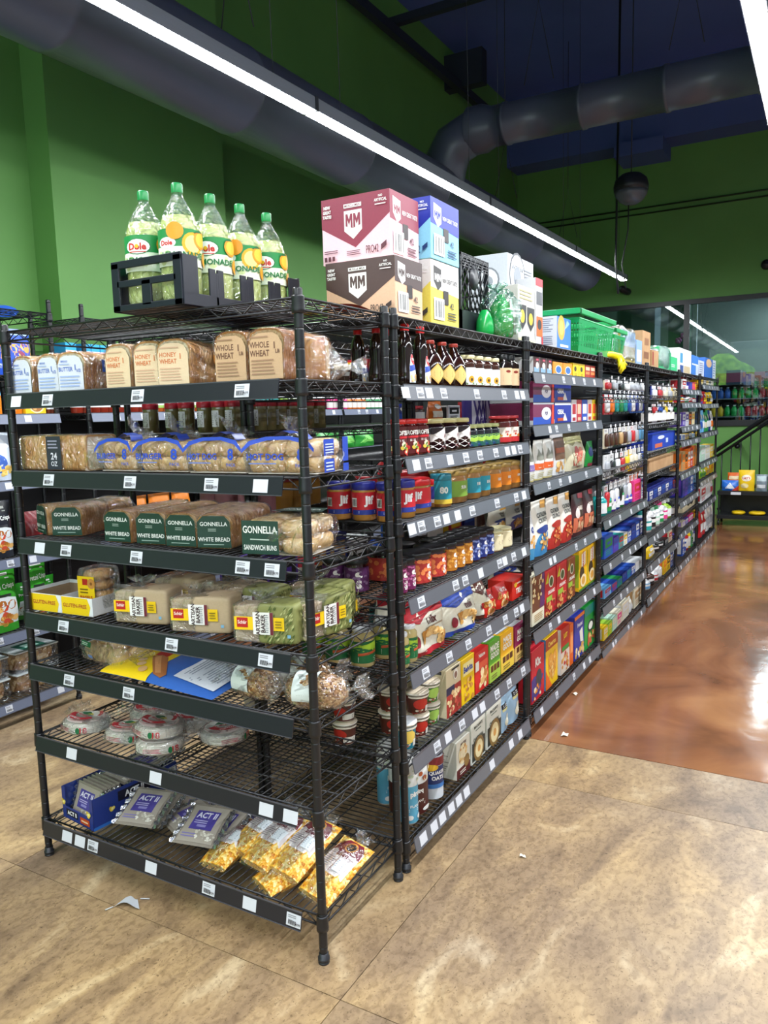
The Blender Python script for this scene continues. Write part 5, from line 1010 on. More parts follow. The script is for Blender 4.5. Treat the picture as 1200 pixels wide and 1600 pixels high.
row(697, 721, 1, 1041, z, BX('d6c9a8', [('r', 0, .0, 1, .6, 'a8332c'), ('r', 0, .46, .55, .62, '2a2f55'), ('s', .1, .04, .9, .5, 30, .09, ['d8b080', 'e8d0a0', '7a3a20', 'c05040']), ('e', .62, .82, .16, None, 'f0ece0'), ('e', .62, .8, .1, None, '8a6a5a'), ('r', .35, .93, .85, .97, '22262c')], [('r', .1, .9, .9, .97, '3a3c40'), ('e', .5, .7, .12, None, '9a8c78')], d=.19), 'tan oatmeal box with bowl picture', 'box')
row(721, 742, 1, 1026, z, BX('f0c614', [('t', 'Biscuit', .5, .72, .16, '2b46a0', 0, .8, .04), ('r', .1, .62, .9, .9, 'f6e8a0'), ('t', 'Belvita', .5, .75, .14, '2b46a0', 0, .7, .04), ('s', .15, .05, .85, .55, 20, .09, ['d09038', 'e8b860', 'a8682c'])], [('r', 0, .0, 1, .25, 'e0a818')], [('r', .1, .1, .9, .9, '5a6a3a')]), 'yellow breakfast biscuit box', 'box')
row(742, 764, 1, 1015, z, BX('cf2420', [('t', 'Nature', .5, .88, .1, 'f4f0e8', 0, .8, .03), ('s', .2, .08, .8, .5, 14, .14, ['e0b070', 'f0d8a8', 'b87838']), ('r', .1, .56, .9, .72, 'e86040'), ('r', -.0, .55, .25, .78, 'f0f0e8')], [('r', 0, 0, 1, .3, 'a81c18')]), 'red biscuit box with stacked cookies picture', 'box')
MG = lambda c, c2, lc: BX(c, [('t', 'MADE', .5, .82, .16, 'f6f4e8', 0, .78, .04), ('t', 'GOOD', .5, .64, .16, 'f6f4e8', 0, .78, .04), ('r', 0, .0, 1, .44, c2), ('r', .12, .24, .34, .4, '5a3018'), ('r', .39, .24, .61, .4, '6a3a1c'), ('r', .66, .24, .88, .4, '5a3018'), ('ln', .15, .06, .85, .18, 2, '7a6a3a')], [('r', 0, 0, 1, .4, c2), ('t', 'MADE GOOD', .5, .7, .14, 'f6f4e8', 0, .7)], [('r', .08, .1, .92, .9, 'c8ccd0'), ('ln', .2, .2, .8, .8, 5, '6a7076')], d=.2)
row(764, 782, 1, 1000, z, MG('5aa12c', 'a8c84a', 0), 'green granola snack box', 'box')
row(782, 803, 1, 987, z, MG('f0b41c', 'f2cc4a', 0), 'golden yellow granola snack box', 'box')
row(804, 823, 1, 976, z, MG('8e2050', 'e8c070', 0), 'magenta granola snack box', 'box')
# bottom row
z = Z1[0]
def pirq(c, tc, nm):
    def mk(w, h):
        r = w/2; a = MB(); b = MB(); b.lathe([(r*.86, 0), (r, h*.03), (r, h*.86), (r*.9, h*.95), (r*.3, h)], M('e2e4e4', .35), 24)
        F = lambda u, v, o: ((r+.0008+o)*math.cos(R_(-90+(u-.5)*180)), (r+.0008+o)*math.sin(R_(-90+(u-.5)*180)), h*(.03+.84*v))
        a.grid(lambda u, v: ((r+.0005)*math.cos(2*PI*u), (r+.0005)*math.sin(2*PI*u), h*(.03+.55*v)), 28, 1, M(c, .4))
        art(a, [('t', 'pirq', .5, .5, .12, 'f2f2ee', 0, .6, .05), ('t', 'PLANT', .5, .3, .05, 'f2f2ee', 0, .5), ('ln', .25, .2, .75, .26, 2, 'f2f2ee'), ('e', .3, .1, .1, .045, 'e8e8e4'), ('e', .65, .1, .1, .045, 'e8e8e4'), ('s', .2, .7, .8, .95, 12, .06, [tc, 'e8e0c8'])], F, r*PI, h*.84, 1)
        return ('drink_bottle', b.mesh('drink_bottle'), [('label_print', a.mesh('label_print'), None)])
    return mk
pl_ = pirq('5aa5c4', 'b8c4a8', '')(.068, .245); place(pl_, 'light blue and white plant drink bottle at the shelf corner', 'bottle', (-.05, along(638, 'y', x=-.05, z=z+.1), z+.0015), R_(75))
place(pl_, 'light blue and white plant drink bottle, second from the corner, partly behind the posts', 'bottle', (-.19, along(603, 'y', x=-.19, z=z+.1)+.0, z+.0015), R_(75))
row(650, 681, 1, 1184, z, pirq('4a1c18', 'a85028', ''), 'chocolate brown plant drink bottle', 'bottle', axis=True, fill=.9)
row(682, 699, 1, 1174, z, lambda w, h: jar_kind('canister', w/2, h, 'c8ccd4', '2a2f45', [('r', 0, .3, 1, .78, '25356c'), ('t', 'QUAKER', .5, .62, .1, 'f2f2f2', 0, .8, .04), ('t', 'OATS', .5, .5, .1, 'f2f2f2', 0, .5, .04), ('r', 0, .26, 1, .36, '3f7ac0'), ('r', 0, .8, 1, 1, '7a2028'), ('e', .3, .76, .2, .08, 'e0b030')], (.0, .92), 'd8dce2', .06, .98, lidr=1.0, wide=200), 'round oats canister with navy band', 'can', axis=True)
oat = lambda c: BX('dcd9cc', [('r', 0, 0, 1, .26, c), ('t', 'MUSH', .5, .86, .1, '5a3a34', 0, .7, .03), ('e', .45, .6, .32, None, 'e8d8b0'), ('s', .2, .42, .7, .78, 20, .07, ['c88a4a', 'e0b878', 'f0e0c0']), ('e', .72, .34, .2, None, '8a6a3a'), ('ln', .2, .08, .8, .2, 2, 'e8dcd0')], [('e', .4, .84, .16, None, '3a4a2c'), ('ln', .15, .2, .8, .7, 9, '9a988c')], [('r', .3, .2, .8, .8, '8f8c80')], d=.17)
row(713, 735, 1, 1153, z, oat('5a2020'), 'oatmeal box with dark red foot and bowl picture', 'box')
ox = lambda w, h: box_kind('box', w, .17, h, 'd8dbd2', [('t', "McCANN'S", .5, .84, .08, '2c3a34', 0, .8, .03), ('ln', .3, .72, .7, .78, 1, '6a7a70'), ('r', .04, .06, .96, .5, '2a2e28'), ('t', 'OATMEAL', .5, .55, .1, '2c3a34', 0, .86, .03), ('e', .5, .28, .36, None, '8a6c3c'), ('e', .5, .28, .26, None, 'e8d8a8'), ('e', .5, .28, .1, None, 'c89048')], [('ln', .2, .5, .8, .9, 5, 'a0a598')], (), [('r', .3, .2, .7, .8, '4a5048')])
row(736, 759, 1, 1122, z, ox, 'pale steel-cut oatmeal box, first of two alike', 'box')
row(760, 784, 1, 1098, z, ox, 'pale steel-cut oatmeal box, second of two alike', 'box')
bb = PO('9fc0dc', [('r', .3, .62, .95, .74, '23262a'), ('r', .3, .56, .95, .62, 'e8e0a0'), ('e', .62, .3, .26, .16, 'e8e4cc'), ('e', .62, .3, .18, .1, 'f4f0dc'), ('ln', .4, .64, .9, .72, 2, 'e0e4e8')], d=.07, seed=8, crinkle=.08)
row(782, 799, 1, 1106, z, bb, 'pale blue flour bag in front', 'bag', h=.17)
row(797, 816, 1, 1063, z, bb, 'pale blue flour bag at the far end of the bottom shelf', 'bag')
# --- second unit
z = Z2[5]
sm = lambda f, l=(), d=.1: (lambda w, h: box_kind('box', w, d, h, f[0], f[1], l, small=True))
row(833, 863, 3, 558, z, sm(('4a1f1c', [('r', .1, .05, .9, .38, '8fb4d0'), ('e', .6, .5, .25, .2, 'e8e0d8'), ('r', .4, .78, .8, .9, 'd0506a')]), [('r', 0, 0, 1, 1, 'e6e6e8')]), 'small brown pudding snack box', 'box')
row(864, 894, 2, 566, z, sm(('f09a2a', [('e', .55, .45, .34, .32, 'f4f0e0'), ('e', .55, .45, .28, .25, '3f74c0'), ('r', 0, 0, 1, .14, '58a0d0')])), 'small orange cracker box with blue emblem', 'box')
row(895, 914, 2, 568, z, sm(('f2cf1e', [('e', .4, .6, .2, .18, '3a3020'), ('ln', .3, .1, .8, .3, 2, 'c09a18')])), 'small yellow gelatin box', 'box')
row(914, 930, 2, 571, z, sm(('b8381f', [('r', .1, .3, .9, .5, 'e89050'), ('r', .1, .6, .9, .85, 'f0d0b0')])), 'small rust red snack box', 'box')
z = Z2[4]
def multi(w, h, c1, c2, t): return box_kind('box', w, .22, h, c1, [('r', 0, .0, 1, .34, c2), ('r', 0, .92, 1, 1, 'd8dce4'), ('e', .62, .5, .24, .3, 'e8e4ec'), ('t', t, .62, .5, .18, '3a2c60', 0, .4, .04), ('p', [(.85, .0), (1, .0), (1, .9), (.9, .9)], 'd8402c')], [('r', 0, 0, 1, .2, 'd0d4da')])
for i, (zz, nm) in enumerate(((0, 'lower'), (.107, 'upper'))):
    row(832, 866, 1, 0, z+zz, lambda w, h: multi(w, .105, '7a2450', '2a52b8', 'POP'), f'purple and blue variety pack, {nm} of two', 'box', h=.105)
    row(866, 893, 1, 0, z+zz, lambda w, h: box_kind('box', w, .22, .105, '1f2f9c', [('r', 0, .88, 1, 1, 'dfe2ea'), ('t', 'CEREAL', .35, .55, .24, 'f0f0f4', 0, .5, .04), ('p', [(.45, .1), (.6, .5), (.75, .1)], 'e8e4e0'), ('r', .15, .1, .5, .25, 'c85028')], [('r', 0, 0, 1, .2, 'd0d4da')]), f'navy blue cereal multipack, {nm} of two', 'box', h=.105)
for u0, u1, c, c2, nm in ((893, 901, 'e4dfe2', 'b02030', 'white and red'), (901, 909, 'c02c3a', 'f0c0a0', 'red and peach'), (909, 918, '2c50b8', 'e8ecf4', 'blue and white'), (918, 925, 'e8dcd0', 'c03828', 'cream'), (925, 932, 'f0d030', 'e05828', 'yellow')):
    row(u0, u1, 1, 625, z, sm((c, [('r', .15, .35, .85, .8, c2), ('r', .2, .05, .8, .2, c2)]), (), .16), f'slim {nm} bar box standing upright', 'box')
z = Z2[3]
wb = lambda o: PO('e6e6e0', [('p', [(.1, .6), (.3, .78), (.5, .62), (.7, .8), (.9, .6), (.9, .5), (.1, .5)], '8a8c80'), ('r', 0, .26, 1, .42, o), ('ln', .2, .3, .8, .38, 2, 'f0e0d0'), ('ln', .2, .06, .8, .2, 3, 'c8c090'), ('r', 0, 0, 1, .04, 'c8bc80')], d=.06, seed=2)
row(828, 838, 1, 690, z, wb('8a78b8'), 'white coffee bag with lilac band', 'bag'); row(838, 867, 2, 688, z, wb('e0642c'), 'white coffee bag with orange band', 'bag', tilt=4)
row(867, 888, 1, 674, z, PO('d8dadc', [('r', .1, .35, .9, .85, '6a4a34'), ('r', .15, .5, .85, .62, 'a8542c'), ('s', .2, .1, .8, .3, 12, .08, ['c89048', 'e8c888']), ('bar', .2, .02, .8, .08)], d=.06, seed=3), 'silver granola bag with brown centre', 'bag')
row(888, 923, 1, 677, z, PO('d9d3b4', [('p', [(0, 1), (1, 1), (1, .74), (.85, .78), (.7, .68), (.5, .78), (.3, .66), (.12, .76), (0, .7)], '94905c'), ('s', .3, .15, .9, .55, 12, .1, ['b84a40', 'd8846a', 'c8c0a0']), ('ln', .2, .06, .8, .12, 2, '5a564a')], d=.12, seed=5), 'large beige rice cake bag with olive top', 'bag')
row(919, 928, 1, 690, z, PO('1f8a3c', [('e', .4, .6, .3, .2, '1a2c5c'), ('r', .1, .02, .9, .14, '8a2840')], d=.05), 'narrow green snack bag at the far post', 'bag', tilt=5)
z = Z2[2]
row(829, 839, 1, 800, z, PO('e8e8ea', [('r', 0, 0, 1, .24, '4a9ac8'), ('t', 'O', .5, .62, .14, '25408c', 0, 0, .06), ('s', .2, .26, .8, .5, 10, .12, ['d89a48', 'e8c080'])], d=.06), 'white and blue cereal bag at the shelf corner', 'bag')
row(839, 862, 1, 782, z, PO('ece9de', gran('3f8cc4', '27408c', ['c88a3a', 'e0b060', 'f0d8a0']), d=.07, seed=21), 'cream cereal bag with sky blue foot', 'bag')
row(862, 898, 2, 777, z, PO('ece6dc', gran('b83028', 'a82820', ['e0703a', 'c84a24', 'f0a868']), d=.07, seed=22), 'cream cereal bag with red foot and bowl picture', 'bag')
row(898, 931, 2, 772, z, PO('4a2c30', [('t', 'DARK', .5, .66, .1, 'e8dcd0', 0, .7, .03), ('r', .05, .1, .95, .45, 'c86a4c'), ('s', .2, .12, .8, .4, 20, .07, ['6a3a2c', '8a5a3c', 'd8b890']), ('e', .25, .56, .14, None, 'e8dcd8'), ('p', [(.4, .9), (.9, .86), (.95, .98), (.5, 1)], 'b83c4c')], d=.07, seed=23), 'dark brown cereal bag with coral panel', 'bag', tilt=3)
z = Z2[1]
row(831, 851, 1, 898, z, BX('e8e2c8', [('r', 0, .28, 1, 1, '6a3c24'), ('s', .02, .42, .95, .98, 34, .08, ['e0c080', 'c89a50', 'f0deb0', '7a3c1c']), ('p', [(.6, .3), (1, .3), (1, 1), (.8, 1)], '5c2c66'), ('ln', .15, .06, .85, .22, 4, 'b08a50')], [('r', .1, .1, .9, .9, 'd8d2c0')], d=.07), 'nut and raisin cereal box with purple edge', 'box')
rr_ = [('p', [(.05, .72), (.3, .96), (.3, .72)], 'c8d030'), ('e', .55, .72, .22, .13, 'e8e8d0'), ('e', .55, .72, .16, .1, '4a5a30'), ('t', 'ORGANIC', .55, .5, .08, 'f2ece4', 0, .7, .03), ('r', .1, .3, .6, .42, '98b83c'), ('s', .05, .02, .95, .32, 26, .07, ['c87a3c', 'e0a860', '8a3c20'])]
row(851, 886, 2, 890, z, BX('c0202c', rr_, [('r', 0, 0, 1, 1, 'a01a24')], d=.07), 'crimson organic flakes cereal box', 'box')
row(886, 899, 1, 872, z, BX('8a4a2a', rr_, [('r', 0, 0, 1, 1, '7a3c20')], d=.07), 'brown organic flakes cereal box', 'box')
row(904, 931, 2, 858, z, BX('eebc1a', [('p', [(.3, .55), (.75, .6), (.75, .92), (.3, .88)], 'f4ecd8'), ('t', 'MAGIC', .52, .74, .1, 'c02c30', 90, .5, .04), ('e', .35, .42, .26, .16, '3c2c1c'), ('e', .5, .22, .34, .16, 'f2e0b0'), ('e', .5, .22, .2, .1, 'd8a048'), ('r', 0, 0, 1, .05, '5a8a2c')], [('r', 0, .1, 1, .9, '9ab02c')], d=.08), 'yellow children cereal box', 'box')
z = Z2[0]
row(830, 851, 1, 1012, z, BX('c42230', [('p', [(0, .05), (.6, .1), (.9, .42), (.2, .5), (0, .45)], '4a3a80'), ('t', 'Kix', .5, .74, .17, 'f2efe8', 0, .7, .05), ('e', .55, .42, .22, .16, '3c4046'), ('s', .2, .05, .8, .3, 12, .07, ['e89030', 'e8e0c0', 'c02c30'])], d=.07), 'red cereal box with violet swirl', 'box')
row(852, 872, 1, 993, z, BX('f2c41a', [('r', 0, .76, 1, 1, 'b0481c'), ('t', 'Cheerios', .5, .86, .1, 'f4d060', 0, .85, .04), ('p', [(.2, .6), (.4, .68), (.55, .6), (.75, .68), (.9, .58), (.85, .3), (.55, .1), (.25, .3)], 'd8963a'), ('s', .28, .2, .82, .6, 30, .06, ['e0a850', 'b87428', 'f0cc80']), ('p', [(.0, .0), (.5, .0), (.1, .3), (0, .4)], 'e86c1c')], [('r', 0, 0, 1, 1, '3a8ac0')], d=.07), 'yellow honey ring cereal box with brown top', 'box')
row(876, 890, 1, 980, z, BX('b8261c', [('r', 0, 0, 1, .48, 'd8c8b8'), ('s', .05, .03, .95, .42, 20, .1, ['e0b060', 'c88838', 'b83028']), ('t', 'JUST', .5, .8, .14, 'f2d030', 0, .8, .05), ('r', .1, .5, .9, .6, '3c8a34')], [('r', 0, 0, 1, 1, 'e0dcdc')], d=.07), 'red and green flakes cereal box with white side', 'box')
row(890, 896, 1, 975, z, BX('e0641c', [('r', .2, .3, .8, .8, 'f0a060')], d=.07), 'thin orange cereal box', 'box')
row(897, 913, 1, 960, z, BX('2b3aa0', [('t', 'Frosted', .55, .76, .1, 'e8ecf8', 0, .8, .04), ('p', [(.5, .6), (.8, .66), (.9, .3), (.6, .34)], 'e8e4d8'), ('s', .1, .04, .9, .26, 14, .1, ['e8c888', 'd0a050', 'f4e8c8']), ('r', 0, .92, 1, 1, 'e87a2c')], d=.07), 'blue frosted cereal box', 'box')
row(913, 930, 1, 945, z, BX('1f9a3c', [('t', 'Jacks', .5, .84, .12, 'e8f4e8', 0, .8, .04), ('r', 0, .78, 1, 1, '1c8a7c'), ('e', .55, .5, .3, .14, '2a3030'), ('e', .55, .5, .2, .09, 'e8ece0'), ('s', .3, .06, .95, .34, 16, .09, ['e09a48', 'e8c070', 'c8603c'])], d=.07), 'green cereal box at the far post', 'box')
# ------------------------------------------------------------------ farther units: simpler copies, one object per item
CN = {'w': ('white', 'e6e8ea'), 'b': ('blue', '2450b0'), 'n': ('navy', '1c2a80'), 'r': ('red', 'c02430'), 'y': ('yellow', 'f0c81c'), 'g': ('green', '1f8a48'), 't': ('teal', '1f9a98'), 'p': ('purple', '5a3aa8'), 'o': ('orange', 'ee7a1c'),
      'k': ('black', '1a1b20'), 'i': ('pink', 'e83a8c'), 'm': ('mint', 'b8dcc8'), 'c': ('cream', 'e4dcc4'), 's': ('silver', 'a8acb4'), 'l': ('lilac', 'a890d8'), 'd': ('dark brown', '4a2c20'), 'a': ('tan', 'c09a68'), 'u': ('sky blue', '6aaee0'), 'e': ('lime', '9ac83a')}
_S = {}
def simple(kc, w, h, c, c2):
    c = CN[c][1]; c2 = CN[c2][1]; key = (kc, round(w, 2), round(h, 2), c, c2)
    if key in _S: return _S[key]
    if kc == 'b': k = box_kind('box', w, .12, h, c, [('r', .1, .45, .9, .85, c2), ('ln', .15, .08, .85, .36, 3, c2), ('r', .3, .58, .7, .7, c)], [('r', .1, .1, .9, .9, c2)], small=True)
    elif kc == 'o':
        b = MB(); r = w/2; b.lathe([(r*.85, 0), (r, h*.03), (r, h*.62), (r*.7, h*.74), (r*.42, h*.8)], M(c, .25), 14); b.lathe([(r*.45, h*.8), (r*.45, h*.97), (r*.3, h)], M(c2, .3), 12)
        F = lambda u, v, o: ((r+.001+o)*math.cos(R_(-90+(u-.5)*150)), (r+.001+o)*math.sin(R_(-90+(u-.5)*150)), h*(.12+.42*v)); art(b, [('r', 0, 0, 1, 1, c2), ('r', .15, .45, .85, .8, 'f0f0f0'), ('ln', .2, .1, .8, .35, 2, c)], F, r*2.6, h*.42, 1); k = ('bottle', b.mesh('bottle'), [])
    elif kc == 'j':
        b = MB(); r = w/2; b.lathe([(r*.9, 0), (r, h*.04), (r, h*.74), (r*.85, h*.82)], M(c, .2), 14); b.lathe([(r*.92, h*.8), (r*.92, h*.99), (0, h)], M(c2, .35), 14)
        F = lambda u, v, o: ((r+.001+o)*math.cos(R_(-90+(u-.5)*150)), (r+.001+o)*math.sin(R_(-90+(u-.5)*150)), h*(.12+.5*v)); art(b, [('r', 0, 0, 1, 1, 'e8e6e0'), ('ln', .2, .2, .8, .8, 3, c2)], F, r*2.6, h*.5, 1); k = ('jar', b.mesh('jar'), [])
    else: k = pouch_kind('bag', w, h, .06, c, [('r', .1, .2, .9, .5, c2), ('e', .5, .7, .25, .12, 'f0ece0'), ('ln', .2, .05, .8, .16, 2, c2)], 3, nu=6, nv=8, small=True, crinkle=.1)
    _S[key] = k; return k
KN = {'b': 'box', 'o': 'bottle', 'j': 'jar', 'p': 'bag'}
def fill(unit, shelf, z, u0, u1, vt, items, x=-.03, dx=0, grp=None):
    """items: 'kind colour accent [relative width] [relative height]' words"""
    y0 = along(u0, 'y', x=x, z=z+.06); y1 = along(u1, 'y', x=x, z=z+.06); H = sight((u0+u1)/2, vt, 'x', x).z-z
    it = items.split(); tot = 0; L = []
    for s in it:
        p = s.split(':'); wd = float(p[1]) if len(p) > 1 and p[1] else 1; ht = float(p[2]) if len(p) > 2 else 1; L.append((p[0], wd, ht)); tot += wd
    y = y0
    for i, (s, wd, ht) in enumerate(L):
        w = (y1-y0)*wd/tot
        if s[0] != '_':
            k = simple(s[0], w*.93, H*ht, s[1], s[2])
            place(k, f'{CN[s[1]][0]} and {CN[s[2]][0]} {KN[s[0]]} {ORD[i]} on the {shelf} of the {unit} unit', KN[s[0]], (x-(w*.46 if s[0] in 'oj' else 0), y+w/2, z+.0015), R90)
        y += w
# third unit
U = 'third side'
fill(U, 'upper goods shelf', .858, 944, 1006, 757, 'otw otg opw:1:.8 obw:.9:.85 ogw:1.2 opb:1:.7 obp:1:.65 bir:2.2:.95 bwb:.8:1.1')
row(944, 1007, 1, 750, .858, lambda w, h: box_kind('box', w, .1, h, 'dfe4ec', [('r', 0, .92, 1, .97, '3a64b8'), ('r', 0, .86, 1, .9, 'd86a70')], small=True), 'long white carton with blue and red edge behind the mouthwash', 'box', x=-.2, h=.16)
fill(U, 'middle goods shelf', .579, 944, 1006, 826, 'bbg:2:1.15 bpb:1.3:.8 btr:1.2:.75 bwy:1:.7 bbw:1:.75 bnb:1.2:.9 bbw:1.1:.9 bnw:1.3:.9')
fill(U, 'middle back row', .579, 960, 1004, 815, 'btb:1.3 bwl:1 bbw:1 bnw:1', x=-.16)
fill(U, 'lower goods shelf', .315, 944, 1006, 895, 'bur:1.4:.9 bbr:1.2:.85 bgb:1:.8 bnb:1:.95 bbt:1:.95 bbw:1 bww:1.1 bws:1.1:.95')
fill(U, 'floor shelf', .035, 943, 1005, 940, 'byc:.9:.6 bey:.9:.6 bmc:1:.65 bci:1.2:.7 bcw:1.7:.9 pww:1.2:.75 bca:2.6:1.05')
HK = {}
def hang(z, u0, u1, cols, desc, h, x=-.06):
    n = len(cols); y0 = along(u0, 'y', x=x, z=z); y1 = along(u1, 'y', x=x, z=z)
    bar = MB(); bar.tube([(x-.1, y0-.02, z+.01), (x-.1, y1+.02, z+.01)], .004, BLK, 6); bar.box((x-.12, y0-.02, z-.004), (x-.105, y1+.02, z+.02), M('3c3e45', .4)); o = bar.build('hook_bar'); tag(o, f'dark hook rail carrying the {desc}', 'rail')
    for i, c in enumerate(cols):
        w = (y1-y0)/n*.84; y = y0+(y1-y0)*(i+.5)/n; key = (c, round(w, 2), h)
        if key not in HK:
            b = MB(); A, B_ = CN[c[0]][1], CN[c[1]][1]; b.box((-w/2, -.004, -h), (w/2, .004, -.012), M(A, .35)); b.sup((0, -.012, -h*.62), (w*.38, .014, h*.3), M(B_, .3), .5, .5, 12, 8)
            art(b, [('r', .08, .72, .92, .92, 'e8e8ea'), ('ln', .15, .76, .85, .88, 2, B_)], lambda u, v, o_: ((u-.5)*w, -.0045-o_, -h+v*h), w, h)
            k = MB(); k.tube([(0, .06, .004), (0, -.01, .002), (0, -.03, .006)], .002, M('8a8d95', .3, .8), 6); k.box((-.014, -.036, -.004), (.014, -.034, .016), M('e8e8ec'))
            HK[key] = ('hanging_pack', b.mesh('hanging_pack'), [('hook', k.mesh('hook'), None)])
        place(HK[key], f'{CN[c[0]][0]} and {CN[c[1]][0]} blister pack, {ORD[i]} among the {desc}', 'pack', (x, y, z), R90)
hang(1.74, 942, 1006, ['cr', 'ks', 'sk', 'kw', 'ws', 'ws', 'sw'], 'small packs hanging just under the top shelf', .075)
hang(1.65, 942, 1006, ['rw', 'ro', 'kt', 'kg', 'kt', 'kb', 'bw', 'bn', 'bw', 'bn'], 'red, green and blue hanging packs', .14)
hang(1.43, 942, 1006, ['cd', 'sd', 'kd', 'ka', 'wd', 'cs', 'wr', 'ws', 'ku', 'wu'], 'brown and pale hanging packs', .14)
hang(1.26, 942, 1006, ['ws', 'wk', 'kw', 'kr', 'sy', 'yc', 'wc', 'kw', 'nb'], 'white and black hanging packs', .17)
hang(1.06, 942, 1006, ['sr', 'kw', 'sw', 'sk', 'ws', 'sw', 'oa', 'oa', 'oa', 'kr'], 'silver and orange hanging packs', .17)
# fourth unit
U = 'fourth side'
hang(1.73, 1016, 1056, ['nw', 'kr', 'sc', 'cs', 'yc'], 'top packs of the fourth unit', .12)
hang(1.58, 1016, 1056, ['kr', 'kb', 'ky', 'kw', 'kg'], 'dark packs in the second hook row', .09)
fill(U, 'dark upper shelf', 1.42, 1015, 1056, 636, 'jkw jsw jkw jsk jkw jkw')
row(1018, 1056, 1, 652, 1.20, lambda w, h: box_kind('box', w, .2, h, '1c3fb8', [('e', .35, .72, .14, .12, 'dfe6f4'), ('r', .1, .1, .4, .36, 'd86a50'), ('r', .55, .3, .65, .6, 'c8d8f4')], small=True), 'large bright blue carton with white emblem', 'box', h=.13, x=-.03)
row(1013, 1053, 1, 714, 1.03, lambda w, h: box_kind('cardboard_box', w, .3, h, CARD, small=True), 'plain brown cardboard box in the fourth unit', 'box')
fill(U, 'blue pack shelf', .80, 1014, 1056, 757, 'bnw bnb bnw bnb bnw bnb bnr')
fill(U, 'bottle shelf', .534, 1014, 1056, 786, 'owt:1:.95 owk:1:1.05 owm:1:.9 owg:1:.85 owi:1.1:.95 oew:1:.9 okw:1:.85')
fill(U, 'low goods shelf', .315, 1014, 1056, 838, 'pyw:1.6:.8 okk:1:.9 okk:1:.85 bks:1:.5 bcr:1:.9 opn:1:.6')
fill(U, 'floor shelf', .06, 1012, 1052, 880, 'owu:1:.75 odk:1:.95 owr:1:.8 oww:1:1 byo:1:1 byd:1:1.05 bbw:.9:1')
# fifth and sixth unit
U = 'fifth side'
S5 = [('floor shelf', .05, 826, 'bbw:1:.9 owb orw:1:1.1 oyw:1:1.1 bgw opw okp'), ('second shelf', .35, 803, 'bcl:1:.7 bpw:1:.75 biw:1.6:.8 byo:1.5:1'), ('third shelf', .65, 742, 'bnp bpn bbn bbw bnu buw'), ('fourth shelf', .915, 701, 'bao:1:.95 bod:1:.9 bow:1 brw:1 boa:1:1.05 bao:1:1.05'),
      ('fifth shelf', 1.22, 676, 'bwb:1:.9 byb:1:.9 bkw:1 bwu:1:.7 bky:1:1'), ('sixth shelf', 1.355, 644, 'bpw bwp bdo bcy bkn'), ('seventh shelf', 1.578, 617, 'oyr:1:.8 owg:1:.8 owr:1 orw:1:.9'), ('eighth shelf', 1.705, 590, 'bwr:1.4:.8 opw:1:.6 bpb:1:.65 bio:1:.65 boy:1:.7')]
for s, z, vt, it in S5: fill(U, s, z, 1066, 1090, vt, it)
fill(U, 'eighth back row', 1.705, 1067, 1090, 586, 'prk pry pwr prw pow', x=-.14)
row(1066, 1089, 1, 780, .50, lambda w, h: box_kind('box', w, .2, h, 'd8cfb0', [('e', .4, .55, .1, .2, '2a2a2c'), ('e', .62, .55, .12, .24, '2a2a2c')], small=True), 'beige box with two dark round marks in the fifth side unit', 'box')
U = 'sixth side'
S6 = [('floor shelf', .035, 790, 'prw:1 prw:1:.9 pws:1.4:1.05 pws:1.2:1'), ('second shelf', .446, 753, 'bwr:1.5:.9 bww:1.3:.85 pwr:1:1.1'), ('third shelf', .728, 727, 'peg peg:1:.8 pya:1.4 byo:1:.9'), ('fourth shelf', .923, 692, 'bmw:1:.9 bwc:1.4:.8 byc:1:.8'),
      ('fifth shelf', 1.248, 641, 'pub puw:1:1.0 pgc:1:.9 pgw:1:1 pnw:1:1.0 pwo:1:.95'), ('sixth shelf', 1.566, 612, 'ppr:1 pry pyk:1:.95 pyw:1'), ('seventh shelf', 1.77, 594, 'bcy bkw bcy bwk bcw')]
for s, z, vt, it in S6: fill(U, s, z, 1095, 1115, vt, it)
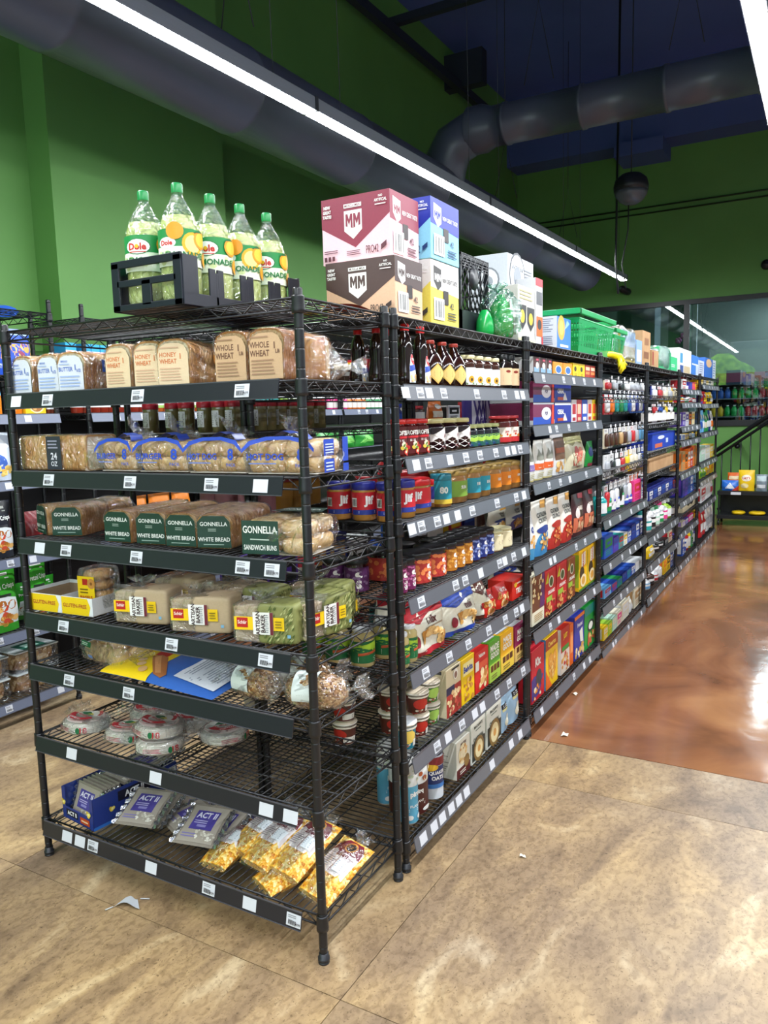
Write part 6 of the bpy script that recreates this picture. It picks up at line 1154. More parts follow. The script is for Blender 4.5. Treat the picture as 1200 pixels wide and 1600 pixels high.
# ------------------------------------------------------------------ on top of the side-aisle units
zt = 1.8637
def mm(c1, c2, tc):
    def em(x, y, w, h, c):
        m = [(0, .12), (0, 1), (.3, 1), (.5, .58), (.7, 1), (1, 1), (1, -.1), (.74, -.02), (.74, .56), (.5, .16), (.26, .56), (.26, .04)]
        return [('p', [(x+w*a, y+h*b) for a, b in m], c), ('p', [(x+2.12*w-w*a, y+h*b) for a, b in m], c)]
    WS = '33302f' if c1.startswith('e') else 'f0efee'
    lg = lambda s=1.0, cx=.5, cy=.6: [('p', [(cx-.13*s, cy+.16), (cx+.13*s, cy+.16), (cx+.13*s, cy-.14), (cx, cy-.27), (cx-.13*s, cy-.14)], WS), *em(cx-.108*s, cy-.09, .102*s, .2, c1), ('r', cx-.13*s, cy+.2, cx+.13*s, cy+.26, 'f0efee'), ('t', 'MUSCLE MILK', cx, cy+.23, .04, c1, 0, -.23*s, .01)]
    f = [('p', [(0, .56), (.5, .22), (1, .66), (1, 1), (0, 1)], c1)]+lg(1, .47, .62)+[('t', 'NEW', .09, .87, .05, 'f0efee', 0, .1, .04), ('t', 'GREAT', .09, .8, .05, 'f0efee', 0, .12, .04), ('t', 'TASTE!', .09, .73, .05, 'f0efee', 0, .13, .04), ('t', 'NO', .88, .92, .035, 'f0efee'), ('t', 'ARTIFICIAL', .88, .86, .045, 'f0efee', 0, .18), ('ln', .8, .78, .96, .82, 1, 'e0d8d8'), ('t', 'PRO42', .75, .16, .12, tc, 0, -.18, .005), ('ln', .04, .16, .32, .22, 2, tc), ('r', .04, .05, .08, .12, tc), ('r', .1, .05, .14, .12, tc), ('r', .16, .05, .2, .12, tc), ('ln', .38, .1, .6, .18, 3, tc), ('p', [(.88, .12), (.96, .18), (.96, .26), (.88, .2)], tc)]
    r = [('p', [(0, .58), (1, .5), (1, 1), (0, 1)], c1), ('p', [(.1, .92), (.36, .88), (.36, .62), (.24, .54), (.1, .68)], WS), *em(.13, .68, .095, .12, c1), ('t', 'NEW GREAT TASTE!', .67, .72, .07, WS, 0, -.54, .01), ('r', .42, .34, .6, .56, '2a1c1c'), ('bar', .08, .08, .44, .42), ('t', '42', .72, .34, .1, tc), ('ln', .56, .1, .9, .24, 3, tc)]
    return lambda w, d, h: box_kind('carton', w, d, h, c2, f, (), r, rough=.6)
yA, yB = along(618, 'y', x=-.02, z=1.9), along(660, 'y', x=-.02, z=1.95)
xw = .262; cd_ = dict(cat='carton')
place(mm('4a3634', 'e0b898', '3a2c2c')(xw, yB-yA, .189), 'brown and beige protein drink carton, lower of the double-wide stack', 'carton', (-.02-xw/2, yA, zt))
place(mm('8a2440', 'efc8d4', '5a2434')(xw, .2, .213), 'maroon and pink protein drink carton on top of the brown one', 'carton', (-.052-xw/2, yA+.035, zt+.1905))
y2 = along(672, 'y', x=-.03, z=2.2); y3 = along(716, 'y', x=-.03, z=2.2)
place(mm('e0dedc', 'e4d45c', '3a3838')(.25, y3-y2, .222), 'yellow and white protein drink carton under the blue one', 'carton', (-.032-.125, y2, zt))
place(mm('1c2ea0', '8fd0ea', '1c3a70')(.25, y3-y2, .208), 'blue protein drink carton on top of the yellow one', 'carton', (-.028-.125, y2, zt+.2235))
# crate standing on its side
cy0, cy1 = along(720, 'y', x=-.11, z=2.05), along(764, 'y', x=-.11, z=2.05); b = MB(); ch = .325
CRM = M('1d1f26', .4)
for (a, c) in (((-.43, cy0, zt), (-.11, cy1, zt+.012)), ((-.43, cy0, zt+ch-.012), (-.11, cy1, zt+ch)), ((-.43, cy0, zt), (-.42, cy1, zt+ch))): b.box(a, c, CRM)
for yy in (cy0, cy1-.012):
    b.box((-.43, yy, zt), (-.41, yy+.012, zt+ch), CRM); b.box((-.13, yy, zt), (-.11, yy+.012, zt+ch), CRM)
    for k in range(6): b.box((-.42, yy+.002, zt+.02+k*.055), (-.12, yy+.008, zt+.028+k*.055), CRM)
    for k in range(6): b.box((-.4+k*.05, yy+.002, zt), (-.392+k*.05, yy+.008, zt+ch), CRM)
L_ = cy1-cy0
b.box((-.118, cy0, zt), (-.11, cy1, zt+.1), CRM)
for k in range(-6, 8):
    for s in (1, -1):
        p = Vector((-.112, cy0+L_*k/7, zt+.1)); q = p+Vector((0, s*L_*.55, ch-.1)); pts = []
        t0, t1 = 0, 1
        dy = q.y-p.y
        lo, hi = sorted(((cy0-p.y)/dy, (cy1-p.y)/dy)); t0, t1 = max(0, lo), min(1, hi)
        if t1-t0 > .05: b.tube([p.lerp(q, t0), p.lerp(q, t1)], .0032, CRM, 5)
for k in range(5): b.box((-.114, cy0, zt+ch-.05+.011*k), (-.11, cy1, zt+ch-.047+.011*k), CRM)
b.lathe([(0, 0), (.045, 0), (.045, .006), (0, .006)], CRM, 20, T=Matrix.Translation((-.112, (cy0+cy1)/2-.02, zt+.235)) @ Matrix.Rotation(PI/2, 4, 'Y'))
tag(b.build('milk_crate'), 'black lattice milk crate standing on its side between stacked cartons', 'crate')
def trow(u0, u1, vt, mk, desc, cat='box', x=-.03, **k): return row(u0, u1, 1, vt, zt, mk, desc, cat, x=x, fill=.97, **k)
trow(793, 834, 404, lambda w, h: box_kind('carton', w, .2, h, 'c6cbd2', [('e', .36, .78, .3, None, '3c4048'), ('e', .36, .78, .27, None, 'd4d8dd'), ('t', 'WHITE CLAW', .36, .86, .06, '3a3e46', 0, .44, .01), ('e', .36, .76, .14, None, '8a9098'), ('p', [(.55, .58), (.98, .62), (.98, .72), (.55, .66)], '7a4a9c'), ('ln', .6, .76, .95, .9, 4, '9aa0a8'), ('r', .05, .5, .95, .52, 'c0c6cc')], [('e', .5, .72, .3, None, '7a8088'), ('e', .5, .72, .26, None, 'dfe4e8'), ('e', .5, .7, .14, None, '9aa0a8')]), 'tall white hard seltzer carton with round grey emblem', 'carton', x=-.13)
trow(809, 836, 449, lambda w, h: box_kind('carton', w, .09, h, 'cfcdc4', [('p', [(.02, .66), (.48, .66), (.46, .36), (.25, .2), (.04, .36)], '26262a'), ('e', .25, .45, .13, None, 'e8c82c'), ('p', [(.52, .64), (.96, .64), (.94, .34), (.74, .2), (.54, .34)], '26262a'), ('e', .74, .43, .12, None, 'e8c82c'), ('ln', .1, .75, .9, .95, 3, 'd0c890'), ('r', 0, 0, 1, .06, 'e8e4b8')]), 'white carton with two black and yellow shields', 'carton')
trow(837, 848, 436, lambda w, h: box_kind('carton', w, .2, h, 'cdcdd0', [('r', 0, .88, 1, 1, 'd02838'), ('r', .1, .6, .9, .8, '5a5c62'), ('r', .1, .12, .95, .42, 'ea6a1c'), ('e', .5, .3, .3, .08, '2a2a2a'), ('r', .8, 0, 1, .12, 'd02838')]), 'narrow white carton with red top and orange picture', 'carton')
trow(870, 892, 497, lambda w, h: box_kind('carton', w, .17, h, '3f82d8', [('e', .3, .66, .26, None, 'f0b040'), ('e', .3, .66, .16, None, 'f4c468'), ('p', [(.5, .6), (.7, .95), (.9, .85)], '9ac4f0'), ('r', .2, .06, .8, .14, 'dfe8f4')], [('r', 0, 0, 1, 1, 'dfe4ee'), ('ln', .08, .5, .9, .95, 7, '8a94a8'), ('bar', .1, .08, .5, .4), ('ln', .55, .1, .95, .4, 5, '7a84a0')], [('r', 0, 0, 1, 1, 'b0a890')]), 'small blue carton with orange fruit disc beside the baskets', 'carton')
# green plastic bag with a bottle
GB = film((.72, .93, .82), .16, 'mint_bag_film'); yb = along(789, 'y', x=-.03, z=1.95)
b = MB(); b.lathe([(.0, 0), (.05, .0), (.056, .02), (.054, .09), (.05, .12), (.03, .155), (.016, .17), (.016, .18)], M('1fae52', .2), 20, (0, 0, .002)); b.box((-.012, -.049, .12), (.012, -.047, .16), M('e8f0e8'))
g = MB(); g.sup((0, 0, .098), (.095, .08, .1), GB, .8, .8, 34, 22, .09, 9); tuft(g, (0, .01, .188), (0, .1, 1), .04, .04, 6, GB)
place(('green_bottle', b.mesh('green_bottle'), [('plastic_bag', g.mesh('plastic_bag'), 'crinkled mint plastic bag')]), 'green bottle wrapped in a crinkled mint plastic bag', 'bottle', (-.05, yb-.0, zt), R90)
b = MB(); b.lathe([(.0, 0), (.035, .0), (.038, .02), (.035, .06), (.024, .09), (.014, .105)], M('18a04a', .2), 20, (0, 0, .002)); place(('green_bottle', b.mesh('green_bottle'), []), 'short green bottle behind the bagged one', 'bottle', (-.07, yb-.13, zt), R90)
# shopping baskets
def basket(L, D, H, n):
    GM = M('0fa055', .35); b = MB(); t = .86
    def ring(z, k, hh, th):
        for (x0, y0, x1, y1) in ((-L/2, -D/2, L/2, -D/2), (-L/2, D/2, L/2, D/2), (-L/2, -D/2, -L/2, D/2), (L/2, -D/2, L/2, D/2)):
            b.rbox((min(x0, x1)*k-th, min(y0, y1)*k-th, z), (max(x0, x1)*k+th, max(y0, y1)*k+th, z+hh), GM, .003)
    ring(H-.03, 1.02, .03, .008); ring(H-.055, .98, .008, .003)
    for (ax, s) in (('x', -1), ('x', 1), ('y', -1), ('y', 1)):
        def P(u, v):
            k = t+(1-t)*v*.95; a = (u-.5)
            return (a*L*k, s*D/2*k, .004+v*(H-.05)) if ax == 'x' else (s*L/2*k, a*D*k, .004+v*(H-.05))
        b.grid(lambda u, v: P(u, v*.16), 2, 1, GM, False); b.grid(lambda u, v: P(u, .84+v*.16), 2, 1, GM, False)
        nn = int((L if ax == 'x' else D)/.016)
        for i in range(nn+1):
            u = i/nn; q = .008
            if .22 < u < .78 and ax == 'y' or .16 < u < .84 and ax == 'x' and abs(u-.5) > .03:
                if i % 1 == 0: b.grid(lambda a, v: P(u-q+2*q*a, .16+.68*v) , 1, 1, GM, False) if True else None
            else: b.grid(lambda a, v: P(max(0, min(1, u-q*1.6+3.2*q*a)), .16+.68*v), 1, 1, GM, False)
        for v in (.3, .55, .7): b.grid(lambda u, w_: (lambda p: (p[0]*(1.004), p[1]*1.004, p[2]))(P(u, v+.02*w_)), 2, 1, GM, False)
    b.box((-L/2*t, -D/2*t, 0), (L/2*t, D/2*t, .005), GM)
    for s in (-1, 1): b.tube([(-L*.2, s*D*.42, H-.01), (-L*.2, s*D*.3, H+.004), (L*.2, s*D*.3, H+.004), (L*.2, s*D*.42, H-.01)], .005, GM, 8)
    return ('shopping_basket', b.mesh('shopping_basket'), [])
ya, yc = along(902, 'y', x=.0, z=2.08), along(958, 'y', x=.0, z=2.08)
BK = basket(.44, .32, .225, 0)
place(BK, 'bright green shopping basket, in front of another one', 'basket', (-.15, (ya+yc)/2, zt), R90, scale=((yc-ya)/.45, 1, 1))
ye = along(977, 'y', x=.0, z=2.04); place(BK, 'bright green shopping basket half hidden behind the first', 'basket', (-.16, yc+.035+(ye-yc)/2+.0, zt), R90, scale=(max(.3, (ye-yc-.03)/.45), 1, .84))
# yellow rubber glove hanging over the shelf edge
YG = M('f0e01c', .35); gy_ = along(966, 'y', x=.03, z=1.85); b = MB()
b.sup((-.01, 0, .012), (.06, .05, .012), YG, .7, .8, 20, 10, .08, 2)
b.tube([(-.06, -.16, .014), (-.03, -.1, .016), (.0, -.05, .018), (.035, 0, .004), (.046, .01, -.03)], [.03, .022, .02, .024, .026], YG, 12)
for i, (dy, L1) in enumerate(((-.05, .07), (-.025, .09), (.004, .1), (.034, .085), (.065, .055))): b.tube([(.042, dy*.5, -.008), (.052, dy, -.035), (.05+.003*i, dy*1.25, -L1*.75), (.042, dy*.95, -L1)], [.012, .012, .0105, .006], YG, 10)
tag(b.build('rubber_glove', None, (0, gy_, zt+.001)), 'yellow rubber glove hanging over the shelf edge beside the baskets', 'glove')
WBAG = film((.9, .95, 1), .3, 'white_bag_film')
def bagged(u0, u1, vt, col, f, desc, x=-.03, filmm=None):
    def mk(w, h):
        k = box_kind('carton', w*.94, .16, h*.9, col, f, [('r', .1, .1, .9, .9, 'e0e4e8')], small=True); g = MB(); g.sup((0, .08, h*.5), (w*.53, .095, h*.5), filmm or WBAG, .4, .5, 26, 16, .06, int(u0)); return (k[0], k[1], [('plastic_bag', g.mesh('plastic_bag'), 'translucent plastic bag')])
    trow(u0, u1, vt, mk, desc, 'carton', x=x)
bagged(968, 993, 512, 'b8a03c', [('t', 'TEA', .45, .24, .2, 'f0ecd8', 0, .5, .04), ('r', 0, .5, 1, 1, '8fb8e0')], 'tea carton with gold panel inside a translucent bag')
trow(994, 1003, 532, lambda w, h: box_kind('carton', w, .15, h, '8fb0dc', [('r', .1, .1, .9, .6, 'dfe8f4')], small=True), 'light blue packet between the tea and the brown carton', 'carton')
trow(1003, 1016, 518, lambda w, h: box_kind('carton', w, .2, h, CARD, [('r', .2, .2, .8, .4, '8a5a38'), ('r', .3, .6, .8, .8, '9a6a44')], small=True), 'brown cardboard carton beside the bagged tea', 'carton')
trow(1018, 1029, 548, lambda w, h: box_kind('carton', w, .15, h, CARD, [('r', .1, .1, .3, .9, '9c3c28')], small=True), 'small brown carton in front of the green soda packs', 'carton')
bagged(1029, 1047, 540, '35b878', [('t', 'TWELVE', .5, .3, .12, 'e8f8f0', 0, .8, .04), ('t', 'SELTZER', .5, .14, .12, 'e8f8f0', 0, .8, .04)], 'green seltzer carton under a clear bag')
trow(1048, 1058, 553, lambda w, h: box_kind('carton', w, .15, h, '3cc480', [('ln', .1, .2, .9, .4, 2, 'e8f8f0'), ('r', 0, .8, 1, 1, 'e8f0f0')], small=True), 'mint green soda carton beside the seltzer', 'carton')
trow(1060, 1080, 546, lambda w, h: box_kind('carton', w, .2, h, 'e4e8e8', [('r', .4, .0, .9, .3, 'c8b490'), ('r', .1, .4, .3, .8, '4a9ac8'), ('r', .1, 0, .35, .3, '2a4a90')], small=True), 'tall white carton with small blue marks', 'carton')
trow(1081, 1091, 556, lambda w, h: box_kind('carton', w, .2, h, '3f7fd4', [('r', 0, .5, 1, .58, 'dfe8f4'), ('r', .6, 0, 1, .5, 'c8d4e8')], small=True), 'blue milk carton pack beside the tall white carton', 'carton')
trow(1092, 1100, 564, lambda w, h: box_kind('carton', w, .2, h, 'd0d8e8', [('ln', .1, .1, .9, .9, 6, '6a78a8')], small=True), 'white and blue printed packet between two blue cartons on the shelf tops', 'carton')
trow(1101, 1118, 561, lambda w, h: box_kind('carton', w, .2, h, '2f6cc8', [('e', .35, .75, .25, .22, 'e0b890'), ('r', .7, 0, 1, 1, 'dfe6f0'), ('ln', .75, .1, .95, .9, 6, '6a90c8')], small=True), 'blue carton with tan disc at the far end of the tops', 'carton')
# leaflets lying beside the protein cartons
b = MB(); b.grid(lambda u, v: (-.26+.13*u, .30+.11*v, .004+.03*u*u*v), 6, 4, M('e4e03c', .5)); tag(b.build('leaflet', None, (0.0, 0, zt)), 'curled yellow-green leaflet on the bakery rack top', 'leaflet')
b = MB(); b.grid(lambda u, v: (-.12+.10*u, .24+.2*v, .004+.009*math.sin(PI*v)), 4, 8, M('c04a1c', .4)); b.grid(lambda u, v: (-.12+.1*u*.3, .24+.2*v, .005+.009*math.sin(PI*v)), 2, 8, M('e8a020', .4)); tag(b.build('snack_packet', None, (-.015, 0, zt)), 'flat orange-red snack packet beside the brown protein carton', 'packet')
# ------------------------------------------------------------------ goods on the wall shelving of the next aisle
XW = -2.45
def wrow(u0, u1, n, vt, z, mk, desc, cat, x=XW, **k): return row(u0, u1, n, vt, z, mk, desc, cat, x=x, **k)
chip = [('r', 0, .0, 1, 1, '1c4fc0'), ('s', .08, .4, .92, .72, 12, .16, ['e8a03c', 'f0c460', '8a2c50']), ('r', .1, .86, .9, .94, 'a8c8f0'), ('t', 'SWEET & SALTY', .5, .2, .1, 'e0ecff', 0, .7, .04), ('r', 0, .96, 1, 1, '8a9cc0')]
wrow(14, 58, 1, 514, 1.8, PO('1c4fc0', chip, d=.09, seed=2), 'blue sweet and salty snack bag with fruit picture, upright', 'bag')
wrow(-30, 12, 1, 516, 1.8, PO('1c4fc0', chip, d=.09, seed=3), 'blue snack bag cut by the picture edge beside the upright one', 'bag')
lay(pouch_kind('bag', .2, .28, .07, '1f5cc8', [('r', 0, .8, 1, 1, '8ab0e8')], 5), 'bright blue snack bag lying on top of the wall shelving', 'bag', XW-.12, .93, 2.17, 60, 6)
cr_ = [('r', 0, .62, 1, .78, 'f0d8e0'), ('t', 'PRINCESS', .5, .7, .12, 'c82848', 0, .8, .04), ('e', .5, .3, .3, .16, 'e0b060'), ('e', .5, .42, .34, .08, 'd8f0fa')]
wrow(104, 122, 1, 536, 1.8, BX('2fa4d8', cr_, [('r', 0, 0, 1, 1, '2a90c4')], d=.1), 'sky blue cracker box at the shelf post, first in the cracker row', 'box')
wrow(130, 172, 3, 538, 1.8, BX('2fa4d8', cr_, [('r', 0, 0, 1, 1, '2a90c4')], d=.1), 'sky blue cracker box', 'box')
for j, (ua, ub, n, c, nm) in enumerate(((176, 208, 2, 'f0883c', 'orange'), (208, 246, 3, 'e8e4ea', 'white and pink'), (246, 300, 4, 'e8dfe6', 'pale pink'), (300, 348, 4, 'c02448', 'crimson'), (350, 420, 6, 'e8e0e4', 'white and crimson'))):
    wrow(ua, ub, n, 545+j*1.5, 1.8, lambda w, h, c=c: box_kind('box', w, .1, h, c, [('r', 0, .6, 1, .8, 'd02850' if c != 'c02448' else 'f0e8ec'), ('e', .5, .3, .3, .15, 'f0c0a0')], small=True), f'{nm} cracker box in the high row along the wall', 'box')
wrow(22, 38, 1, 600, 1.6, PO('e87c1c', [('s', .1, .1, .9, .6, 12, .12, ['5a3018', 'f0a040'])], d=.06), 'orange nut bag beside the yellow one on the wall shelving', 'bag', h=.15)
wrow(38, 72, 1, 600, 1.6, BX('f0c41c', [('e', .55, .35, .4, None, 'ecdcb0'), ('e', .55, .35, .34, None, 'a8703a'), ('s', .3, .1, .8, .6, 12, .09, ['8a4a1c', 'e0a860', '5a2c10'])], d=.08), 'yellow nut box with round bowl picture', 'box', h=.15)
wrow(-18, 8, 1, 600, 1.6, PO('ee8a24', [('r', .1, .6, .9, .8, '60b8e0')], d=.06, seed=4), 'orange and light blue bag at the edge of the picture', 'bag', h=.16)
wrow(74, 86, 2, 600, 1.6, J('6a3020', '3a2420', [('ln', .2, .2, .8, .8, 4, '8a8a8a')], lab=(.2, .8), labcol='d8d8d8'), 'small brown jar at the end of the nut row', 'jar', h=.12, axis=True)
wrow(118, 240, 10, 600, 1.6, lambda w, h: jar_kind('jar', .036, .13, '8a2c1c', 'c8a848', [('ln', .2, .3, .8, .8, 4, '8a9098')], (.25, .8), 'e4e6e8', .14, seg=14), 'red sauce jar with white label along the wall', 'jar', h=.12, axis=True)
wrow(244, 350, 9, 600, 1.6, lambda w, h: jar_kind('jar', .038, .13, 'b85c28', '8fae4a', [('t', 'ARM', .5, .6, .3, '2a2c30', 0, .7, .04), ('r', 0, 0, 1, .2, '9ac060')], (.2, .85), 'ecece4', .14, seg=14), 'orange sauce jar with pale green label along the wall', 'jar', h=.12, axis=True)
for j, (ua, ub, n, c) in enumerate(((352, 400, 5, 'g'), (400, 440, 4, 't'), (440, 474, 4, 'e'), (474, 510, 5, 'r'), (516, 546, 4, 'i'), (546, 575, 4, 'o'), (575, 600, 4, 'g'))):
    wrow(ua, ub, n, 618, 1.6, lambda w, h, c=c: simple('j', .06, .11, c, 'w'), f'{CN[c][0]} tin in the {ORD[j]} colour block along the wall', 'tin', h=.1, axis=True)
wrow(-25, 28, 1, 676, 1.265, PO('c8d4e4', [('e', .4, .35, .3, .2, '4a70c8'), ('s', .2, .05, .9, .28, 14, .09, ['e0a840', 'f0cc70']), ('p', [(.1, .6), (.6, .9), (.9, .7), (.5, .55)], 'e8eef4')], d=.1, seed=6, crinkle=.14), 'white and blue cracker bag, crumpled, at the picture edge', 'bag')
b = MB(); b.box((-.15, -.1, 0), (.15, .1, .02), M('dfe8ee', .4)); tag(b.build('flat_packet', None, (-2.6, 1.52, 1.268), (0, 0, .2)), 'flat white packet lying on the wall shelf behind the sandwich loaf', 'packet')
def crisp(c, c2): return PO(c, [('r', .25, .86, .75, .9, 'e8ece8'), ('ln', .2, .8, .8, .84, 1, 'c8d0c8'), ('t', 'Pretzel Crisps', .5, .68, .1, 'f0f4f0', 4, .8, .02), ('p', [(0, 0), (1, 0), (1, .14), (.9, .5), (.5, .56), (.1, .5), (0, .14)], 'd8e0e4'), ('s', .12, .12, .88, .46, 18, .12, ['c88a3c', 'a86424', 'e0b068', 'c04830']), ('r', 0, 0, 1, .12, c), ('r', .25, .54, .75, .58, c2)], d=.08, seed=7, rough=.25)
wrow(-22, 29, 1, 783, .87, crisp('23262f', '2a2c34'), 'charcoal pretzel crisps bag on the wall shelving', 'bag')
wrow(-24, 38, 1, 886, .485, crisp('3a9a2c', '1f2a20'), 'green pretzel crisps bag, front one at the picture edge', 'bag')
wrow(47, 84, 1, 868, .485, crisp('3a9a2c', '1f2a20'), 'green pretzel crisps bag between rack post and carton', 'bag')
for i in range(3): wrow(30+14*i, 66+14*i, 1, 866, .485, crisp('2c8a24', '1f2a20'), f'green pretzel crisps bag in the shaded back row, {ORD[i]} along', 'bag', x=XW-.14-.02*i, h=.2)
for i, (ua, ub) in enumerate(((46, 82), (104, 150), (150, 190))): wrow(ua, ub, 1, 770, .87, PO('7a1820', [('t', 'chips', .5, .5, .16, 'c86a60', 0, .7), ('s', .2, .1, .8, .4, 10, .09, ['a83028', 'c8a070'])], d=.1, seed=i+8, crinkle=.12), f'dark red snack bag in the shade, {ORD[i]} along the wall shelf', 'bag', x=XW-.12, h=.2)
for i, (ua, ub) in enumerate(((206, 240), (240, 276), (276, 306))): wrow(ua, ub, 1, 765, .87, PO('d87a1c', [('t', 'FUEL', .5, .6, .22, '2a1c10', 0, .7, .05), ('p', [(.1, .1), (.5, .4), (.9, .1)], 'f0a040')], d=.09, seed=i+12, crinkle=.12), f'orange snack bag, {ORD[i]} in the row glimpsed behind the white bread', 'bag', h=.22)
for i, (ua, ub) in enumerate(((500, 530), (530, 560), (560, 590))): wrow(ua, ub, 1, 662, 1.265, PO('2c8a34', [('p', [(.1, .2), (.5, .8), (.9, .3)], '7ac860')], d=.09, seed=i+16, crinkle=.12), f'leaf green snack bag seen through the bakery rack, {ORD[i]} along', 'bag', h=.15)
def tray(n):
    b = MB(); SN = noisy('snack_chips', [(.1, '8a5a2c'), (.5, 'c89a5c'), (.9, 'e0c08c')], 45, .8, 1.0, 'v'); b.sup((0, .09, .055), (.115, .075, .05), SN, .35, .35, 28, 16, .06, n)
    g = MB(); g.rbox((-.13, 0, 0), (.13, .18, .11), film((.97, .98, 1), .1, 'clear_tray'), .006); g.box((-.132, -.002, .108), (.132, .182, .114), M('c8d0d0', .2)); g.box((-.06, .02, .1145), (.08, .14, .1155), M('2f6a58', .4)); g.box((-.03, .05, .1157), (.05, .11, .1162), M('b8e0d0', .4))
    return ('snack_tray', b.mesh('snack_tray'), [('clear_box', g.mesh('clear_box'), 'clear box with green lid label')])
TRK = tray(2)
for i, (y, zz, lb) in enumerate(((.60, 0, 'lower one, at the picture edge'), (.60, .117, 'upper one, at the picture edge'), (.90, 0, 'lower one, behind the rack post'), (.90, .117, 'upper one, behind the rack post'), (1.45, 0, 'single one farther along'))): place(TRK, 'clear box of brown pita chips, '+lb, 'box', (XW-.0, y, .127+zz), R90)
# ------------------------------------------------------------------ stock of the row that faces the next aisle, glimpsed through the side shelves
rnd = random.Random(12); PAL = 'dr rk na oc gk kr pk wd nb ko rc ad gd bk tw cd wk ry'.split()
for bi in range(3):
    Y0, Y1 = YB[bi]+.05, YB[bi+1]-.05
    for li, (z, h) in enumerate(zip(ZL[1:], (.24, .26, .2, .12, .13))):
        n = 6; w_ = (Y1-Y0)/n
        for i in range(n):
            if bi == 0 and li in (2, 3): continue
            y = Y0+w_*(i+.5)
            c = rnd.choice(PAL); kd = rnd.choice('bbpoj'); hh = h*rnd.uniform(.75, 1)
            place(simple(kd, w_*.8, round(hh, 2), c[0], c[1]), f'{CN[c[0]][0]} {KN[kd]} in the shade, back row, shelf {["two", "three", "four", "five", "six"][li]}, unit {["one", "two", "three"][bi]}, {ORD[i]} along', KN[kd], (-.70-(w_*.4 if kd in 'oj' else .0), y, z+.0015), R90)
# ------------------------------------------------------------------ stair railing and snack rack by the back wall
RB = M('191b20', .35)
b = MB(); s_ = .73; x0, x1 = -.35, 2.2; zr = lambda x: .963+(x+.089)*s_
sr = empty('stair_railing', (0, 9.9, 0)); tag(sr, 'black metal stair railing rising in front of the green wall', 'railing')
b.tube([(x0, 0, zr(x0)), (x1, 0, zr(x1))], .028, RB, 12); b.build('handrail', sr)
b = MB(); b.tube([(x0, .02, zr(x0)-.085), (x1, .02, zr(x1)-.085)], .02, RB, 10); b.build('top_rail', sr)
b = MB(); b.tube([(-.1, .02, zr(-.1)-.85), (x1, .02, zr(x1)-.85)], .022, RB, 10); b.build('bottom_rail', sr)
bal = MB(); bal.tube([(0, 0, 0), (0, 0, -.78)], .009, RB, 6); bm_ = bal.mesh('baluster'); x = -.3
while x < x1: link('baluster', bm_, sr, (x, .02, zr(x)-.08)); x += .118
b = MB(); b.tube([(.12, .04, zr(.12)-.13), (.12, .3, zr(.12)-.13)], .035, RB, 10); b.build('wall_bracket', sr)
sk_ = empty('snack_rack', (0, 0, 0)); tag(sk_, 'low black snack rack on casters in front of the stair railing', 'rack')
rx0, rx1, ry0, ry1 = -.02, 1.5, 9.12, 9.5
for z in (.43, .12):
    q = MB(); q.rbox((rx0, ry0, z), (rx1, ry1, z+.018), RB, .003); q.rbox((rx0, ry0-.004, z-.03), (rx1, ry0+.004, z+.02), RB, .002); q.build('shelf', sk_)
q = MB(); q.box((rx0, ry1-.02, .12), (rx1, ry1, .43), RB); q.build('back_panel', sk_)
for x in (rx0+.01, rx1-.03):
    for y in (ry0+.01, ry1-.03):
        q = MB(); q.box((x, y, .07), (x+.02, y+.02, .45), RB); p = q.build('leg', sk_)
        q = MB(); q.lathe([(0, -.012), (.034, -.012), (.034, .012), (0, .012)], BLK2, 16, T=Matrix.Translation((x+.01, y+.01, .035)) @ Matrix.Rotation(PI/2, 4, 'Y'), cap=False); q.build('caster', p)
q = MB(); q.box((.14, ry0-.007, .405), (.26, ry0-.004, .44), M('dfe4ea')); q.build('price_tag', sk_)
def sb(u0, u1, vt, z, c, f, lb, y=ry0+.04, tilt=0, **k):
    xa = along(u0, 'x', y=y, z=z+.1); xb = along(u1, 'x', y=y, z=z+.1); h = sight((u0+u1)/2, vt, 'y', y).z-z
    o = place(pouch_kind('bag', xb-xa, max(.06, h), .09, c, f, 7, crinkle=.1, **k), lb, 'bag', ((xa+xb)/2, y, z+.002), 0, R_(tilt)); return o
zz = .45
sb(1136, 1158, 739, zz, 'e0641c', [('r', .1, .6, .9, .8, 'f0d8b0')], 'orange snack bag at the back of the low rack', y=ry0+.18)
sb(1127, 1154, 751, zz, '2a6fd0', [('p', [(.2, .2), (.5, .8), (.8, .2)], 'e8f0fa'), ('p', [(.6, 0), (1, 0), (1, .5)], 'c8402c')], 'blue and white snack bag in front of the orange one')
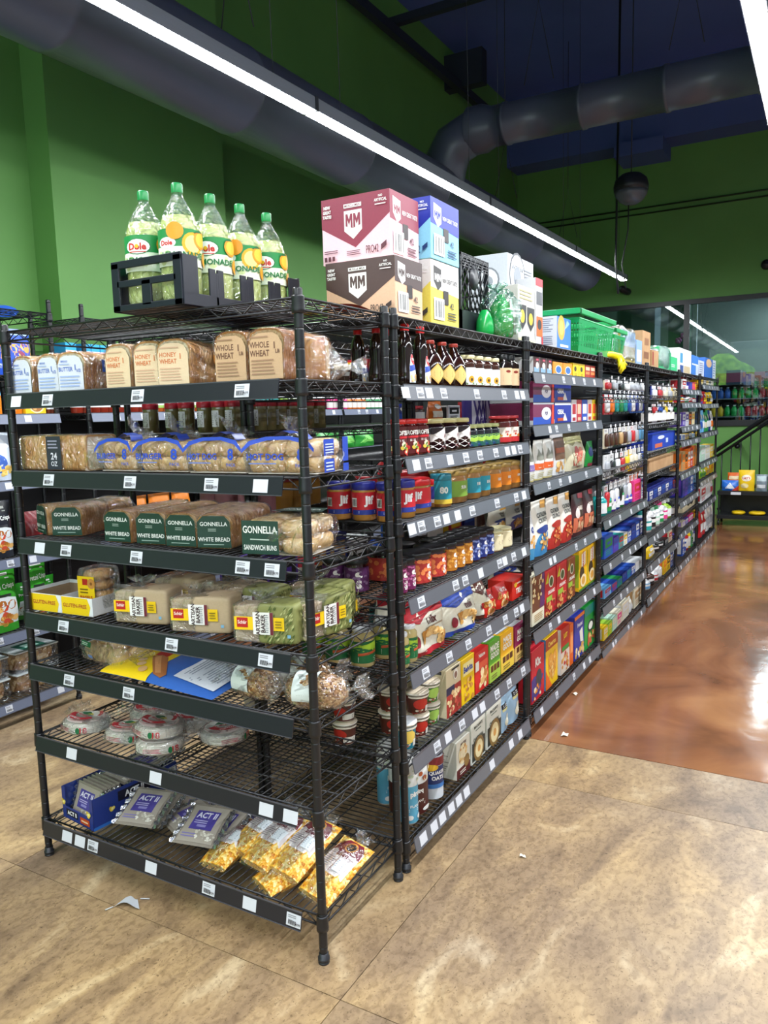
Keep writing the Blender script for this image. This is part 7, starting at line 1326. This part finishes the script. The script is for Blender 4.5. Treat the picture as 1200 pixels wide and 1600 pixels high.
sb(1153, 1179, 735, zz, 'f0c81c', [('e', .5, .62, .3, .16, 'f4ecd8'), ('t', "LAY'S", .5, .62, .12, 'c02828', 0, .5, .04), ('e', .4, .25, .25, .12, 'f0e0a0')], 'yellow potato chip bag upright in the middle of the rack')
sb(1180, 1199, 742, zz, '7a8a94', [('r', .1, .6, .9, .9, 'b8ccd0'), ('r', .15, .2, .85, .4, 'd8dfe2')], 'grey snack bag beside the yellow chip bag')
sb(1200, 1222, 742, zz, 'a82434', [('r', .1, .5, .9, .8, 'e8d0d0')], 'dark red snack bag at the picture edge of the rack')
for i, (u0, u1) in enumerate(((1143, 1164), (1170, 1196))):
    xa = along(u0, 'x', y=ry0+.1, z=.16); xb = along(u1, 'x', y=ry0+.1, z=.16); b = MB(); b.sup((0, 0, .025), ((xb-xa)/2, .09, .025), M('f0c81c', .3), .7, .8, 20, 10, .06, i); tag(b.build('bag', None, ((xa+xb)/2, ry0+.12, .139)), f'yellow snack bag lying flat on the lower rack shelf, {["small", "broad"][i]} one', 'bag')
# ------------------------------------------------------------------ scraps on the floor
p = sight(202, 1412, 'z', 0); b = MB(); b.grid(lambda u, v: ((u-.5)*.09*(1-.5*v), (v-.5)*.05+.01*math.sin(5*u), .003+.012*math.sin(PI*u)*(1-v)), 8, 5, M('c8ccd0', .5)); b.tube([(-.045, -.02, .003), (-.065, -.035, .002)], .002, M('c8ccd0'), 5); b.tube([(.03, .02, .003), (.06, .02, .002)], .002, M('c8ccd0'), 5)
tag(b.build('plastic_scrap', None, (p.x, p.y, .001), (0, 0, .5)), 'crumpled grey plastic scrap on the floor in front of the rack', 'scrap')
for i, (u, v, s, lb) in enumerate(((883, 1149, .03, 'cream paper scrap on the brown floor beside the joint'), (899, 1085, .025, 'small white scrap on the brown floor beside the shelves'), (816, 1339, .016, 'tiny pale scrap on the tan floor tiles'))):
    p = sight(u, v, 'z', 0); b = MB(); b.grid(lambda a, c: ((a-.5)*s, (c-.5)*s*1.6*(1-.5*a), .002+.006*math.sin(3*a+2*c)**2), 4, 4, M('e8e0cc', .6)); tag(b.build('paper_scrap', None, (p.x, p.y, .0005), (0, 0, i)), lb, 'scrap')
